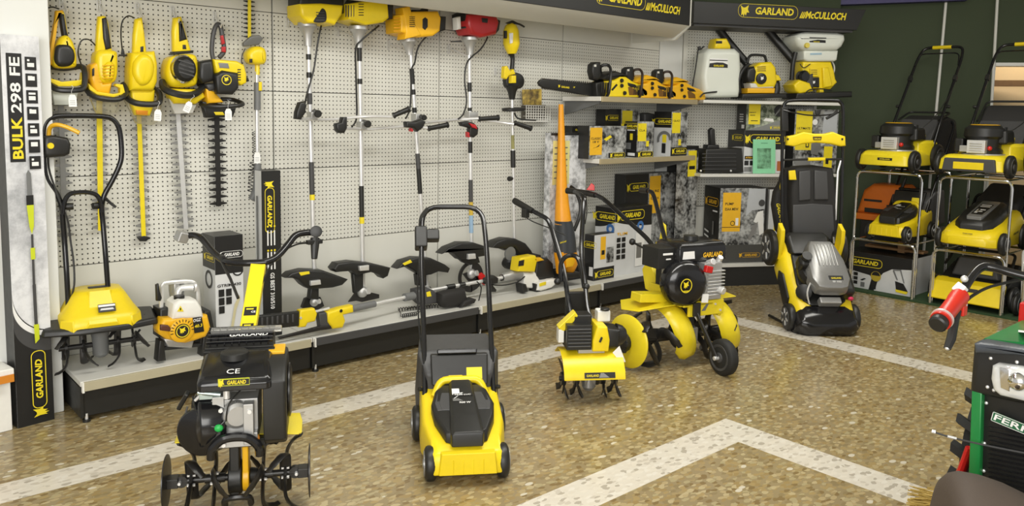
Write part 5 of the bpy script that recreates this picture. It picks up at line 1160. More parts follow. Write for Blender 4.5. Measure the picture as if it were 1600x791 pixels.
P('hose', t, lambda mb: B.wire(mb, [(1094,152,O-.16),(1098,147,O-.16),(1106,145,O-.15),(1120,143.5,O-.13)], 0.007, BLK))
t = bthing('backpack_blower', 1186, 150, O, ZU, 'yellow backpack leaf blower with a black pipe, between the two sprayers', 'leaf blower')
P('base_frame', t, lambda mb: (B.slab(mb, [(1151,147),(1218,146),(1220,153),(1150,154)], O, 0.22, BLK, 0.012), B.slab(mb, [(1157,112),(1164,100),(1200,98),(1212,112),(1214,148),(1157,149)], O+.08, 0.04, BLK, 0.012)))
P('carry_handle', t, lambda mb: B.wire(mb, [(1168,100,O),(1170,90,O),(1176,86,O),(1193,87,O),(1196,91,O),(1198,100,O)], 0.012, BLK))
P('engine_cover', t, lambda mb: (B.slab(mb, [(1170,106),(1182,98),(1199,97),(1206,106),(1208,128),(1204,138),(1176,139),(1168,124)], O-.04, 0.16, YEL, 0.03), B.slab(mb, [(1203,115),(1213,118),(1217,126),(1204,127)], O-.05, 0.10, YEL, 0.012)))
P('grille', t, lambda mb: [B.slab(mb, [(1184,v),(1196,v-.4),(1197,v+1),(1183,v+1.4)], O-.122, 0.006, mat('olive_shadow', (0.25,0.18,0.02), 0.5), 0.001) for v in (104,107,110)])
q0 = B.Q(1189,123,O-.122); kb = B.px(1189,123,O-.12)
P('recoil_starter', t, lambda mb: (mb.prof([(0,9*kb),(0.015,8.5*kb),(0.02,6*kb)], q0, BN, BLK, 20), B.face(mb, q0+BN*0.022, 6*kb, INKW)))
P('air_filter', t, lambda mb: B.slab(mb, [(1164,108),(1174,104),(1177,112),(1175,128),(1166,129),(1162,120)], O-.08, 0.12, BLK, 0.02))
P('amber_tray', t, lambda mb: (B.slab(mb, [(1163,138),(1206,138),(1205,146),(1163,146)], O-.05, 0.12, YOR, 0.01), B.slab(mb, [(1166,130),(1204,132),(1203,138),(1168,138)], O-.05, 0.13, PANEL, 0.012)))
P('blower_hose', t, lambda mb: (B.wire(mb, [(1210,124,O-.02),(1213,138,O-.04),(1210,149,O-.05)], 0.035, BLK, 4, 14),))
P('strap', t, lambda mb: B.wire(mb, [(1170,100,O-.08),(1159,112,O-.10),(1154,128,O-.10),(1156,145,O-.08)], 0.016, BLK, 4, 10))
P('blower_pipe', t, lambda mb: (B.wire(mb, [(1122,44,O+.13),(1128,52,O+.13),(1142,70,O+.12),(1166,98,O+.08)], 0.034, BLK, 4, 14),))
t = bthing('mist_blower', 1272, 150, O, ZU, 'yellow mist blower with a wide white tank at the right end of the angled rack', 'sprayer')
P('tank', t, lambda mb: (B.slab(mb, [(1233,57),(1240,53),(1250,51),(1297,52),(1308,55),(1309.5,64),(1304,75),(1296,81),(1246,81),(1236,73),(1232,63)], O, 0.26, TNK, 0.05, False), B.slab(mb, [(1246,80),(1300,80),(1298,95),(1294,97),(1252,97),(1247,94)], O, 0.20, TNK, 0.02)))
P('cap', t, lambda mb: mb.prof([(0,24*kb),(0.015,24.5*kb),(0.035,23*kb),(0.045,22*kb)], B.Q(1271.5,51,O), (0,0,1), YEL, 28, (0.9,0.75)))
P('knob', t, lambda mb: mb.prof([(0,4.5*kb),(0.02,4*kb)], B.Q(1260,71,O-.125), BN, mat('pale_yellow', (0.70,0.58,0.10), 0.4), 12))
P('label', t, lambda mb: (B.slab(mb, [(1265,58),(1291,59),(1291,60.4),(1265,59.4)], O-.132, 0.003, INKB, 0.0005), B.slab(mb, [(1265,64),(1278,62),(1290,63),(1290,67),(1265,66)], O-.132, 0.003, INKB, 0.0005), mb.text('GARLAND', B.Q(1271,66,O-.136), BD, (0,0,1), 0.010, INKY, 0.02, 0, 'L', width=0.06), B.slab(mb, [(1266,83),(1284,82.5),(1284,85.5),(1266,86)], O-.102, 0.003, mat('pale_blue_ink', (0.35,0.50,0.60), 0.5), 0.0005)))
P('engine_cover', t, lambda mb: (B.slab(mb, [(1247,97),(1291,97),(1296,112),(1298,124),(1301,129),(1290,140),(1268,141),(1248,134),(1246,112)], O, 0.16, YEL, 0.02), B.slab(mb, [(1231,133),(1240,125),(1256,130),(1262,143),(1240,147),(1234,142)], O-.02, 0.20, YEL, 0.02), B.slab(mb, [(1281,106),(1291,106),(1297,135),(1283,138)], O-.06, 0.09, YEL, 0.015)))
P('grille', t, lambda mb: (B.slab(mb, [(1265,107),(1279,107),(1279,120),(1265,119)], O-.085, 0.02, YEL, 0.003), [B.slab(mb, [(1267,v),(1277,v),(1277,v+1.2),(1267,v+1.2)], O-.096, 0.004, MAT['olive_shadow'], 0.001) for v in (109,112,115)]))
P('recoil_starter', t, lambda mb: (B.slab(mb, [(1264,121),(1279,121),(1279,137),(1264,135)], O-.085, 0.03, BLK, 0.006), B.face(mb, B.Q(1272,129,O-.102), 5*kb, INKW)))
P('air_filter', t, lambda mb: (mb.prof([(0,8*kb),(0.02,10*kb),(0.07,10*kb),(0.09,7*kb)], B.Q(1250,120,O-.03), BN, BLG, 18), B.slab(mb, [(1256,119),(1266,115),(1266,138),(1256,136)], O-.06, 0.10, DGR, 0.012)))
P('sprayer_pipe', t, lambda mb: (B.wire(mb, [(1193,38,O+.10),(1199,47,O+.10),(1215,66,O+.08),(1240,95,O-.0)], 0.037, BLK, 4, 14), B.wire(mb, [(1243,82,O-.06),(1239,100,O-.06),(1237,125,O-.05)], 0.02, BLK, 4, 12)))
P('drain_hose', t, lambda mb: B.wire(mb, [(1297,92,O),(1303,102,O-.02),(1303,112,O-.02),(1297,122,O)], 0.007, MAT['pale_shield']))
P('base_frame', t, lambda mb: (B.slab(mb, [(1234,146),(1319,143),(1319,152),(1232,155)], O, 0.24, BLK, 0.012), B.slab(mb, [(1244,141),(1250,141),(1251,148),(1244,148)], O-.06, 0.06, YEL, 0.006), B.slab(mb, [(1278,140),(1284,140),(1285,147),(1278,147)], O-.06, 0.06, YEL, 0.006)))
P('control_cable', t, lambda mb: B.wire(mb, [(1250,100,O-.10),(1256,106,O-.11),(1266,100,O-.10)], 0.004, BLK))
P('strap', t, lambda mb: (B.wire(mb, [(1258,146,O-.12),(1266,140,O-.13),(1285,139,O-.13),(1300,142,O-.12)], 0.005, BLK),))
# middle shelf
t = bthing('black_charger', 1123, 268, 0.14, ZM, 'black ribbed power unit with an upright handle on the middle shelf of the angled rack', 'power unit')
P('body', t, lambda mb: (B.slab(mb, [(1095,232),(1151,231),(1154,268),(1093,269.5)], 0.16, 0.20, BLK, 0.015), [B.slab(mb, [(1097,v),(1150,v-.6),(1150,v+.6),(1097,v+1.2)], 0.06, 0.012, DGR, 0.003) for v in (240,246,252,258,264)]))
P('handle', t, lambda mb: (B.slab(mb, [(1102,226),(1120,226),(1121,233),(1101,233)], 0.16, 0.10, BLK, 0.012), B.slab(mb, [(1107,203),(1111,199.5),(1115,202),(1116.5,227),(1108,227)], 0.16, 0.06, BLK, 0.012)))
for u_ in (1095, 1142): P('stud', t, lambda mb: mb.ball(B.Q(u_, 267, 0.05), 0.010, SIL, 10, 6))
def bspan(u0, u1, vt, off, zb):
    a, b = B.Q(u0, vt, off), B.Q(u1, vt, off); return V((a.x, a.y, zb)), (b-a).xy.length, (a.z+b.z)/2-zb
A, w_, h1 = bspan(1164, 1228, 204, 0.10, ZM)
b = Box(w_, 0.30, h1, CARW, side=CARW, top=CARD)
b.poly('F', [(0,0.62),(0.25,0.57),(0.6,0.55),(1,0.56),(1,1),(0,1)], INKB).poly('L', [(0,0.55),(0.5,0.60),(1,0.62),(1,1),(0,1)], INKB)
b.logo('F', 0.48, 0.80, w_*0.92, INKY, h=w_*0.20).logo('L', 0.58, 0.82, 0.19, INKY, h=0.055)
b.rect('F', 0.02, 0.32, 0.26, 0.40, INKB).text('F', 'ATESO', 0.14, 0.36, 0.016, INKO, w_*0.2).rect('F', 0.02, 0.18, 0.12, 0.29, INKB).rect('F', 0.15, 0.18, 0.25, 0.29, INKB).rect('F', 0.02, 0.03, 0.2, 0.14, SGR).rect('F', 0.82, 0.05, 0.95, 0.28, mat('rust_ink', (0.40,0.12,0.03), 0.5)).rect('L', 0.4, 0.1, 0.7, 0.3, MAT['rust_ink'])
b.done('carton', A, 'wide carton with a large yellow wordmark on the angled rack, behind the green leaflet', BA)
A2_, w_, h_ = bspan(1167, 1227, 162, 0.13, ZM+h1)
b = Box(w_, 0.17, h_, PHG, side=CARD, top=CARD)
b.poly('F', [(0.05,0),(1,0),(1,0.45),(0.45,0.18)], mat('road_ink', (0.22,0.23,0.22), 0.5)).rect('F', 0.06, 0.22, 0.36, 0.98, INKY).text('F', 'SMART', 0.16, 0.66, 0.012, INKB, w_*0.18).text('F', '4000', 0.16, 0.56, 0.012, INKB, w_*0.14).rect('F', 0.12, 0.34, 0.30, 0.37, INKB)
b.disc('F', 0.85, 0.74, w_*0.14, INKB).poly('F', [(0.72,0.56),(0.76,0.56),(0.92,0.84),(0.88,0.88)], GRY).poly('F', [(0.44,0.36),(0.72,0.32),(0.70,0.44),(0.50,0.46)], INKW).logo('F', 0.78, 0.11, w_*0.30, INKY, h=w_*0.08)
for k in range(4): b.rect('L', 0.35, 0.30+0.09*k, 0.75, 0.33+0.09*k, INKW)
b.rect('L', 0.6, 0.06, 0.9, 0.2, INKW)
b.done('carton', A2_, 'carton printed with a lawn and a black disc, stacked on the wide wordmark carton', BA)
A, w_, h_ = bspan(1179, 1214, 218, 0.055, ZM)
b = Box(w_, 0.006, h_, mat('mint_paper', (0.25,0.62,0.36), 0.6)); b.rect('F', 0.18, 0.14, 0.80, 0.74, photo_print('leaflet_print', (0.07,0.18,0.09), (0.22,0.50,0.30), 30, 0.5)); b.rect('F', 0.35, 0.88, 0.65, 0.90, mat('leaflet_ink', (0.10,0.30,0.16), 0.6))
b.done('leaflet', A, 'mint green leaflet with a printed picture standing on the angled rack', BA, cat='leaflet', rx=-0.08)
A, w_, h_ = bspan(1243, 1311, 171, 0.12, ZM)
b = Box(w_, 0.26, h_, PHD, side=CARD, top=CARD)
b.rect('F', 0.03, 0.36, 0.40, 0.97, INKY).text('F', 'ULTIMATE', 0.21, 0.70, 0.020, INKB, w_*0.30).text('F', 'KIT LT', 0.17, 0.62, 0.020, INKB, w_*0.20).rect('F', 0.27, 0.40, 0.35, 0.55, INKB).rect('F', 0.29, 0.42, 0.33, 0.47, INKY)
b.poly('F', [(0.62,0.42),(0.97,0.55),(0.97,0.97),(0.66,0.97)], mat('sky_ink', (0.46,0.48,0.50), 0.5)).disc('F', 0.46, 0.80, 0.026, INKW).poly('F', [(0.40,0.30),(0.46,0.70),(0.56,0.68),(0.62,0.40),(0.55,0.28)], SGR).rect('F', 0.70, 0.02, 0.90, 0.42, INKY).rect('F', 0.75, 0.14, 0.82, 0.20, INKB).rect('F', 0.0, 0.0, 0.62, 0.08, INKB).rect('F', 0.05, 0.12, 0.40, 0.22, SGR)
b.done('carton', A, 'carton with a yellow ULTIMATE KIT panel behind the yellow mower crossbar', BA)
# cartons on its deck
A, w_, h_ = bspan(1126, 1200, 294, 0.05, ZD)
b = Box(w_, 0.30, h_, PHD, side=CARD, top=CARD)
b.rect('F', 0, 0, 1, 0.24, mat('dim_grass_ink', (0.06,0.06,0.055), 0.5)).poly('F', [(0.55,0.62),(0.68,0.70),(0.98,0.72),(0.98,0.99),(0.60,0.99)], MAT['sky_ink'])
b.rect('F', 0.06, 0.42, 0.44, 0.94, INKO).text('F', 'PUMP', 0.20, 0.79, 0.024, INKB, w_*0.18).text('F', 'ESAA MEW', 0.25, 0.72, 0.024, INKB, w_*0.28).disc('F', 0.28, 0.53, 0.022, INKB, 0.016).rect('F', 0.34, 0.50, 0.40, 0.60, INKW).rect('F', 0.06, 0.475, 0.44, 0.482, INKB)
b.poly('F', [(0.72,0.55),(0.80,0.68),(0.92,0.70),(0.95,0.40),(0.86,0.36),(0.82,0.52)], INKW).poly('F', [(0.62,0.33),(0.72,0.50),(0.82,0.55),(0.78,0.42),(0.66,0.30)], SGR).disc('F', 0.88, 0.80, 0.03, DGR).rect('F', 0.95, 0, 1, 1, INKB)
b.logo('F', 0.66, 0.10, w_*0.42, INKO, h=w_*0.09)
b.logo('L', 0.5, 0.80, 0.24, INKO, h=0.075).rect('L', 0.6, 0.67, 0.9, 0.69, INKW).rect('L', 0.62, 0.36, 0.70, 0.54, SGR)
for k in range(4): b.poly('L', [(0.12,0.18+0.07*k),(0.40,0.155+0.07*k),(0.40,0.18+0.07*k),(0.12,0.205+0.07*k)], INKW)
b.done('carton', A, 'large carton printed with a man gardening, on the deck of the angled rack', BA)
A, w_, h_ = bspan(1203, 1232, 296, 0.10, ZD)
b = Box(w_, 0.20, h_, CARW, side=CARW, top=CARD); b.rect('F', 0.3, 0.42, 1, 0.50, INKY); b.rect('F', 0.3, 0.2, 0.9, 0.36, GRY)
b.done('carton', A, 'white carton at the foot of the angled rack, half hidden by the grass bag', BA)
# ------------------------------------------------------------------ mowers and their racks
def wheel(t, c, r, w_, rim=GRY, tyre=BLK, ax=(1,0,0), spokes=0, hubm=None, both=True):
    """tyre with a rim face as its sub-part"""
    c = V(c); ax = V(ax).normalized()
    o = part('wheel', t, lambda mb: mb.prof([(-w_/2, r*0.78),(-w_/2+0.006, r*0.94),(-w_/2+0.014, r),(w_/2-0.014, r),(w_/2-0.006, r*0.94),(w_/2, r*0.78)], c, ax, tyre, 28), ang=40)
    def hub(mb):
        for s in ((-1, 1) if both else (1,)):
            e = c + ax*(s*w_/2)
            mb.prof([(-0.004, r*0.74),(0.003, r*0.72),(0.001, r*0.60),(-0.004, r*0.55),(-0.004, r*0.30),(0.006, r*0.26),(0.008, r*0.12)], e, ax*s, rim, 24)
            if spokes:
                u = V((0,0,1)); v2 = ax.cross(u).normalized()
                for k in range(spokes):
                    a = 2*math.pi*k/spokes; d = u*math.cos(a)+v2*math.sin(a); q = ax.cross(d)
                    mb.rings([[e+d*r*0.25+q*r*0.07+ax*s*z_, e+d*r*0.25-q*r*0.07+ax*s*z_, e+d*r*0.62-q*r*0.05+ax*s*z_, e+d*r*0.62+q*r*0.05+ax*s*z_] for z_ in (-0.004, 0.005)], SIL)
    h = part('hub_cap', o, hub)
    return o
def loft(mb, outline, levels, m):
    """levels: (z or f(x, y), inset scale x, inset scale y, shift y)"""
    mb.rings([[V((x*sx, y*sy+dy, z(x, y) if callable(z) else z)) for x, y in outline] for z, sx, sy, dy in levels], m)
def mir(h): return [(x, y) for x, y in h] + [(-x, y) for x, y in reversed(h)]
def tubeh(mb, pts, r, m, rad=0.05, seg=10): mb.tube(round_path(pts, rad, 5), r, m, seg)

def small_mower(loc, rz, label, handle=True, cover='black'):
    t = thing('electric_mower', loc, label, 'lawn mower', rz=rz)
    out = mir([(0.135,-0.305),(0.150,-0.295),(0.155,-0.20),(0.180,-0.08),(0.180,0.20),(0.165,0.23)])
    tz = lambda x, y: 0.135 + max(0, y+0.30)*0.25
    part('deck', t, lambda mb: loft(mb, out, [(0.045,0.98,0.99,0),(0.055,1,1,0),(lambda x,y: tz(x,y)-0.03,0.97,0.985,0.004),(lambda x,y: tz(x,y)-0.008,0.93,0.965,0.006),(tz,0.86,0.93,0.004)], YEL), 0.006, 50)
    part('front_apron', t, lambda mb: (mb.rings([[V((x*k,-0.312+dy,z)) for x, z in ((-0.118,0.052),(0.118,0.052),(0.108,0.140),(-0.108,0.140))] for k, dy in ((1.0,0.03),(1.0,0.0),(0.97,-0.006))], YEL), [mb.box((q,-0.319,0.085), (0.004,0.004,0.06), YEL) for q in (-0.06,-0.02,0.02,0.06)]), 0.004)
    so = mir([(0.05,-0.245),(0.085,-0.23),(0.125,-0.12),(0.135,-0.04),(0.115,0.05),(0.085,0.085)])
    sz = lambda x, y: 0.175 + (y+0.25)*0.26
    part('motor_cover', t, lambda mb: (loft(mb, so, [(lambda x,y: sz(x,y)-0.03,1,1,0),(lambda x,y: sz(x,y)+0.008,1,1,0),(lambda x,y: sz(x,y)+0.02,0.94,0.96,-0.003),(lambda x,y: sz(x,y)+0.024,0.82,0.9,-0.006)], BLK),
        [loft(mb, mir([(k*0.118, -0.10),(k*0.128,-0.05),(k*0.112,0.02)]) , [(lambda x,y: sz(x,y)+0.01,1,1,0),(lambda x,y: sz(x,y)+0.036-k*0.012,0.99,1,0)], DGR) for k in (0.95, 0.8)]), 0.003, 50)
    part('cover_ridge', t, lambda mb: loft(mb, mir([(0.062,-0.275),(0.068,-0.26),(0.052,0.08),(0.045,0.09)]), [(lambda x,y: sz(x,y)-0.02,1,1,0),(lambda x,y: sz(x,y)+0.030,1,1,0),(lambda x,y: sz(x,y)+0.042,0.8,0.97,0)], BLK), 0.004, 50)
    def lt(mb):
        mb.M = Matrix.Translation((0, -0.04, sz(0,-0.04)+0.0435)) @ Matrix.Rotation(math.atan(0.26), 4, 'X')
        mb.quad([(-0.044,0.06,0),(-0.012,0.06,0),(-0.012,0.015,0),(-0.044,0.015,0)], INKW); mb.quad([(-0.044,-0.012,0),(-0.036,-0.012,0),(0.004,0.03,0),(-0.008,0.03,0)], INKW)
        mb.quad([(-0.04,0.006,0.0005),(0.044,0.006,0.0005),(0.044,0.022,0.0005),(-0.04,0.022,0.0005)], INKB); mb.text('TRIM LUC', (-0.036,0.009,0.001), (1,0,0), (0,1,0), 0.010, INKW, 0.02, 0.1, 'L', width=0.072)
        mb.quad([(-0.044,-0.03,0),(0.0,-0.03,0),(-0.02,-0.012,0),(-0.044,-0.012,0)], SGR); mb.text('900 W', (-0.018,-0.048,0), (1,0,0), (0,1,0), 0.013, INKW, 0.02, 0.2, 'L', width=0.05)
    part('cover_lettering', t, lt)
    part('carry_grip', t, lambda mb: mb.tube(round_path([(-0.115,0.08,0.235),(-0.085,0.10,0.300),(0.085,0.10,0.300),(0.115,0.08,0.235)], 0.03, 4), 0.017, YEL, 10), ang=50)
    def badge(mb):
        logo(mb, V((0, -0.262, 0.1635)), (1,0,0), (0,0.93,0.35), 0.07, INKB, h=0.014)
    part('badge', t, badge)
    for x, y, r in ((-0.147,-0.235,0.070),(0.147,-0.235,0.070),(-0.185,0.175,0.078),(0.185,0.175,0.078)):
        wheel(t, (x, y, r), r, 0.048, SGR)
    if handle:
        part('grass_box', t, lambda mb: (mb.rings([[V(p) for p in q] for q in (((-0.15,0.14,0.10),(0.15,0.14,0.10),(0.15,0.14,0.315),(-0.15,0.14,0.315)),((-0.19,0.22,0.10),(0.19,0.22,0.10),(0.185,0.22,0.40),(-0.185,0.22,0.40)),((-0.19,0.46,0.12),(0.19,0.46,0.12),(0.165,0.46,0.41),(-0.165,0.46,0.41)))], DGR)), 0.015, 50)
        part('box_flap', t, lambda mb: (mb.rings([[V(p) for p in q] for q in (((-0.125,0.095,0.275),(0.125,0.095,0.275),(0.13,0.15,0.40),(-0.13,0.15,0.40)),((-0.125,0.12,0.27),(0.125,0.12,0.27),(0.13,0.18,0.40),(-0.13,0.18,0.40)))], BLK)), 0.008, 50)
        part('flap_opening', t, lambda mb: mb.box((-0.01,0.157,0.412), (0.18,0.02,0.022), BLG, (-0.35,0,0)), 0.006)
        part('warning_label', t, lambda mb: (mb.quad([(0.03,0.104,0.30),(0.10,0.104,0.30),(0.10,0.124,0.347),(0.03,0.124,0.347)], INKY), mb.quad([(-0.06,0.104,0.30),(0.022,0.104,0.30),(0.022,0.124,0.347),(-0.06,0.124,0.347)], INKB), mb.quad([(-0.05,0.108,0.312),(0.01,0.108,0.312),(0.01,0.110,0.317),(-0.05,0.110,0.317)], INKY)), ang=20)
        part('handle', t, lambda mb: tubeh(mb, [(-0.155,0.10,0.20),(-0.155,0.22,0.40),(-0.160,0.50,0.82),(-0.150,0.64,1.01),(0.150,0.64,1.01),(0.160,0.50,0.82),(0.155,0.22,0.40),(0.155,0.10,0.20)], 0.0125, BLG, 0.09, 12))
        sw = part('switch_box', t, lambda mb: (mb.box((-0.160,0.55,0.865), (0.06,0.07,0.11), BLK, (-0.55,0,0)), mb.box((-0.105,0.565,0.875), (0.07,0.055,0.055), BLK, (-0.55,0,0))), 0.008)
        part('switch_lever', sw, lambda mb: tubeh(mb, [(-0.160,0.58,0.91),(-0.157,0.60,0.965),(-0.125,0.625,1.0)], 0.012, BLK, 0.03, 8))
        for s in (-1, 1): part('handle_knob', t, lambda mb: mb.prof([(0,0.006),(0.008,0.010),(0.02,0.009)], (s*0.165,0.13,0.25), (s,-0.4,0.2), BLK, 10))
        part('cable', t, lambda mb: mb.tube(smooth_path([(-0.165,0.52,0.82),(-0.18,0.40,0.62),(-0.165,0.25,0.40),(-0.12,0.14,0.27)], 5), 0.004, BLK, 6))
    return t
small_mower((2.084, 2.665, 0), -0.571, 'yellow electric mower with a black motor cover, alone in the middle of the floor')

def petrol_mower(loc, rz, label, w_=0.44, bumper=False, bt=0.0):
    t = thing('petrol_mower', loc, label, 'lawn mower', rz=rz); h = w_/2
    out = mir([(h*0.80,-0.30),(h*0.93,-0.28),(h,-0.20),(h,0.26),(h*0.9,0.30)])
    part('deck', t, lambda mb: loft(mb, out, [(0.05,1,1,0),(0.055,1.02,1.01,0),(0.135,0.98,0.98,0),(0.16,0.90,0.93,0.01),(0.17,0.82,0.86,0.01)], YEM), 0.008, 50)
    part('rear_deck', t, lambda mb: loft(mb, mir([(h*0.75,0.02),(h*0.98,0.10),(h*0.98,0.30),(h*0.8,0.32)]), [(0.12,1,1,0),(0.24,0.96,1,0),(0.26,0.85,0.95,0.01)], YEM), 0.01, 50)
    if bumper:
        part('front_bumper', t, lambda mb: mb.rings([[V((x*h,y,z)) for x, z in ((-0.80,0.045),(0.80,0.045),(0.74,0.145),(-0.74,0.145))] for y in (-0.29,-0.325)], DGR), 0.008)
        part('bumper_insert', t, lambda mb: mb.box((0,-0.326,0.09), (h*0.9,0.01,0.055), YEL), 0.003)
    else:
        part('badge', t, lambda mb: (mb.box((0.02,-0.297,0.105), (0.12,0.006,0.022), INKB, (0.12,0,0)), mb.text('GARLAND', (0.02,-0.3015,0.105), (1,0,0), (0,0.12,1), 0.010, INKY, 0.02, 0, 'C', width=0.085)), 0.0)
    part('engine', t, lambda mb: (mb.prof([(0,0.13),(0.04,0.135),(0.06,0.12),(0.13,0.125),(0.15,0.145),(0.21,0.14),(0.235,0.11),(0.24,0.05)], (0.0,-0.03,0.165), (0,0,1), BLK, 28),), ang=40)
    part('engine_top_ring', t, lambda mb: mb.prof([(0,0.10),(0.006,0.105),(0.010,0.09),(0.006,0.07)], (0.0,-0.03,0.398), (0,0,1), YOR, 28))
    part('fuel_tank', t, lambda mb: mb.box((0.11,0.03,0.31), (0.13,0.20,0.11), BLK, taper=0.85), 0.02)
    part('fuel_cap', t, lambda mb: mb.cyl((0.12,0.0,0.36), (0.12,0.0,0.39), 0.028, BLK))
    part('engine_base', t, lambda mb: mb.prof([(0,0.155),(0.02,0.15)], (0,-0.03,0.16), (0,0,1), CAS, 28))
    part('exhaust_guard', t, lambda mb: (mb.box((0.0,-0.175,0.235), (0.13,0.05,0.10), SIL), [mb.box((0.0,-0.202,0.205+0.018*k), (0.09,0.006,0.007), CAS) for k in range(4)]), 0.008)
    part('air_filter', t, lambda mb: (mb.box((-0.155,-0.06,0.24), (0.07,0.11,0.11), BLK),), 0.015)
    part('carburettor', t, lambda mb: (mb.box((-0.10,-0.14,0.215), (0.06,0.05,0.05), CAS), mb.ball((0.085,-0.155,0.225), 0.018, RED, 10, 6)), 0.004)
    for x, y, r in ((-h-0.01,-0.20,0.09),(h+0.01,-0.20,0.09),(-h-0.015,0.24,0.115),(h+0.015,0.24,0.115)): wheel(t, (x,y,r), r, 0.05, DGR)
    part('rear_flap', t, lambda mb: mb.rings([[V(p) for p in q] for q in (((-h*0.8,0.22,0.26),(h*0.8,0.22,0.26),(h*0.75,0.40,0.44),(-h*0.75,0.40,0.44)),((-h*0.8,0.25,0.24),(h*0.8,0.25,0.24),(h*0.75,0.42,0.42),(-h*0.75,0.42,0.42)))], DGR), 0.008)
    part('grass_bag', t, lambda mb: mb.rings([[V(p) for p in q] for q in (((-h*0.85,0.30,0.12),(h*0.85,0.30,0.12),(h*0.8,0.38,0.42),(-h*0.8,0.38,0.42)),((-h*0.95,0.52,0.10),(h*0.95,0.52,0.10),(h*0.85,0.56,0.47+bt),(-h*0.85,0.56,0.47+bt)),((-h*0.85,0.84,0.16),(h*0.85,0.84,0.16),(h*0.75,0.80,0.44+bt),(-h*0.75,0.80,0.44+bt)))], BAG), 0.03, 60)
    part('bag_frame', t, lambda mb: tubeh(mb, [(-h*0.8,0.36,0.43),(-h*0.85,0.60,0.50+bt),(h*0.85,0.60,0.50+bt),(h*0.8,0.36,0.43)], 0.009, BLK, 0.05))
    part('caution_label', t, lambda mb: mb.box((h*0.45,0.222,0.285), (0.06,0.008,0.04), INKY), 0.0)
    part('handle', t, lambda mb: tubeh(mb, [(-h*0.92,0.22,0.20),(-h*0.92,0.34,0.42),(-h*0.90,0.72,0.98),(-h*0.80,0.80,1.09),(h*0.80,0.80,1.09),(h*0.90,0.72,0.98),(h*0.92,0.34,0.42),(h*0.92,0.22,0.20)], 0.0125, BLG, 0.07, 12))
    part('handle_sleeve', t, lambda mb: mb.tube([(-0.09,0.80,1.09),(0.07,0.80,1.09)], 0.0165, YEL, 10))
    part('bail_bar', t, lambda mb: tubeh(mb, [(-h*0.88,0.66,0.92),(-h*0.80,0.72,1.03),(h*0.80,0.72,1.03),(h*0.88,0.66,0.92)], 0.006, BLG, 0.05, 8))
    for s in (-1, 1): part('handle_clamp', t, lambda mb: (mb.prof([(0,0.008),(0.02,0.014),(0.035,0.012)], (s*h*0.92,0.43,0.55), (s,0,0), BLK, 10), mb.box((s*h*0.91,0.60,0.80), (0.03,0.04,0.05), BLK, (-0.6,0,0))), 0.003)
    part('throttle_cable', t, lambda mb: mb.tube(smooth_path([(h*0.90,0.70,0.96),(h*1.0,0.5,0.70),(h*0.9,0.2,0.45),(0.08,0.02,0.30)], 5), 0.004, BLK, 6))
    return t
RX = -math.pi/2
RKX = 6.78
YM = [2.93, 2.27, 1.62]
ZT, ZL = 1.035, 0.455
RLAB = ['left chrome display rack, carrying the two mowers above the white printed carton', 'middle chrome display rack, above the wide yellow scarifier', 'chrome display rack at the right edge, cut off by the frame']
for i, (yc, hw) in enumerate(zip(YM, (0.265, 0.255, 0.255))):
    t = thing('display_rack', (RKX, yc, 0), RLAB[i], 'rack', rz=RX, group='chrome racks of mowers')
    for zt, dp in ((ZT, 0.0), (ZL, -0.035)):
        part('front_frame', t, lambda mb: tubeh(mb, [(-hw,dp,0.012),(-hw,dp,zt),(hw,dp,zt),(hw,dp,0.012)], 0.011, CHR, 0.06, 10))
    part('back_frame', t, lambda mb: tubeh(mb, [(-hw,0.62,0.012),(-hw,0.62,ZT),(hw,0.62,ZT),(hw,0.62,0.012)], 0.011, CHR, 0.06, 10))
    for zt in (ZT, ZL):
        for s in (-1, 1): part('side_rail', t, lambda mb: mb.tube([(s*(hw-0.05),0,zt-0.0),(s*(hw-0.05),0.62,zt-0.0)], 0.008, CHR, 8))
    part('cross_bar', t, lambda mb: mb.tube([(-hw,0.62,ZL),(hw,0.62,ZL)], 0.009, CHR, 8))
zt = ZT+0.012
petrol_mower((RKX+0.22, 2.96, zt), RX, 'yellow petrol mower with a tall black handle, on top of the left display rack', 0.42)
petrol_mower((RKX+0.24, 2.30, zt), RX, 'yellow petrol mower with a black front bumper, on top of the middle display rack', 0.48, True, 0.10)
petrol_mower((RKX+0.46, 1.63, zt), RX, 'petrol mower with a dark grass bag on the rack at the right edge', 0.44, False, 0.10)
tm = small_mower((RKX+0.22, 2.90, ZL+0.012), RX, 'small yellow electric mower with a plain black cover, halfway up the left display rack', handle=True)
# larger electric mower with a silver and black hood
t = thing('electric_mower', (RKX+0.24, 2.27, ZL+0.012), 'large yellow electric mower with a silver striped hood, halfway up the middle display rack', 'lawn mower', rz=RX)
out = mir([(0.15,-0.33),(0.20,-0.30),(0.225,-0.15),(0.225,0.22),(0.19,0.30)])
part('deck', t, lambda mb: loft(mb, out, [(0.05,0.98,0.98,0),(0.06,1,1,0),(lambda x,y: 0.12+(y+0.33)*0.20,0.99,0.99,0),(lambda x,y: 0.155+(y+0.33)*0.22,0.88,0.93,0.01),(lambda x,y: 0.17+(y+0.33)*0.22,0.78,0.86,0.01)], YEL), 0.01, 55)
part('front_lip', t, lambda mb: loft(mb, mir([(0.10,-0.34),(0.14,-0.33),(0.15,-0.25)]), [(0.055,1,1,0),(0.10,1,1,0),(0.12,0.85,0.98,0)], YEL), 0.008, 50)
hz_ = lambda x, y: 0.20+(y+0.25)*0.25
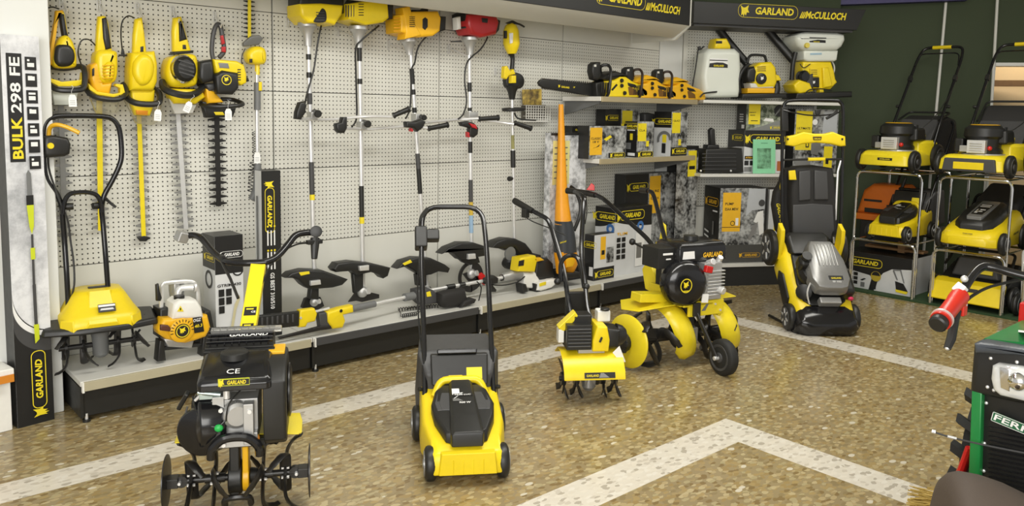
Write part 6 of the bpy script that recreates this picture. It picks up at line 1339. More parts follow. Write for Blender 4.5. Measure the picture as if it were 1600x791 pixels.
part('hood', t, lambda mb: loft(mb, mir([(0.08,-0.26),(0.135,-0.20),(0.15,-0.05),(0.14,0.16),(0.11,0.20)]), [(lambda x,y: hz_(x,y)-0.05,1,1,0),(lambda x,y: hz_(x,y)+0.01,1,1,0),(lambda x,y: hz_(x,y)+0.04,0.9,0.93,0),(lambda x,y: hz_(x,y)+0.055,0.7,0.8,0)], BLK), 0.006, 55)
part('hood_stripe', t, lambda mb: loft(mb, mir([(0.05,-0.215),(0.058,-0.20),(0.07,0.15),(0.065,0.16)]), [(lambda x,y: hz_(x,y)+0.03,1,1,0),(lambda x,y: hz_(x,y)+0.062,1,1,0),(lambda x,y: hz_(x,y)+0.066,0.9,0.98,0)], SGR), 0.004, 50)
def dletter(mb):
    mb.M = Matrix.Translation((0, -0.02, hz_(0,-0.02)+0.0675)) @ Matrix.Rotation(math.atan(0.25), 4, 'X')
    mb.quad([(-0.04,-0.15,0),(0.04,-0.15,0),(0.045,0.10,0),(-0.045,0.10,0)], INKB)
    mb.quad([(-0.03,-0.12,0.0006),(-0.008,-0.12,0.0006),(-0.008,-0.03,0.0006),(-0.03,-0.03,0.0006)], INKW); mb.quad([(-0.008,-0.05,0.0006),(0.03,-0.05,0.0006),(0.03,-0.03,0.0006),(-0.008,-0.03,0.0006)], INKW); mb.quad([(-0.008,-0.09,0.0006),(0.02,-0.09,0.0006),(0.02,-0.072,0.0006),(-0.008,-0.072,0.0006)], INKW)
    for k in range(2): mb.quad([(-0.036,0.03+0.035*k,0.0006),(0.036,0.03+0.035*k,0.0006),(0.036,0.05+0.035*k,0.0006),(-0.036,0.05+0.035*k,0.0006)], INKW)
part('hood_lettering', t, dletter)
part('side_vent', t, lambda mb: (loft(mb, [(0.085,-0.10),(0.135,-0.08),(0.135,0.15),(0.10,0.17)], [(lambda x,y: hz_(x,y)+0.0,1,1,0),(lambda x,y: hz_(x,y)+0.045-(x-0.085)*0.4,1,1,0)], SGR), [mb.box((0.112,-0.05+0.025*k,hz_(0,-0.05+0.025*k)+0.042), (0.03,0.008,0.01), BLK, (0,0.35,0)) for k in range(8)]), 0.002)
part('side_badge', t, lambda mb: mb.text('GARLAND', (0.2255,-0.02,0.135), (0,1,0.1), (-0.1,0,1), 0.018, INKB, 0.03, 0.1, 'L', width=0.12))
part('badge', t, lambda mb: mb.text('GARLAND', (0,-0.318,0.148), (1,0,0), (0,0.6,0.8), 0.010, INKB, 0.03, 0.1, 'C', width=0.07))
part('grass_bag', t, lambda mb: mb.rings([[V(p) for p in q] for q in (((-0.17,0.25,0.12),(0.17,0.25,0.12),(0.16,0.25,0.36),(-0.16,0.25,0.36)),((-0.18,0.60,0.12),(0.18,0.60,0.12),(0.16,0.60,0.50),(-0.16,0.60,0.50)))], BAG), 0.03)
for x, y, r in ((-0.225,-0.22,0.085),(0.225,-0.22,0.085),(-0.23,0.22,0.105),(0.23,0.22,0.105)): wheel(t, (x,y,r), r, 0.05, GRY)
part('folded_handle', t, lambda mb: tubeh(mb, [(-0.19,0.22,0.22),(-0.19,0.40,0.40),(0.19,0.40,0.40),(0.19,0.22,0.22)], 0.012, BLG, 0.05))
t = thing('orange_mower_hood', (RKX+0.50, 3.13, 0), 'orange mower hood standing behind the small electric mower on the left rack', 'mower hood', rz=RX)
part('hood', t, lambda mb: (mb.prism([(-0.26,0.62),(0.20,0.62),(0.26,0.80),(0.14,0.905),(-0.12,0.90),(-0.20,0.84)], lambda a, b, d: V((a, -d, b)), -0.14, 0.10, ORD, 0.05, 4), mb.box((0,0,0.60), (0.50,0.26,0.06), ORD)), 0.012)
part('vent_slot', t, lambda mb: (mb.box((-0.10,-0.102,0.75), (0.16,0.008,0.02), BLK), mb.box((-0.02,-0.102,0.66), (0.30,0.008,0.04), BLK)), 0.002)
part('stem', t, lambda mb: mb.tube([(0.0,-0.10,0.62),(0.10,-0.10,0.72),(0.18,-0.12,0.98)], 0.014, BLK, 8))
part('stand', t, lambda mb: mb.box((0.0,0.0,0.29), (0.40,0.22,0.56), BLK), 0.01)
# printed carton under the left rack
A = at_x(1316, 448, RKX+0.06); Bq = at_x(1422, 464, RKX+0.06)
w_ = abs(A.y-Bq.y); hz2 = at_x(1370, 398, RKX+0.06).z
b = Box(w_, 0.40, hz2-0.012, CARW, side=CARW, top=CARD)
b.poly('F', [(0,0.50)]+[(0.05*k, 0.50-0.012*k) for k in range(1,9)]+[(0.44,0.36),(0.40,0.0),(0.48,0.0),(0.52,0.30),(0.60,0.52),(0.72,0.66),(1,0.72),(1,1),(0,1)], INKB)
b.disc('F', 0.98, 0.0, w_*0.50, INKB, w_*0.475, 92, 178); b.logo('F', 0.33, 0.74, w_*0.50, INKY, head=False, h=w_*0.13)
for i in range(3):
    for j in range(3): b.rect('F', 0.03+0.07*i, 0.10+0.12*j, 0.09+0.07*i, 0.19+0.12*j, INKB)
b.rect('F', 0.28, 0.05, 0.34, 0.18, GRY); b.poly('F', [(0.27,0.24),(0.33,0.30),(0.36,0.29),(0.30,0.22)], INKB)
b.disc('F', 0.50, 0.40, w_*0.075, mat('mustard_ink', (0.45,0.34,0.03), 0.5)); b.disc('F', 0.50, 0.42, w_*0.06, INKB, 0, 0, 180)
b.poly('F', [(0.74,0.62),(0.80,0.40),(0.82,0.40),(0.76,0.64),(0.84,0.66),(0.90,0.34),(0.915,0.34),(0.855,0.69),(0.745,0.66)], GRY); b.poly('F', [(0.78,0.36),(0.90,0.32),(0.97,0.12),(0.80,0.14)], INKB); b.poly('F', [(0.79,0.14),(0.97,0.12),(0.95,0.05),(0.80,0.07)], INKY)
b.done('carton', (RKX+0.06, A.y, 0.012), 'long black and white carton with a mower picture under the left display rack', RX)
t = part('plank', None, lambda mb: (mb.box((0,0,hz2+0.035), (0.5,0.10,0.02), WOOD), mb.box((0.06,0,hz2+0.06), (0.06,0.08,0.10), WOOD)), 0.003); t.location = (RKX+0.30, 2.96, 0.0); t.rotation_euler = (0,0,RX); tag(t, 'short wooden planks lying on the long carton under the left rack', 'plank')
# scarifier under the middle rack
t = thing('scarifier', (RKX+0.26, 2.28, 0.012), 'wide yellow scarifier with a black top on the floor under the middle rack', 'scarifier', rz=RX)
part('front_cover', t, lambda mb: mb.rings([[V((x*0.27,y,z)) for x in (-1,1)] + [V((x*0.27*k,y2,z2)) for x in (1,-1)] for y, z, k, y2, z2 in ((-0.30,0.05,0.95,-0.22,0.185),(-0.26,0.04,0.95,-0.15,0.215))], YEL), 0.012)
part('cover_badge', t, lambda mb: (mb.box((0.02,-0.244,0.145), (0.12,0.006,0.03), INKB, (-0.53,0,0)), mb.box((-0.02,-0.279,0.085), (0.09,0.006,0.035), INKB, (-0.53,0,0))), 0.0)
part('body', t, lambda mb: mb.rings([[V((x*0.27,-0.20,z)) for x, z in ((-1,0.05),(1,0.05),(0.95,0.17),(-0.95,0.17))],[V((x*0.27,0.22,z)) for x, z in ((-1,0.06),(1,0.06),(0.9,0.33),(-0.9,0.33))]], BLK), 0.02)
part('top_housing', t, lambda mb: mb.box((0,0.04,0.30), (0.36,0.26,0.16), DGR, taper=0.75), 0.02)
part('caution_label', t, lambda mb: (mb.box((0.07,-0.095,0.275), (0.12,0.02,0.03), INKY, (-0.3,0,0)), mb.box((-0.20,-0.15,0.20), (0.05,0.03,0.015), INKY, (0.3,0,0))), 0.0)
part('lift_lever', t, lambda mb: tubeh(mb, [(-0.24,-0.05,0.30),(-0.22,0.12,0.42),(0.22,0.12,0.42),(0.24,-0.05,0.30)], 0.011, BLK, 0.05))
for x, y in ((-0.29,-0.10),(0.29,-0.10),(-0.29,0.20),(0.29,0.20)): wheel(t, (x,y,0.10), 0.10, 0.045, GRY)
# things at the right edge, on and under the right rack
t = thing('electric_mower', (RKX+0.30, 1.64, ZL+0.012), 'dark electric mower half cut off by the right edge, halfway up the right rack', 'lawn mower', rz=RX)
part('deck', t, lambda mb: loft(mb, out, [(0.05,1,1,0),(0.12,1,1,0),(0.18,0.9,0.9,0)], BLK), 0.01)
part('hood', t, lambda mb: mb.prof([(0,0.15),(0.08,0.14),(0.14,0.09),(0.16,0.03)], (0,0,0.17), (0,0,1), DGR, 24))
for x, y, r in ((-0.23,-0.20,0.09),(0.23,-0.20,0.09),(-0.23,0.2,0.11),(0.23,0.2,0.11)): wheel(t, (x,y,r), r, 0.05, SIL)
t = thing('seed_spreader', (RKX-0.02, 1.78, 0.012), 'silver tray frame on small dark wheels at the right edge, under the right rack', 'trolley', rz=RX)
part('frame', t, lambda mb: (tubeh(mb, [(-0.10,0,0.16),(-0.12,0,0.52),(0.2,0,0.52)], 0.012, SIL, 0.03), mb.box((0.1,0.15,0.16), (0.40,0.32,0.02), SIL), mb.box((0.1,0.15,0.35), (0.38,0.02,0.36), CHR)), 0.003)
for x in (-0.16, 0.28): wheel(t, (x,0.10,0.085), 0.085, 0.04, GRY)
# ------------------------------------------------------------------ tillers and the tilted mower on the floor
# front tiller with the yellow column
T1 = thing('petrol_tiller', (1.145, 2.797, 0), 'petrol tiller with a yellow column and long bare tine axle, front left', 'tiller', rz=-0.487)
t = T1; AZ = 0.13
part('tine_axle', t, lambda mb: (mb.cyl((-0.235,0,AZ), (0.235,0,AZ), 0.0125, BLM), mb.cyl((-0.12,0,AZ), (-0.05,0,AZ), 0.017, BLM), mb.cyl((0.05,0,AZ), (0.12,0,AZ), 0.017, BLM), [mb.cyl((s*0.20,-0.012,AZ), (s*0.20,0.012,AZ+0.0), 0.022, BLM) for s in (-1,1)]))
for s in (-1, 1):
    part('guard_disc', t, lambda mb: mb.prof([(-0.002,0.098),(0.002,0.098),(0.006,0.06),(0.006,0.0)], (s*0.253,0,AZ), (-s,0,0), BLM, 32))
    part('disc_bolt', t, lambda mb: (mb.cyl((s*0.205,-0.03,AZ), (s*0.205,0.03,AZ), 0.007, SIL, seg=8), mb.box((s*0.232,0,AZ), (0.045,0.05,0.035), BLM)), 0.003)
    for xq, sd2, ph in ((0.165, s, 0.3), (0.085, -s, 0.9)):
        def star(mb):
            x = s*xq
            mb.box((x,0,AZ), (0.010,0.065,0.065), BLM, (0.6,0,0))
            for q in range(4):
                tine(mb, (x,0,AZ), ph+q*math.pi/2, 0.135, (1 if q%2 else -1)*s, BLM, 0.021)
        w1 = part('tine_wheel', t, star)
        part('bolt', w1, lambda mb: [mb.cyl((s*xq-0.014, 0.024*math.cos(q*1.57+0.4), AZ+0.024*math.sin(q*1.57+0.4)), (s*xq+0.014, 0.024*math.cos(q*1.57+0.4), AZ+0.024*math.sin(q*1.57+0.4)), 0.006, SIL, seg=6) for q in range(4)])
part('gear_case', t, lambda mb: (mb.box((-0.012,0.0,0.20), (0.036,0.09,0.26), BLK), mb.prof([(-0.024,0.062),(0.024,0.062)], (-0.012,0,AZ), (1,0,0), BLK, 20)), 0.006)
part('gear_case_cover', t, lambda mb: (mb.box((0.026,-0.005,0.20), (0.022,0.08,0.20), YOR), mb.prof([(-0.012,0.055),(0.012,0.055)], (0.026,0,AZ), (1,0,0), YOR, 20), mb.prof([(0,0.03),(0.03,0.024)], (0.038,0,AZ), (1,0,0), BLK, 16)), 0.005)
part('drag_spur', t, lambda mb: mb.tube(smooth_path([(-0.045,-0.06,0.05),(-0.04,-0.085,0.085),(0.0,-0.095,0.095),(0.04,-0.085,0.085),(0.045,-0.06,0.05)], 5), 0.012, BLM, 8))
part('front_bumper', t, lambda mb: mb.tube(smooth_path([(-0.082,-0.115,0.255),(-0.078,-0.12,0.29),(-0.045,-0.125,0.325),(0.0,-0.125,0.333),(0.045,-0.125,0.325),(0.078,-0.12,0.29),(0.082,-0.115,0.255)], 5), 0.0165, BLG, 10))
for s in (-1, 1): part('fender', t, lambda mb: mb.rings([[V((s*x,y,z)) for x, y, z in ((0.06,-0.02,0.292),(0.215,-0.03,0.285),(0.225,0.02,0.268),(0.225,0.14,0.268),(0.215,0.18,0.285),(0.06,0.18,0.292))],[V((s*x,y,z+0.005)) for x, y, z in ((0.06,-0.02,0.292),(0.215,-0.03,0.285),(0.225,0.02,0.268),(0.225,0.14,0.268),(0.215,0.18,0.285),(0.06,0.18,0.292))]], YEM), 0.002)
part('engine_mount', t, lambda mb: mb.box((0,0.06,0.275), (0.20,0.22,0.03), BLK), 0.004)
def crank(mb):
    mb.box((-0.005,0.03,0.365), (0.16,0.20,0.17), CAS)
    mb.box((0.045,-0.085,0.37), (0.035,0.06,0.15), CAS); mb.prof([(0,0.05),(0.03,0.048),(0.04,0.035)], (0.0,-0.07,0.40), (0.2,-1,0), CAS, 20); mb.box((0.0,-0.08,0.31), (0.15,0.05,0.05), CAS)
    for q in range(5): mb.box((-0.005,0.02,0.475+0.012*q), (0.15,0.15,0.006), CAS)
part('crankcase', t, crank, 0.006)
part('oil_cap', t, lambda mb: mb.prof([(0,0.017),(0.02,0.016),(0.025,0.012)], (0.062,-0.075,0.305), (0.2,-1,0.3), mat('orange_cap', (0.70,0.25,0.01), 0.35), 14))
part('recoil_starter', t, lambda mb: (mb.prof([(0,0.105),(0.03,0.112),(0.085,0.105),(0.10,0.08),(0.105,0.04)], (-0.055,0.0,0.355), (-1,-0.25,0), BLG, 32), mb.prof([(0,0.09),(0.03,0.085),(0.04,0.05)], (-0.115,-0.06,0.34), (-0.35,-1,0), BLG, 28)), 0.006)
part('starter_grip', t, lambda mb: mb.box((-0.185,-0.02,0.44), (0.016,0.03,0.075), BLK, (0.3,0.5,0)), 0.005)
part('carburettor', t, lambda mb: (mb.box((-0.095,-0.05,0.475), (0.06,0.04,0.04), mat('zinc', (0.42,0.50,0.48), 0.3, 0.7)), mb.cyl((-0.13,-0.06,0.48), (-0.05,-0.07,0.47), 0.010, MAT['zinc'], seg=8), mb.cyl((-0.14,-0.06,0.45), (-0.09,-0.07,0.50), 0.006, SIL, seg=8), mb.box((-0.06,-0.07,0.44), (0.04,0.02,0.05), CAS), mb.cyl((-0.03,-0.085,0.46), (-0.03,-0.085,0.50), 0.012, SIL, seg=10)), 0.002)
part('green_connector', t, lambda mb: mb.ball((-0.055,-0.115,0.365), (0.016,0.012,0.014), mat('green_rubber', (0.02,0.42,0.08), 0.4), 10, 6))
part('wiring', t, lambda mb: (mb.tube(smooth_path([(-0.15,-0.04,0.46),(-0.12,-0.10,0.40),(-0.06,-0.115,0.37),(-0.01,-0.10,0.42),(0.0,-0.09,0.45)], 5), 0.0035, BLK, 6), mb.tube(smooth_path([(-0.17,-0.03,0.42),(-0.19,-0.05,0.34),(-0.185,-0.04,0.29)], 5), 0.003, BLK, 6), mb.tube(smooth_path([(0.02,-0.08,0.49),(-0.02,-0.115,0.45),(-0.03,-0.12,0.39)], 5), 0.003, BLK, 6)))
for x, y, z in ((-0.04,-0.105,0.30),(0.05,-0.115,0.42),(-0.05,-0.085,0.42)): part('bolt', t, lambda mb: mb.cyl((x,y,z), (x,y-0.012,z), 0.008, SIL, seg=6))
def tank(mb):
    mb.rings([[V((x*0.125,-0.035+y*0.095,0.50+dz)) for x, y in ((-0.9,-1),(0.9,-1),(1,-0.85),(1,0.85),(0.9,1),(-0.9,1),(-1,0.85),(-1,-0.85))] for dz in (0.0,0.02)] + [[V((x*0.125*k,-0.035+y*0.095*k,0.50+dz+0.024*y)) for x, y in ((-0.9,-1),(0.9,-1),(1,-0.85),(1,0.85),(0.9,1),(-0.9,1),(-1,0.85),(-1,-0.85))] for dz, k in ((0.048,1.0),(0.066,0.93),(0.073,0.8))], BLG)
tk = part('fuel_tank', t, tank, 0.006, 50)
part('fuel_cap', tk, lambda mb: mb.prof([(0,0.052),(0.022,0.050),(0.028,0.04)], (-0.01,0.015,0.578), (0,0,1), BLK, 24))
def tdec(mb):
    mb.text('CE', (-0.028,-0.104,0.5565), (1,0,0), (0,1,0.31), 0.028, INKW, 0.0, 0, 'L', width=0.045)
    mb.box((0.0,-0.1315,0.535), (0.105,0.003,0.026), mat('lime_plate', (0.55,0.58,0.03), 0.4)); mb.box((0.004,-0.1335,0.535), (0.094,0.002,0.020), INKB)
    logo(mb, V((0.0,-0.135,0.535)), (1,0,0), (0,0,1), 0.10, INKY, ring=False, h=0.03)
part('tank_lettering', tk, tdec)
def shroud(mb):
    mb.box((0.0,0.155,0.560), (0.245,0.13,0.11), BLK, (0.25,0,0))
    for k in range(9): mb.box((-0.105+0.026*k,0.14,0.623), (0.004,0.125,0.010), BLG, (0.25,0,0))
    for k in range(5): mb.box((0.0,0.09+0.026*k,0.615+0.0066*k), (0.24,0.005,0.012), BLG, (0.25,0,0))
    mb.box((0.0,0.082,0.575), (0.255,0.02,0.03), BLK, (0.25,0,0))
part('exhaust_guard', t, shroud, 0.004)
part('guard_lettering', t, lambda mb: mb.text('GARLAND', (0.03,0.135,0.6295), (1,0,0), (0,0.97,0.25), 0.022, INKW, 0.02, 0.1, 'C', width=0.14))
def belt(mb):
    mb.prism([(-0.10,0.30),(-0.12,0.42),(-0.11,0.52),(-0.02,0.575),(0.14,0.575),(0.19,0.50),(0.20,0.36),(0.16,0.27),(-0.04,0.265)], lambda a, b, d: V((d, a, b)), 0.095, 0.175, BLK, 0.012, 3)
part('belt_guard', t, belt, 0.004)
part('belt_guard_trim', t, lambda mb: mb.box((0.135,0.09,0.58), (0.06,0.10,0.012), YOR), 0.003)
part('pulley', t, lambda mb: mb.prof([(0,0.10),(0.006,0.10),(0.01,0.085)], (0.178,0.06,0.43), (1,0,0), BLM, 24))
col0, col1 = V((0.0,0.20,0.50)), V((0.03,0.70,0.80))
def column(mb):
    d = (col1-col0).normalized(); x = V((1,0,0)); n = d.cross(x).normalized()
    mb.rings([[p+x*(0.032*q)+n*r for q, r in ((-1,-0.02),(1,-0.02),(1,0.02),(-1,0.02))] for p in (col0, col1)], YEM)
part('column', t, column, 0.004)
def clab(mb, k0, h_, w2):
    d = (col1-col0).normalized(); x = V((1,0,0)); n = -d.cross(x).normalized()
    if n.y > 0: n = -n
    if True:
        c = col0+d*k0+n*0.0206; mb.quad([c-x*w2-d*h_/2, c+x*w2-d*h_/2, c+x*w2+d*h_/2, c-x*w2+d*h_/2], INKB)
        c = c+n*0.0006+d*h_*0.25; mb.quad([c-x*w2*0.7-d*0.004, c+x*w2*0.5-d*0.004, c+x*w2*0.5+d*0.003, c-x*w2*0.7+d*0.003], INKY)
        mb.text('CE' if k0 > 0.2 else '96', c+x*0.004-d*h_*0.45, x, d, 0.011, INKW, 0.02, 0, 'L')
part('column_label', t, lambda mb: clab(mb, 0.26, 0.05, 0.024)); part('column_label', t, lambda mb: clab(mb, 0.17, 0.04, 0.022))
part('clear_guard', t, lambda mb: mb.box((0.02,0.165,0.640), (0.26,0.03,0.02), mat('clear_guard', (0.75,0.75,0.72), 0.15, 0, 0.02, **{'Transmission Weight': 0.8, 'IOR': 1.2})), 0.004)
D3 = lambda u, v, d: at_d(u, v, d)
part('handlebar', t, lambda mb: mb.tube(smooth_path([D3(288,369,3.78), D3(304,368,3.76), D3(316,374,3.72), D3(332,393,3.66), D3(350,407,3.60), D3(372,411,3.57), D3(395,411,3.57), D3(418,409,3.58), D3(434,400,3.62), D3(450,382,3.68), D3(462,368,3.72), D3(476,364,3.76), D3(494,363,3.80)], 5), 0.0155, BLG, 12), world=True)
part('handle_brace', t, lambda mb: (mb.tube([D3(346,408,3.60), D3(360,436,3.52), D3(372,466,3.45)], 0.007, BLM, 8), mb.tube([D3(414,412,3.58), D3(404,432,3.52), D3(396,452,3.46)], 0.007, BLM, 8)), world=True)
part('clamp_bracket', t, lambda mb: mb.box(D3(284,370,3.76), (0.05,0.05,0.05), CAS, (0.2,0.3,0.2)), 0.006, world=True)
part('grip', t, lambda mb: mb.prof([(-0.10,0.022),(-0.01,0.024),(0.0,0.028),(0.012,0.028),(0.014,0.02)], D3(494,362,3.78), D3(494,362,3.6)-D3(494,362,3.8), BLK, 20), world=True)
part('stop_lever', t, lambda mb: (mb.tube([D3(492,372,3.78), D3(492,384,3.77), D3(491,405,3.76)], [0.022,0.020,0.014], BLK, 10), mb.box(D3(491,378,3.77), (0.075,0.03,0.02), BLK)), 0.003, world=True)
part('throttle_cable', t, lambda mb: mb.tube(smooth_path([D3(484,380,3.76), D3(464,382,3.72), D3(440,395,3.66), D3(420,420,3.55), D3(400,470,3.40), D3(396,500,3.30)], 5), 0.004, BLK, 6), world=True)
part('twist_tie', t, lambda mb: mb.box(D3(347,404,3.60), (0.02,0.03,0.03), BLK), 0.003, world=True)

# small tiller by the leaf blower
t = thing('mini_tiller', (3.03, 2.80, 0), 'small petrol tiller with a yellow front fender, between the mower and the big tiller', 'tiller', rz=-0.593)
part('axle', t, lambda mb: mb.cyl((-0.155,0,0.105), (0.155,0,0.105), 0.012, BLM))
for x_, ph in ((-0.135,0.2),(-0.065,0.6),(0.075,0.0),(0.14,0.5)):
    def star(mb):
        mb.cyl((x_-0.012,0,0.105), (x_+0.012,0,0.105), 0.035, BLM, seg=10)
        n = 6
        for q in range(n):
            a = ph+2*math.pi*q/n; d = V((0,math.sin(a),math.cos(a))); e = V((0,math.cos(a),-math.sin(a))); c = V((x_,0,0.105))
            sx = 0.022*(1 if q%2 else -1)
            o = [c+d*0.03-e*0.014, c+d*0.03+e*0.014, c+d*0.085+e*0.022+V((sx*0.4,0,0)), c+d*0.105+e*0.018+V((sx,0,0)), c+d*0.102-e*0.018+V((sx,0,0)), c+d*0.08-e*0.010+V((sx*0.4,0,0))]
            mb.rings([o, [p+V((0.005,0,0)) for p in o]], BLM)
    part('tine_wheel', t, star)
part('gearbox', t, lambda mb: (mb.prof([(0,0.02),(0.02,0.036),(0.10,0.038),(0.14,0.03)], (0,-0.015,0.045), (0,0,1), SGR, 16), mb.prof([(-0.03,0.05),(0.03,0.05)], (0,0,0.105), (1,0,0), SGR, 16)), 0.003)
def mfend(mb):
    pr = [(0.12,0.22),(0.05,0.262),(-0.03,0.262),(-0.10,0.235),(-0.145,0.185),(-0.155,0.150)]
    mb.rings([[V((s_*0.16,y,z)) for s_ in (-1,)] + [V((s_*0.16,y,z)) for s_ in (1,)] + [V((s_*0.157,y,z-0.006)) for s_ in (1,)] + [V((-0.157,y,z-0.006))] for y, z in pr], YEL)
part('fender', t, mfend, 0.002)
part('fender_label', t, lambda mb: (mb.quad([(-0.055,-0.157,0.155),(0.105,-0.157,0.155),(0.105,-0.1485,0.183),(-0.055,-0.1485,0.183)], INKB), mb.quad([(0.02,-0.1575,0.158),(0.075,-0.1575,0.158),(0.045,-0.1495,0.18),(0.03,-0.1495,0.18)], SGR), mb.text('GARLAND', (-0.045,-0.1565,0.163), (1,0,0), (0,0.3,1), 0.012, INKY, 0.02, 0.1, 'L', width=0.065)), ang=20)
part('engine_block', t, lambda mb: (mb.box((-0.07,0.0,0.345), (0.13,0.16,0.13), BLK), [mb.box((-0.07,-0.082,0.30+0.018*k), (0.12,0.01,0.006), DGR) for k in range(6)], mb.box((0.0,0.0,0.27), (0.14,0.12,0.03), CAS)), 0.012)
part('engine_cover', t, lambda mb: (mb.prism([(0.0,0.27),(0.085,0.27),(0.09,0.33),(0.075,0.40),(0.02,0.405),(0.0,0.33)], lambda a, b, d: V((a, -d, b)), -0.08, 0.085, YEL, 0.01)), 0.004)
part('starter', t, lambda mb: (mb.prism([(0.075,0.28),(0.145,0.28),(0.15,0.375),(0.08,0.385)], lambda a, b, d: V((a, -d, b)), -0.07, 0.06, BLK, 0.015), mb.box((0.04,-0.088,0.335), (0.012,0.008,0.03), BLK, (0,0.4,0))), 0.004)
part('air_filter', t, lambda mb: (mb.box((-0.045,0.02,0.425), (0.10,0.10,0.05), BLK), mb.box((0.08,0.05,0.43), (0.07,0.07,0.06), WHT), mb.cyl((0.085,0.02,0.46), (0.085,0.02,0.475), 0.025, BLK)), 0.01)
part('yellow_lever', t, lambda mb: mb.rings([[V((-0.175+a,-0.03+b2,c_)) for a, b2, c_ in ((0,0,0.385),(0.03,0.0,0.36),(0.11,0.0,0.44),(0.09,0,0.47))], [V((-0.175+a,0.03+b2,c_)) for a, b2, c_ in ((0,0,0.385),(0.03,0.0,0.36),(0.11,0.0,0.44),(0.09,0,0.47))]], YEM), 0.006)
part('white_bracket', t, lambda mb: mb.box((-0.155,0.0,0.34), (0.03,0.06,0.07), WHT), 0.004)
part('hang_tag', t, lambda mb: mb.prism([(0.105,0.265),(0.15,0.21),(0.175,0.215),(0.14,0.30)], lambda a, b, d: V((a, -d, b)), 0.085, 0.087, PAP))
part('side_housing', t, lambda mb: (mb.prof([(0,0.06),(0.03,0.05),(0.05,0.03)], (0.15,0.02,0.33), (1,0,0), BLK, 16),), 0.0)
E4 = lambda u, v, d: at_d(u, v, d)
part('handle', t, lambda mb: (mb.tube(smooth_path([E4(895,505,4.32), E4(888,470,4.4), E4(882,430,4.5), E4(876,405,4.56), E4(868,378,4.62), E4(860,352,4.68), E4(854,342,4.70), E4(842,335,4.73), E4(822,324,4.78), E4(806,315,4.82)], 4), 0.0135, BLG, 10), mb.tube(smooth_path([E4(925,505,4.28), E4(918,480,4.34), E4(914,440,4.42), E4(909,405,4.48), E4(909,370,4.54), E4(911,335,4.58), E4(912,312,4.62), E4(908,305,4.66), E4(898,300,4.74)], 4), 0.0135, BLG, 10), mb.tube(smooth_path([E4(877,440,4.5), E4(876,415,4.5), E4(882,403,4.5), E4(893,399,4.5), E4(903,404,4.48), E4(909,425,4.45), E4(913,450,4.42)], 4), 0.013, BLG, 10)), world=True)
part('grip', t, lambda mb: mb.tube([E4(832,330,4.75), E4(806,315,4.82), E4(803,313,4.83)], [0.018,0.02,0.017], BLK, 12), world=True)
part('throttle_lever', t, lambda mb: (mb.box(E4(821,333,4.76), (0.03,0.04,0.055), BLK), mb.tube(smooth_path([E4(822,340,4.76), E4(834,347,4.74), E4(862,358,4.68), E4(884,368,4.64)], 4), 0.004, BLK, 6)), 0.004, world=True)
part('clamp_knob', t, lambda mb: (mb.ball(E4(871,440,4.46), 0.02, BLK, 10, 6), mb.ball(E4(916,448,4.40), 0.02, BLK, 10, 6)), world=True)
part('tool_plate', t, lambda mb: mb.box(E4(901,478,4.45), (0.13,0.03,0.16), BLK, (0,0,-0.5)), 0.006, world=True)

# big tiller with the transport wheel
t = thing('rotary_tiller', (3.92, 2.87, 0), 'large petrol tiller with yellow discs and a front wheel, right of the small tiller', 'tiller', rz=-0.265)
AZ = 0.17
part('axle', t, lambda mb: (mb.cyl((-0.38,0,AZ), (0.38,0,AZ), 0.016, BLM), mb.cyl((-0.30,0,AZ), (-0.06,0,AZ), 0.028, BLM), mb.cyl((0.06,0,AZ), (0.30,0,AZ), 0.028, BLM)))
part('side_disc', t, lambda mb: mb.prof([(-0.004,0.155),(0.004,0.158),(0.012,0.15),(0.022,0.10),(0.026,0.05)], (-0.385,0,AZ), (-1,-0.2,0), YEM, 40), ang=50)
part('disc_hub', t, lambda mb: (mb.prof([(0.02,0.058),(0.05,0.055),(0.06,0.03)], (-0.395,0,AZ), (-1,-0.2,0), BLK, 14), [mb.box(V((-0.435,0.05*math.cos(q*1.05)-0.01,AZ+0.05*math.sin(q*1.05))), (0.02,0.022,0.022), BLK) for q in range(6)]), 0.003)
def cfend(x0, a0, a1, lean):
    def fn(mb):
        n = 14; rg = []
        for i in range(n+1):
            a = math.radians(a0+(a1-a0)*i/n); c = V((x0+lean*math.sin(a), -math.cos(a)*0.15*1.0, AZ+0.03+0.165*math.sin(a)))
            d = V((0,-math.cos(a),math.sin(a))); w2 = 0.072 if 0 < i < n else 0.05
            rg.append([c+V((-w2,0,0))-d*0.02, c+V((-w2*0.75,0,0))+d*0.008, c+d*0.018, c+V((w2*0.75,0,0))+d*0.008, c+V((w2,0,0))-d*0.02, c+V((w2*0.7,0,0))-d*0.028, c+V((-w2*0.7,0,0))-d*0.028])
        mb.rings(rg, YEM)
    return fn
part('tine_guard', t, cfend(-0.075, -62, 120, -0.05), 0.0, 60)
part('tine_guard', t, cfend(0.26, -50, 125, -0.05), 0.0, 60)
for x_, s_, ph in ((-0.30,1,0.2),(-0.20,-1,0.9),(0.10,1,0.5),(0.20,-1,0.0),(0.34,1,0.6)):
    def star(mb):
        mb.box((x_,0,AZ), (0.012,0.07,0.07), BLM)
        for q in range(4): tine(mb, (x_,0,AZ), ph+q*math.pi/2, 0.165, s_*(1 if q%2 else -1), BLM, 0.024)
    part('tine_wheel', t, star)
part('gear_case', t, lambda mb: (mb.box((0.0,-0.01,0.27), (0.07,0.13,0.26), BLK), mb.prof([(-0.04,0.085),(0.04,0.085)], (0,0,AZ), (1,0,0), BLK, 20), mb.box((-0.2,-0.02,0.20), (0.30,0.03,0.06), BLM, (0,0.12,0)), mb.box((-0.02,-0.09,0.19), (0.10,0.06,0.10), SGR)), 0.006)
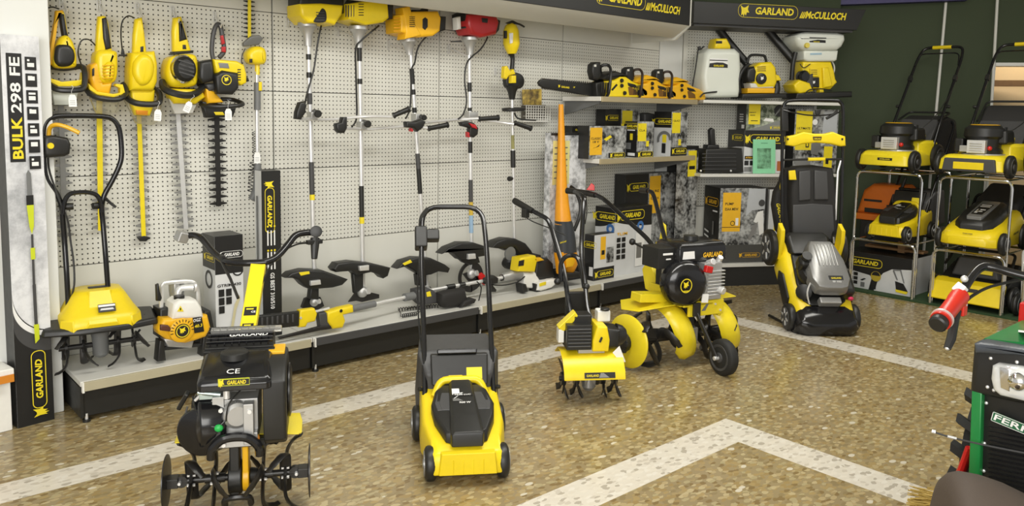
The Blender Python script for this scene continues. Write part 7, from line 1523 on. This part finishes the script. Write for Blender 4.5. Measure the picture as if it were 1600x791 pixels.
def chassis(mb):
    mb.box((0.0,0.02,0.385), (0.22,0.34,0.02), YEM); mb.box((0.06,-0.14,0.36), (0.26,0.02,0.09), YEM); mb.box((-0.11,0.02,0.42), (0.02,0.30,0.09), YEM); mb.box((0.17,-0.06,0.35), (0.02,0.16,0.10), YEM)
part('chassis', t, chassis, 0.006)
part('rear_frame', t, lambda mb: (mb.prism([(0.10,0.38),(0.26,0.40),(0.30,0.52),(0.24,0.60),(0.18,0.52),(0.12,0.44)], lambda a, b, d: V((d, a, b)), -0.09, -0.05, YEM, 0.006), mb.box((-0.22,0.02,0.415), (0.22,0.10,0.05), YEM, (0,0.08,0))), 0.005)
part('flat_fender', t, lambda mb: (mb.rings([[V(p) for p in ((-0.36,-0.06,0.355),(-0.10,-0.12,0.39),(-0.08,0.14,0.39),(-0.34,0.16,0.37),(-0.40,0.06,0.345))],[V((p[0],p[1],p[2]+0.006)) for p in ((-0.36,-0.06,0.355),(-0.10,-0.12,0.39),(-0.08,0.14,0.39),(-0.34,0.16,0.37),(-0.40,0.06,0.345))]], YEM)), 0.002)
part('flat_fender', t, lambda mb: (mb.rings([[V(p) for p in ((0.12,-0.08,0.385),(0.38,-0.04,0.375),(0.40,0.08,0.375),(0.12,0.14,0.385))],[V((p[0],p[1],p[2]+0.006)) for p in ((0.12,-0.08,0.385),(0.38,-0.04,0.375),(0.40,0.08,0.375),(0.12,0.14,0.385))]], YEM)), 0.002)
part('bolt', t, lambda mb: [mb.cyl((x,-0.151,z), (x,-0.158,z), 0.007, SIL, seg=6) for x, z in ((0.12,0.38),(0.16,0.34),(0.0,0.37))])
part('chassis_mark', t, lambda mb: mb.quad([(0.02,-0.1505,0.345),(0.05,-0.1505,0.345),(0.075,-0.1505,0.385),(0.055,-0.1505,0.385)], GRY))
re = part('recoil_cover', t, lambda mb: (mb.prof([(0,0.135),(0.02,0.14),(0.06,0.13),(0.085,0.105),(0.09,0.05)], (-0.085,-0.09,0.515), (-0.30,-1,0), BLG, 32),), ang=50)
rc = V((-0.125,-0.182,0.515))
part('recoil_emblem', re, lambda mb: (emb(mb, rc+V((0,-0.003,0)), 0.042, INKY), mb.quad([rc+V((-0.02,-0.003,-0.028)), rc+V((0.02,-0.003,-0.028)), rc+V((0.017,-0.003,-0.033)), rc+V((-0.017,-0.003,-0.033))], INKY)))
part('engine_block', t, lambda mb: (mb.box((0.02,0.02,0.53), (0.26,0.22,0.22), BLK), mb.box((0.09,-0.07,0.52), (0.13,0.18,0.22), CAS), mb.cyl((0.08,-0.12,0.62), (0.08,-0.17,0.64), 0.02, SIL), mb.cyl((0.15,-0.12,0.62), (0.15,-0.15,0.66), 0.018, SIL), [mb.box((0.11,-0.08,0.44+0.02*k), (0.13,0.18,0.008), CAS) for k in range(8)], mb.cyl((0.14,-0.14,0.47), (0.15,-0.19,0.46), 0.022, SIL)), 0.006)
part('switch', t, lambda mb: mb.box((0.03,-0.185,0.60), (0.05,0.03,0.04), RED, (0,0.2,0)), 0.006)
part('qr_label', t, lambda mb: mb.box((0.015,-0.185,0.43), (0.045,0.006,0.05), PAP, (0,0.1,0)), 0.0)
part('exhaust', t, lambda mb: (mb.prof([(0,0.12),(0.04,0.125),(0.06,0.11),(0.065,0.05)], (0.17,0.02,0.50), (1,-0.35,0), BLK, 28)))
def btank(mb):
    mb.rings([[V((x*0.185+0.045,y*0.12,0.635+dz)) for x, y in ((-0.92,-1),(0.92,-1),(1,-0.8),(1,0.8),(0.92,1),(-0.92,1),(-1,0.8),(-1,-0.8))] for dz in (0,0.07)] + [[V((x*0.185*k+0.045,y*0.12*k,0.635+dz)) for x, y in ((-0.92,-1),(0.92,-1),(1,-0.8),(1,0.8),(0.92,1),(-0.92,1),(-1,0.8),(-1,-0.8))] for dz, k in ((0.095,0.96),(0.11,0.85))], BLG)
tk = part('fuel_tank', t, btank, 0.008, 50)
part('fuel_cap', tk, lambda mb: mb.prof([(0,0.045),(0.025,0.043)], (0.05,0.01,0.745), (0,0,1), BLK, 20))
part('tank_lettering', tk, lambda mb: (mb.text('GARLAND', (0.04,-0.1225,0.658), (1,0,0), (0,0,1), 0.030, INKO, 0.035, 0.1, 'L', width=0.145), mb.quad([(-0.11,-0.1222,0.655),(-0.02,-0.1222,0.655),(-0.025,-0.1222,0.70),(-0.105,-0.1222,0.70)], PAP)))
part('air_filter', t, lambda mb: (mb.box((-0.19,0.0,0.66), (0.12,0.16,0.12), BLK), mb.box((-0.185,-0.083,0.685), (0.07,0.004,0.012), INKW), mb.box((-0.18,-0.083,0.655), (0.035,0.004,0.008), INKW)), 0.02)
part('carburettor', t, lambda mb: (mb.box((-0.15,-0.05,0.58), (0.06,0.06,0.06), CAS), mb.cyl((-0.19,-0.05,0.60), (-0.12,-0.08,0.56), 0.008, SIL, seg=8)), 0.003)
wo = V((0.07,-0.30,0.105))
wheel(t, wo, 0.105, 0.065, DGR, RUB)
part('wheel_fork', t, lambda mb: (mb.tube([(-0.02,-0.14,0.36),(0.02,-0.26,0.15),(0.02,-0.30,0.105)], 0.015, BLM, 8, flat=0.6), mb.box((-0.02,-0.14,0.36), (0.05,0.05,0.08), BLM), mb.cyl((0.0,-0.30,0.105), (0.12,-0.30,0.105), 0.012, SIL)), 0.003)
F5 = lambda u, v, d: at_d(u, v, d)
part('handle', t, lambda mb: (mb.tube(smooth_path([F5(1024,392,5.0), F5(1010,372,5.08), F5(975,340,5.2), F5(950,317,5.3), F5(938,308,5.36), F5(926,304,5.42), F5(906,301,5.5)], 4), 0.0145, BLG, 10), mb.tube(smooth_path([F5(1046,388,5.0), F5(1038,370,5.08), F5(1028,330,5.25), F5(1021,305,5.36), F5(1015,299,5.4), F5(1004,297,5.5)], 4), 0.0145, BLG, 10)), world=True)
part('grip', t, lambda mb: mb.tube([F5(930,305,5.40), F5(912,301,5.48), F5(886,298,5.58)], [0.019,0.019,0.022], BLK, 12), world=True)
part('grip', t, lambda mb: mb.tube([F5(1012,298,5.42), F5(1001,297,5.50)], 0.019, BLK, 12), world=True)
part('red_lever', t, lambda mb: mb.rings([[F5(u, v, d) for u, v in ((916,297),(924,286),(929,290),(929,298))] for d in (5.42, 5.46)], RED), 0.003, world=True)
part('yellow_lever', t, lambda mb: mb.rings([[F5(u, v, d) for u, v in ((1035,347),(1041,352),(1042,376),(1030,376))] for d in (5.18, 5.22)], YEM), 0.003, world=True)
part('clutch_lever', t, lambda mb: (mb.tube(smooth_path([F5(990,379,5.15), F5(1000,385,5.1), F5(1015,392,5.02), F5(1022,400,5.0)], 4), 0.007, BLK, 8), mb.ball(F5(988,378,5.15), 0.022, BLK, 10, 6)), world=True)
part('cable', t, lambda mb: (mb.tube(smooth_path([F5(915,304,5.45), F5(917,330,5.4), F5(914,350,5.35)], 4), 0.004, BLK, 6)), world=True)

# petrol mower tipped up on its stand in front of the angled rack
TH = 0.80
t = thing('petrol_mower', (5.28, 2.69, 0.095), 'yellow petrol mower with a silver engine cover, tipped nose down on a stand', 'lawn mower', rz=-0.695, rx=TH)
mo = mir([(0.13,-0.13),(0.19,-0.10),(0.215,0.0),(0.225,0.16),(0.23,0.42),(0.20,0.60),(0.16,0.64)])
part('deck', t, lambda mb: loft(mb, mo, [(-0.045,0.98,0.98,0),(-0.03,1,1,0),(0.06,0.98,0.98,0),(0.10,0.90,0.93,0.01),(0.115,0.80,0.86,0.02)], YEL), 0.012, 55)
part('rear_deck', t, lambda mb: loft(mb, mir([(0.15,0.44),(0.17,0.47),(0.17,0.60),(0.14,0.64)]), [(0.05,1,1,0),(0.13,0.95,1,0),(0.15,0.85,0.9,0.03)], BLK), 0.015, 55)
part('engine_bed', t, lambda mb: loft(mb, mir([(0.10,0.02),(0.15,0.06),(0.165,0.20),(0.15,0.44),(0.10,0.50)]), [(0.09,1,1,0),(0.122,1,1,0),(0.13,0.95,0.96,0)], BLK), 0.006, 55)
part('front_bumper', t, lambda mb: loft(mb, mir([(0.15,-0.165),(0.215,-0.12),(0.22,-0.02),(0.16,0.02)]), [(-0.055,1,1,0),(0.06,1.02,1.02,0),(0.11,0.9,0.9,0.005),(0.125,0.75,0.75,0.0)], BLG), 0.012, 55)
part('bumper_badge', t, lambda mb: mb.box((0.0,-0.166,0.0), (0.10,0.004,0.02), mat('bronze_ink', (0.25,0.18,0.04), 0.4)), 0.0)
for s in (-1, 1): part('side_panel', t, lambda mb: mb.prism([(0.07,0.0),(0.11,0.075),(0.30,0.085),(0.36,0.04),(0.32,-0.02),(0.12,-0.03)], lambda a, b, d: V((s*(0.218+d*0.5), a, b)), 0.0, 0.035, BLK, 0.01, 2), 0.003)
part('engine_shroud', t, lambda mb: mb.prof([(0,0.16),(0.05,0.175),(0.09,0.175),(0.12,0.16)], (0.02,0.26,0.10), (0,0,1), BLK, 32), ang=50)
def ecov(mb):
    o = [(x+0.02, y*1.30-0.01) for x, y in mir([(0.06,0.055),(0.105,0.065),(0.14,0.12),(0.135,0.24),(0.10,0.34),(0.075,0.37)])]
    loft(mb, o, [(0.19,1.05,1.0,0),(0.245,1,1,0),(0.275,0.93,0.94,0.012),(0.288,0.75,0.80,0.04)], SGR)
    for k in range(6): mb.box((-0.042+0.025*k,0.33,0.287), (0.009,0.18,0.014), CAS)
ec = part('engine_cover', t, ecov, 0.006, 50)
part('cover_vent', ec, lambda mb: [mb.box((-0.082,0.19+0.022*k,0.270), (0.04,0.009,0.016), BLK, (0,-0.5,0.25)) for k in range(6)])
part('cover_badge', ec, lambda mb: (mb.box((0.045,0.125,0.284), (0.10,0.07,0.008), BLK, (0.12,0,0)), mb.text('SE 550', (0.045,0.112,0.2885), (1,0,0), (0,1,0.1), 0.016, SIL, 0.02, 0, 'C', width=0.06), mb.text('GARLAND', (0.045,0.14,0.2905), (1,0,0), (0,1,0.1), 0.012, INKY, 0.02, 0, 'C', width=0.07)), 0.002)
part('exhaust', t, lambda mb: (mb.box((0.02,0.035,0.15), (0.15,0.05,0.06), CAS),), 0.01)
part('fuel_tank', t, lambda mb: (mb.box((0.15,0.17,0.16), (0.10,0.20,0.13), BLK), mb.box((-0.12,0.30,0.22), (0.09,0.10,0.12), BLK)), 0.03)
part('fuel_cap', t, lambda mb: mb.cyl((-0.12,0.31,0.28), (-0.12,0.31,0.31), 0.035, BLK))
part('primer_bulb', t, lambda mb: mb.ball((0.165,0.05,0.17), (0.02,0.014,0.018), mat('pink_rubber', (0.60,0.03,0.10), 0.35), 12, 7))
part('intake', t, lambda mb: (mb.prof([(0,0.05),(0.04,0.055),(0.05,0.03)], (-0.13,0.12,0.14), (-0.5,-0.5,0.7), BLK, 16), mb.tube(smooth_path([(-0.10,0.16,0.24),(-0.14,0.08,0.20),(-0.12,0.02,0.14)], 4), 0.006, SIL, 6)))
for x, y, r, z in ((-0.225,0,0.095,0),(0.225,0,0.095,0),(-0.255,0.56,0.135,0.04),(0.255,0.56,0.135,0.04)):
    wheel(t, (x,y,z), r, 0.055, DGR, BLK, spokes=6)
for s in (-1, 1): part('wheel_trim', t, lambda mb: mb.prism([(0.44,0.06),(0.50,0.20),(0.56,0.26),(0.64,0.24),(0.60,0.18),(0.52,0.05)], lambda a, b, d: V((s*(0.205+d), a, b)), 0.0, 0.03, YEL, 0.006, 2), 0.003)
KW = Wall(at_d(1270, 300, 5.95), (0.768, -0.64, 0), (-0.64, -0.768, 0))
part('handle', t, lambda mb: (KW.wire(mb, [(1239,415,0.02),(1230,392,0.02),(1224,375,0.02),(1222,340,0.02),(1222,260,0.02),(1223,200,0.01),(1224,172,0.0),(1227,161,0.0),(1240,157,0.0),(1300,157,0.0),(1313,160,0.0),(1317,172,0.0),(1317,210,0.01),(1316,260,0.02),(1314,340,0.02),(1312,380,0.02),(1306,412,0.02)], 0.0125, BLG, 4, 12)), world=True)
part('inner_brace', t, lambda mb: (KW.wire(mb, [(1303,388,0.03),(1306,330,0.03),(1309,268,0.02),(1314,250,0.02)], 0.008, SIL, 0),), world=True)
part('crossbar', t, lambda mb: (KW.slab(mb, [(1229,213),(1240,211),(1254,206),(1272,209),(1288,209),(1300,206),(1312,211),(1319,213),(1320,228),(1312,229),(1296,225),(1274,223),(1252,225),(1240,229),(1228,227)], -0.02, 0.05, YEL, 0.012), [KW.slab(mb, [(u-1.3,216),(u+1.3,216),(u+1.3,219),(u-1.3,219)], -0.046, 0.006, BLK, 0.001) for u in (1231,1316)]), world=True)
part('crossbar_badge', t, lambda mb: (KW.slab(mb, [(1270,213.5),(1284,213.5),(1283,219),(1271,219)], -0.047, 0.004, mat('dark_bronze', (0.07,0.035,0.01), 0.4), 0.001), mb.text('GARLAND', KW.Q(1272,218,-0.050), KW.d, (0,0,1), 0.012, INKY, 0.02, 0, 'L', width=0.05)), world=True)
part('control_bar', t, lambda mb: (KW.slab(mb, [(1262,246.5),(1289,246),(1289,251),(1262,251.5)], 0.0, 0.03, YEL, 0.006), KW.wire(mb, [(1224,250,0.0),(1262,249,0.0),(1315,249,0.0)], 0.008, BLK, 0)), world=True)
part('bail_bar', t, lambda mb: KW.wire(mb, [(1224,172,-0.03),(1240,176,-0.05),(1262,180,-0.05),(1290,180,-0.05),(1310,176,-0.03),(1316,170,0)], 0.005, BLG, 4), world=True)
part('drive_levers', t, lambda mb: (KW.slab(mb, [(1274,172),(1283,170),(1281,178),(1277,182),(1274,178)], -0.04, 0.02, BLK, 0.004), KW.slab(mb, [(1290,184),(1303,176),(1309,170),(1308,178),(1296,185),(1292,187)], -0.04, 0.02, BLK, 0.004), KW.slab(mb, [(1220,168),(1230,166),(1231,205),(1220,205)], -0.01, 0.04, BLK, 0.006)), world=True)
def bag(mb):
    KW.slab(mb, [(1231,266),(1240,260),(1270,258),(1296,262),(1300,285),(1303,320),(1307,378),(1236,378),(1230,320)], 0.10, 0.16, BAG, 0.035)
part('grass_bag', t, bag, world=True)
part('bag_panel', t, lambda mb: (KW.slab(mb, [(1238,320),(1270,318),(1300,320),(1304,374),(1238,374)], 0.03, 0.03, DGR, 0.008), KW.slab(mb, [(1248,268),(1266,266),(1266,312),(1248,314)], 0.015, 0.02, DGR, 0.008), KW.slab(mb, [(1272,266),(1292,268),(1294,312),(1272,312)], 0.015, 0.02, DGR, 0.008)), world=True)
part('bag_flank', t, lambda mb: (KW.slab(mb, [(1222,264),(1232,262),(1234,380),(1222,372),(1212,360),(1206,320),(1209,300),(1218,284)], 0.16, 0.10, BAG, 0.025)), world=True)
part('bag_patch', t, lambda mb: (KW.slab(mb, [(1232,267),(1242,266),(1244,281),(1233,281)], 0.0, 0.02, YEL, 0.003)), world=True)
part('bag_stripe', t, lambda mb: KW.slab(mb, [(1221,277),(1223,277),(1222,290),(1219,297),(1218,292)], 0.105, 0.01, YEL, 0.002), world=True)
part('bag_lettering', t, lambda mb: (mb.text('GARLAND', KW.Q(1212.5,318,0.10), KW.Q(1221,355,0.10)-KW.Q(1213,318,0.10), KW.d, 0.03, INKY, 0.02, 0.1, 'L', width=0.16)), world=True)
part('stand', t, lambda mb: (mb.tube([at_z(1202,493,0.012), at_z(1230,508,0.012), at_d(1255,480,6.1)], 0.011, BLK, 8), mb.tube([at_d(1255,480,6.1), at_d(1285,478,6.1), at_z(1340,500,0.012)], 0.011, BLK, 8)), world=True)
# ------------------------------------------------------------------ green two-wheel tractor at the right edge
DT = 2.45
t = thing('walking_tractor', at_z(1560, 791, 0.0) if False else V((at_d(1560,640,DT).x, at_d(1560,640,DT).y, 0)), 'green two-wheel tractor with a headlight and black grille at the right edge', 'tractor')
fl, fr_ = at_d(1530, 620, DT), at_d(1680, 655, DT-0.06)
dd = V((0,-1,0)); nn = V((-1,0,0))      # its nose faces along the room
TW = Wall(fl, dd, nn)
P('front_panel', t, lambda mb: (TW.slab(mb, [(1535,545),(1690,575),(1690,800),(1530,765),(1531,610),(1525,607)], 0.05, 0.08, BLK, 0.012),))
P('lamp_surround', t, lambda mb: (TW.slab(mb, [(1529,535),(1540,531),(1690,555),(1690,640),(1600,626),(1536,612),(1523,608)], 0.03, 0.10, BLK, 0.02),))
P('top_trim', t, lambda mb: TW.slab(mb, [(1530,533),(1540,531),(1690,555),(1690,569),(1600,551),(1532,548)], 0.015, 0.10, mat('blue_grey_trim', (0.06,0.07,0.085), 0.35), 0.012))
P('headlight', t, lambda mb: (TW.slab(mb, [(1553,570),(1562,566),(1640,578),(1650,590),(1650,628),(1640,634),(1566,617),(1555,608),(1551,590)], -0.02, 0.05, mat('headlamp_glass', (0.80,0.82,0.82), 0.10, 0.25, 0.12, 22, bump=0.8), 0.016),))
P('lamp_reflector', t, lambda mb: (TW.slab(mb, [(1562,574),(1578,577),(1578,612),(1564,606)], -0.047, 0.006, CHR, 0.002), mb.ball(TW.Q(1592,596,-0.035), (0.03,0.03,0.03), CHR, 14, 8)))
P('side_strip', t, lambda mb: TW.slab(mb, [(1521,609),(1537,613),(1533,746),(1516,740)], 0.0, 0.03, GRN, 0.004))
P('grille', t, lambda mb: [TW.wire(mb, [(1545,v,0.005),(1690,v+28,0.005)], 0.0025, BLG, 0, 6) for v in range(668, 790, 7)])
def nplate(mb):
    a, b2 = TW.Q(1551,650,0.0), TW.Q(1551,640,0.0)
    x = (TW.Q(1600,654,0.0)-TW.Q(1551,641,0.0)); 
    x = TW.d - V((0,0,0.16)); x.normalize(); y = x.cross(TW.n)*-1
    if y.z < 0: y = -y
    o = TW.Q(1551,655,0.004) + TW.n*0.012; k = TW.px(1551,650,0.0)
    w_ = 100*k; h_ = 15*k
    mb.rings([[o, o+x*w_, o+x*w_+y*h_, o+y*h_], [p+TW.n*0.004 for p in (o, o+x*w_, o+x*w_+y*h_, o+y*h_)]], mat('plate_green', (0.02,0.12,0.05), 0.4))
    q = o + TW.n*0.0048
    for a0, b0, a1, b1 in ((0,0,w_,0.8*k),(0,h_-0.8*k,w_,h_),(0,0,0.9*k,h_)): mb.quad([q+x*a0+y*b0, q+x*a1+y*b0, q+x*a1+y*b1, q+x*a0+y*b1], INKW)
    mb.text('FERRARI', q+x*3*k+y*3*k, x, y, 9.5*k, INKW, 0.02, 0.05, 'L', width=86*k)
P('name_plate', t, nplate)
P('hood', t, lambda mb: (mb.rings([[TW.Q(1536,532,0.03), TW.Q(1690,556,0.03), TW.Q(1690,556,0.03)+V((0,0,0.02)), TW.Q(1538,529,0.03)+V((0,0,0.0))],[TW.Q(1536,532,0.03)-nn*0.62+V((0,0,-0.02)), TW.Q(1690,556,0.03)-nn*0.62+V((0,0,-0.02)), TW.Q(1690,556,0.03)-nn*0.62+V((0,0,0.0)), TW.Q(1538,529,0.03)-nn*0.62+V((0,0,0.0))]], GRN)))
P('hood_side', t, lambda mb: mb.rings([[TW.Q(1531,560,0.06), TW.Q(1531,735,0.06), TW.Q(1531,735,0.06)-nn*0.40, TW.Q(1531,560,0.06)-nn*0.40], [p+dd*0.02 for p in (TW.Q(1531,560,0.06), TW.Q(1531,735,0.06), TW.Q(1531,735,0.06)-nn*0.40, TW.Q(1531,560,0.06)-nn*0.40)]], GRN))
P('hood_sticker', t, lambda mb: mb.rings([[TW.Q(1590,530,0.06)+V((0,0,0.022)), TW.Q(1640,536,0.06)+V((0,0,0.022)), TW.Q(1640,536,0.20)+V((0,0,0.022)), TW.Q(1590,530,0.20)+V((0,0,0.022))], [p+V((0,0,0.006)) for p in (TW.Q(1590,530,0.06)+V((0,0,0.022)), TW.Q(1640,536,0.06)+V((0,0,0.022)), TW.Q(1640,536,0.20)+V((0,0,0.022)), TW.Q(1590,530,0.20)+V((0,0,0.022)))]], PAP))
for u, v, of in ((1548,560,-.022),(1589,566,-.022),(1543,605,-.022),(1553,610,-.022),(1541,630,.008),(1538,693,.008),(1537,736,.008)): P('bolt', t, lambda mb: mb.ball(TW.Q(u, v, of), 0.0055, SIL, 8, 5))
P('red_fork', t, lambda mb: mb.tube([TW.Q(1516,700,0.06), TW.Q(1505,730,0.05), TW.Q(1492,760,0.04), TW.Q(1486,790,0.04)], 0.022, RED, 10, flat=0.6))
P('mount_bracket', t, lambda mb: TW.slab(mb, [(1518,738),(1535,744),(1690,790),(1690,815),(1512,770)], 0.06, 0.06, BLK, 0.01))
def lugs(mb):
    c = TW.Q(1540,690,0.46); r = 0.335; c.z = 0.345; ax = TW.d
    e1 = V((0,0,1)); e2 = ax.cross(e1)
    mb.prof([(-0.07,r*0.80),(-0.06,r*0.92),(0.06,r*0.92),(0.07,r*0.80)], c+ax*0.08, ax, RUB, 32)
    for k in range(22):
        a = 2*math.pi*k/22
        for s in (-1, 1):
            a2 = a + (0.2 if s > 0 else 0); d = e1*math.cos(a2)+e2*math.sin(a2); q = ax.cross(d)
            b0 = c + ax*0.08 + d*r*0.90
            mb.rings([[b0+q*0.018+ax*s*0.005, b0-q*0.018+ax*s*0.005, b0-q*0.05+ax*s*0.085, b0-q*0.015+ax*s*0.085], [p+d*r*0.13 for p in (b0+q*0.014+ax*s*0.008, b0-q*0.014+ax*s*0.008, b0-q*0.045+ax*s*0.08, b0-q*0.018+ax*s*0.08)]], RUB)
P('lugged_tyre', t, lugs)
P('axle', t, lambda mb: mb.cyl(TW.Q(1540,690,0.46)*1.0 + V((0,0,0.345-TW.Q(1540,690,0.46).z)), TW.Q(1540,690,0.46)+dd*0.5 + V((0,0,0.345-TW.Q(1540,690,0.46).z)), 0.03, BLM))
def lugs2(mb):
    mb.prof([(-0.07,0.29),(-0.06,0.335),(0.06,0.335),(0.07,0.29)], V((TW.Q(1540,690,0.46).x,TW.Q(1540,690,0.46).y,0.345))+dd*0.60, dd, RUB, 32)
P('lugged_tyre', t, lugs2)
P('wire_hook', t, lambda mb: (mb.tube(smooth_path([TW.Q(1456,674,-0.12), TW.Q(1480,682,-0.10), TW.Q(1530,694,-0.04), TW.Q(1600,708,0.0), TW.Q(1650,716,0.0)], 4), 0.0028, DGR, 6), mb.tube([TW.Q(1456,674,-0.12), TW.Q(1462,675.5,-0.117)], 0.006, SIL, 8), mb.tube([TW.Q(1480,682,-0.10), TW.Q(1494,685.5,-0.085)], 0.0045, SIL, 8)))
# handlebar with the red grip
G = at_d
dH = 2.40
P('handlebar', t, lambda mb: mb.tube(smooth_path([G(1502,462,dH), G(1510,445,dH+0.03), G(1522,428,dH+0.06), G(1532,419,dH+0.08), G(1545,417,dH+0.08), G(1575,425,dH+0.05), G(1610,434,dH+0.02), G(1660,444,dH)], 4), 0.013, BLG, 12))
g = P('grip', t, lambda mb: mb.prof([(0,0.026),(0.03,0.026),(0.05,0.024),(0.14,0.024),(0.15,0.029),(0.158,0.029)], G(1500,462,dH), G(1468,504,dH-0.10)-G(1500,462,dH), mat('red_grip', (0.60,0.025,0.012), 0.35), 24))
g['label'] = 'red plastic grip'
P('grip_ring', t, lambda mb: mb.prof([(0,0.031),(0.006,0.031)], G(1473,497,dH-0.085), G(1468,504,dH-0.10)-G(1500,462,dH), SIL, 24))
P('grip_end', t, lambda mb: mb.prof([(0,0.025),(0.02,0.025),(0.024,0.02)], G(1469,502,dH-0.095), G(1468,504,dH-0.10)-G(1500,462,dH), BLK, 24))
P('brake_lever', t, lambda mb: (mb.tube([G(1497,485,dH-0.02), G(1492,500,dH-0.03), G(1486,530,dH-0.05), G(1480,545,dH-0.06)], [0.010,0.012,0.013,0.010], BLK, 10), mb.ball(G(1480,544,dH-0.06), 0.007, SIL, 8, 5)))
P('lever_bracket', t, lambda mb: (mb.box(G(1501,480,dH-0.01), (0.03,0.03,0.05), MAT['red_grip']), mb.ball(G(1505,476,dH-0.01), 0.012, SIL, 10, 6), mb.box(G(1500,452,dH), (0.028,0.03,0.03), PAP, (0.5,0.5,0)), mb.ball(G(1507,436,dH+0.02), 0.011, SIL, 10, 6)), 0.004)
P('clutch_cable', t, lambda mb: mb.tube(smooth_path([G(1506,474,dH), G(1520,462,dH+0.02), G(1548,448,dH+0.05), G(1600,436,dH+0.05)], 4), 0.005, BLK, 6))
P('red_bracket', t, lambda mb: mb.box(G(1608,500,dH+0.3), (0.06,0.05,0.12), RED), 0.006)
# smooth brown-black wheel in the near corner
wc = at_d(1512, 750, 2.12); wax = (RW @ V((-0.95, 0.0, 0.30))); wax.z = 0; wax.normalize(); WRr = wc.z/2; wc.z = WRr
t = thing('roller_wheel', (wc.x, wc.y, 0), 'smooth dark brown rubber wheel in the near right corner below the tractor', 'wheel')
o = P('tyre', t, lambda mb: mb.prof([(q, k*WRr) for q, k in ((-0.20,0.60),(-0.19,0.78),(-0.15,0.88),(-0.10,0.95),(-0.05,0.99),(0.0,1.0),(0.02,0.975),(0.035,0.92),(0.045,0.80),(0.05,0.45),(0.045,0.22))], wc, wax, mat('brown_rubber', (0.075,0.055,0.042), 0.75, bump=0.3, scale=120), 48), ang=60)
part('axle_cap', o, lambda mb: mb.prof([(0.055,0.06),(0.075,0.05),(0.08,0.03)], wc, wax, BLM, 20)) if False else P('axle_cap', t, lambda mb: mb.prof([(0.055,0.06),(0.075,0.05),(0.08,0.03)], wc, wax, BLM, 20))
# straw broom head on the floor
def straw(mb):
    c = at_z(1462, 792, 0.03); random.seed(3)
    d0 = (at_z(1430, 780, 0.03)-at_z(1520, 800, 0.03)); d0.z = 0; d0.normalize(); s0 = V((-d0.y, d0.x, 0))
    for k in range(260):
        a = c - d0*(0.10+random.random()*0.12) + s0*random.uniform(-0.035,0.035) + V((0,0,random.uniform(0.0,0.05)))
        e = c + d0*random.uniform(0.02,0.10) + s0*random.uniform(-0.10,0.10) + V((0,0,random.uniform(-0.025,0.03)))
        m_ = (a+e)/2 + V((random.uniform(-.02,.02), random.uniform(-.02,.02), random.uniform(0,0.02)))
        mb.tube(smooth_path([a, m_, e], 3), 0.0018, mat('straw', (0.48,0.33,0.07), 0.6, var=0.3), 5)
bc = at_z(1462, 792, 0.0)
t = thing('straw_broom', (bc.x, bc.y, 0), 'yellow straw broom head on the floor in the near right corner', 'broom')
tag(P('bristles', t, straw), None, None, None, 'stuff')
P('binding', t, lambda mb: mb.prof([(0,0.04),(0.10,0.03),(0.16,0.02)], bc+V((0.12,-0.06,0.035)), (0.85,-0.5,0.05), mat('broom_binding', (0.30,0.20,0.06), 0.6), 12))
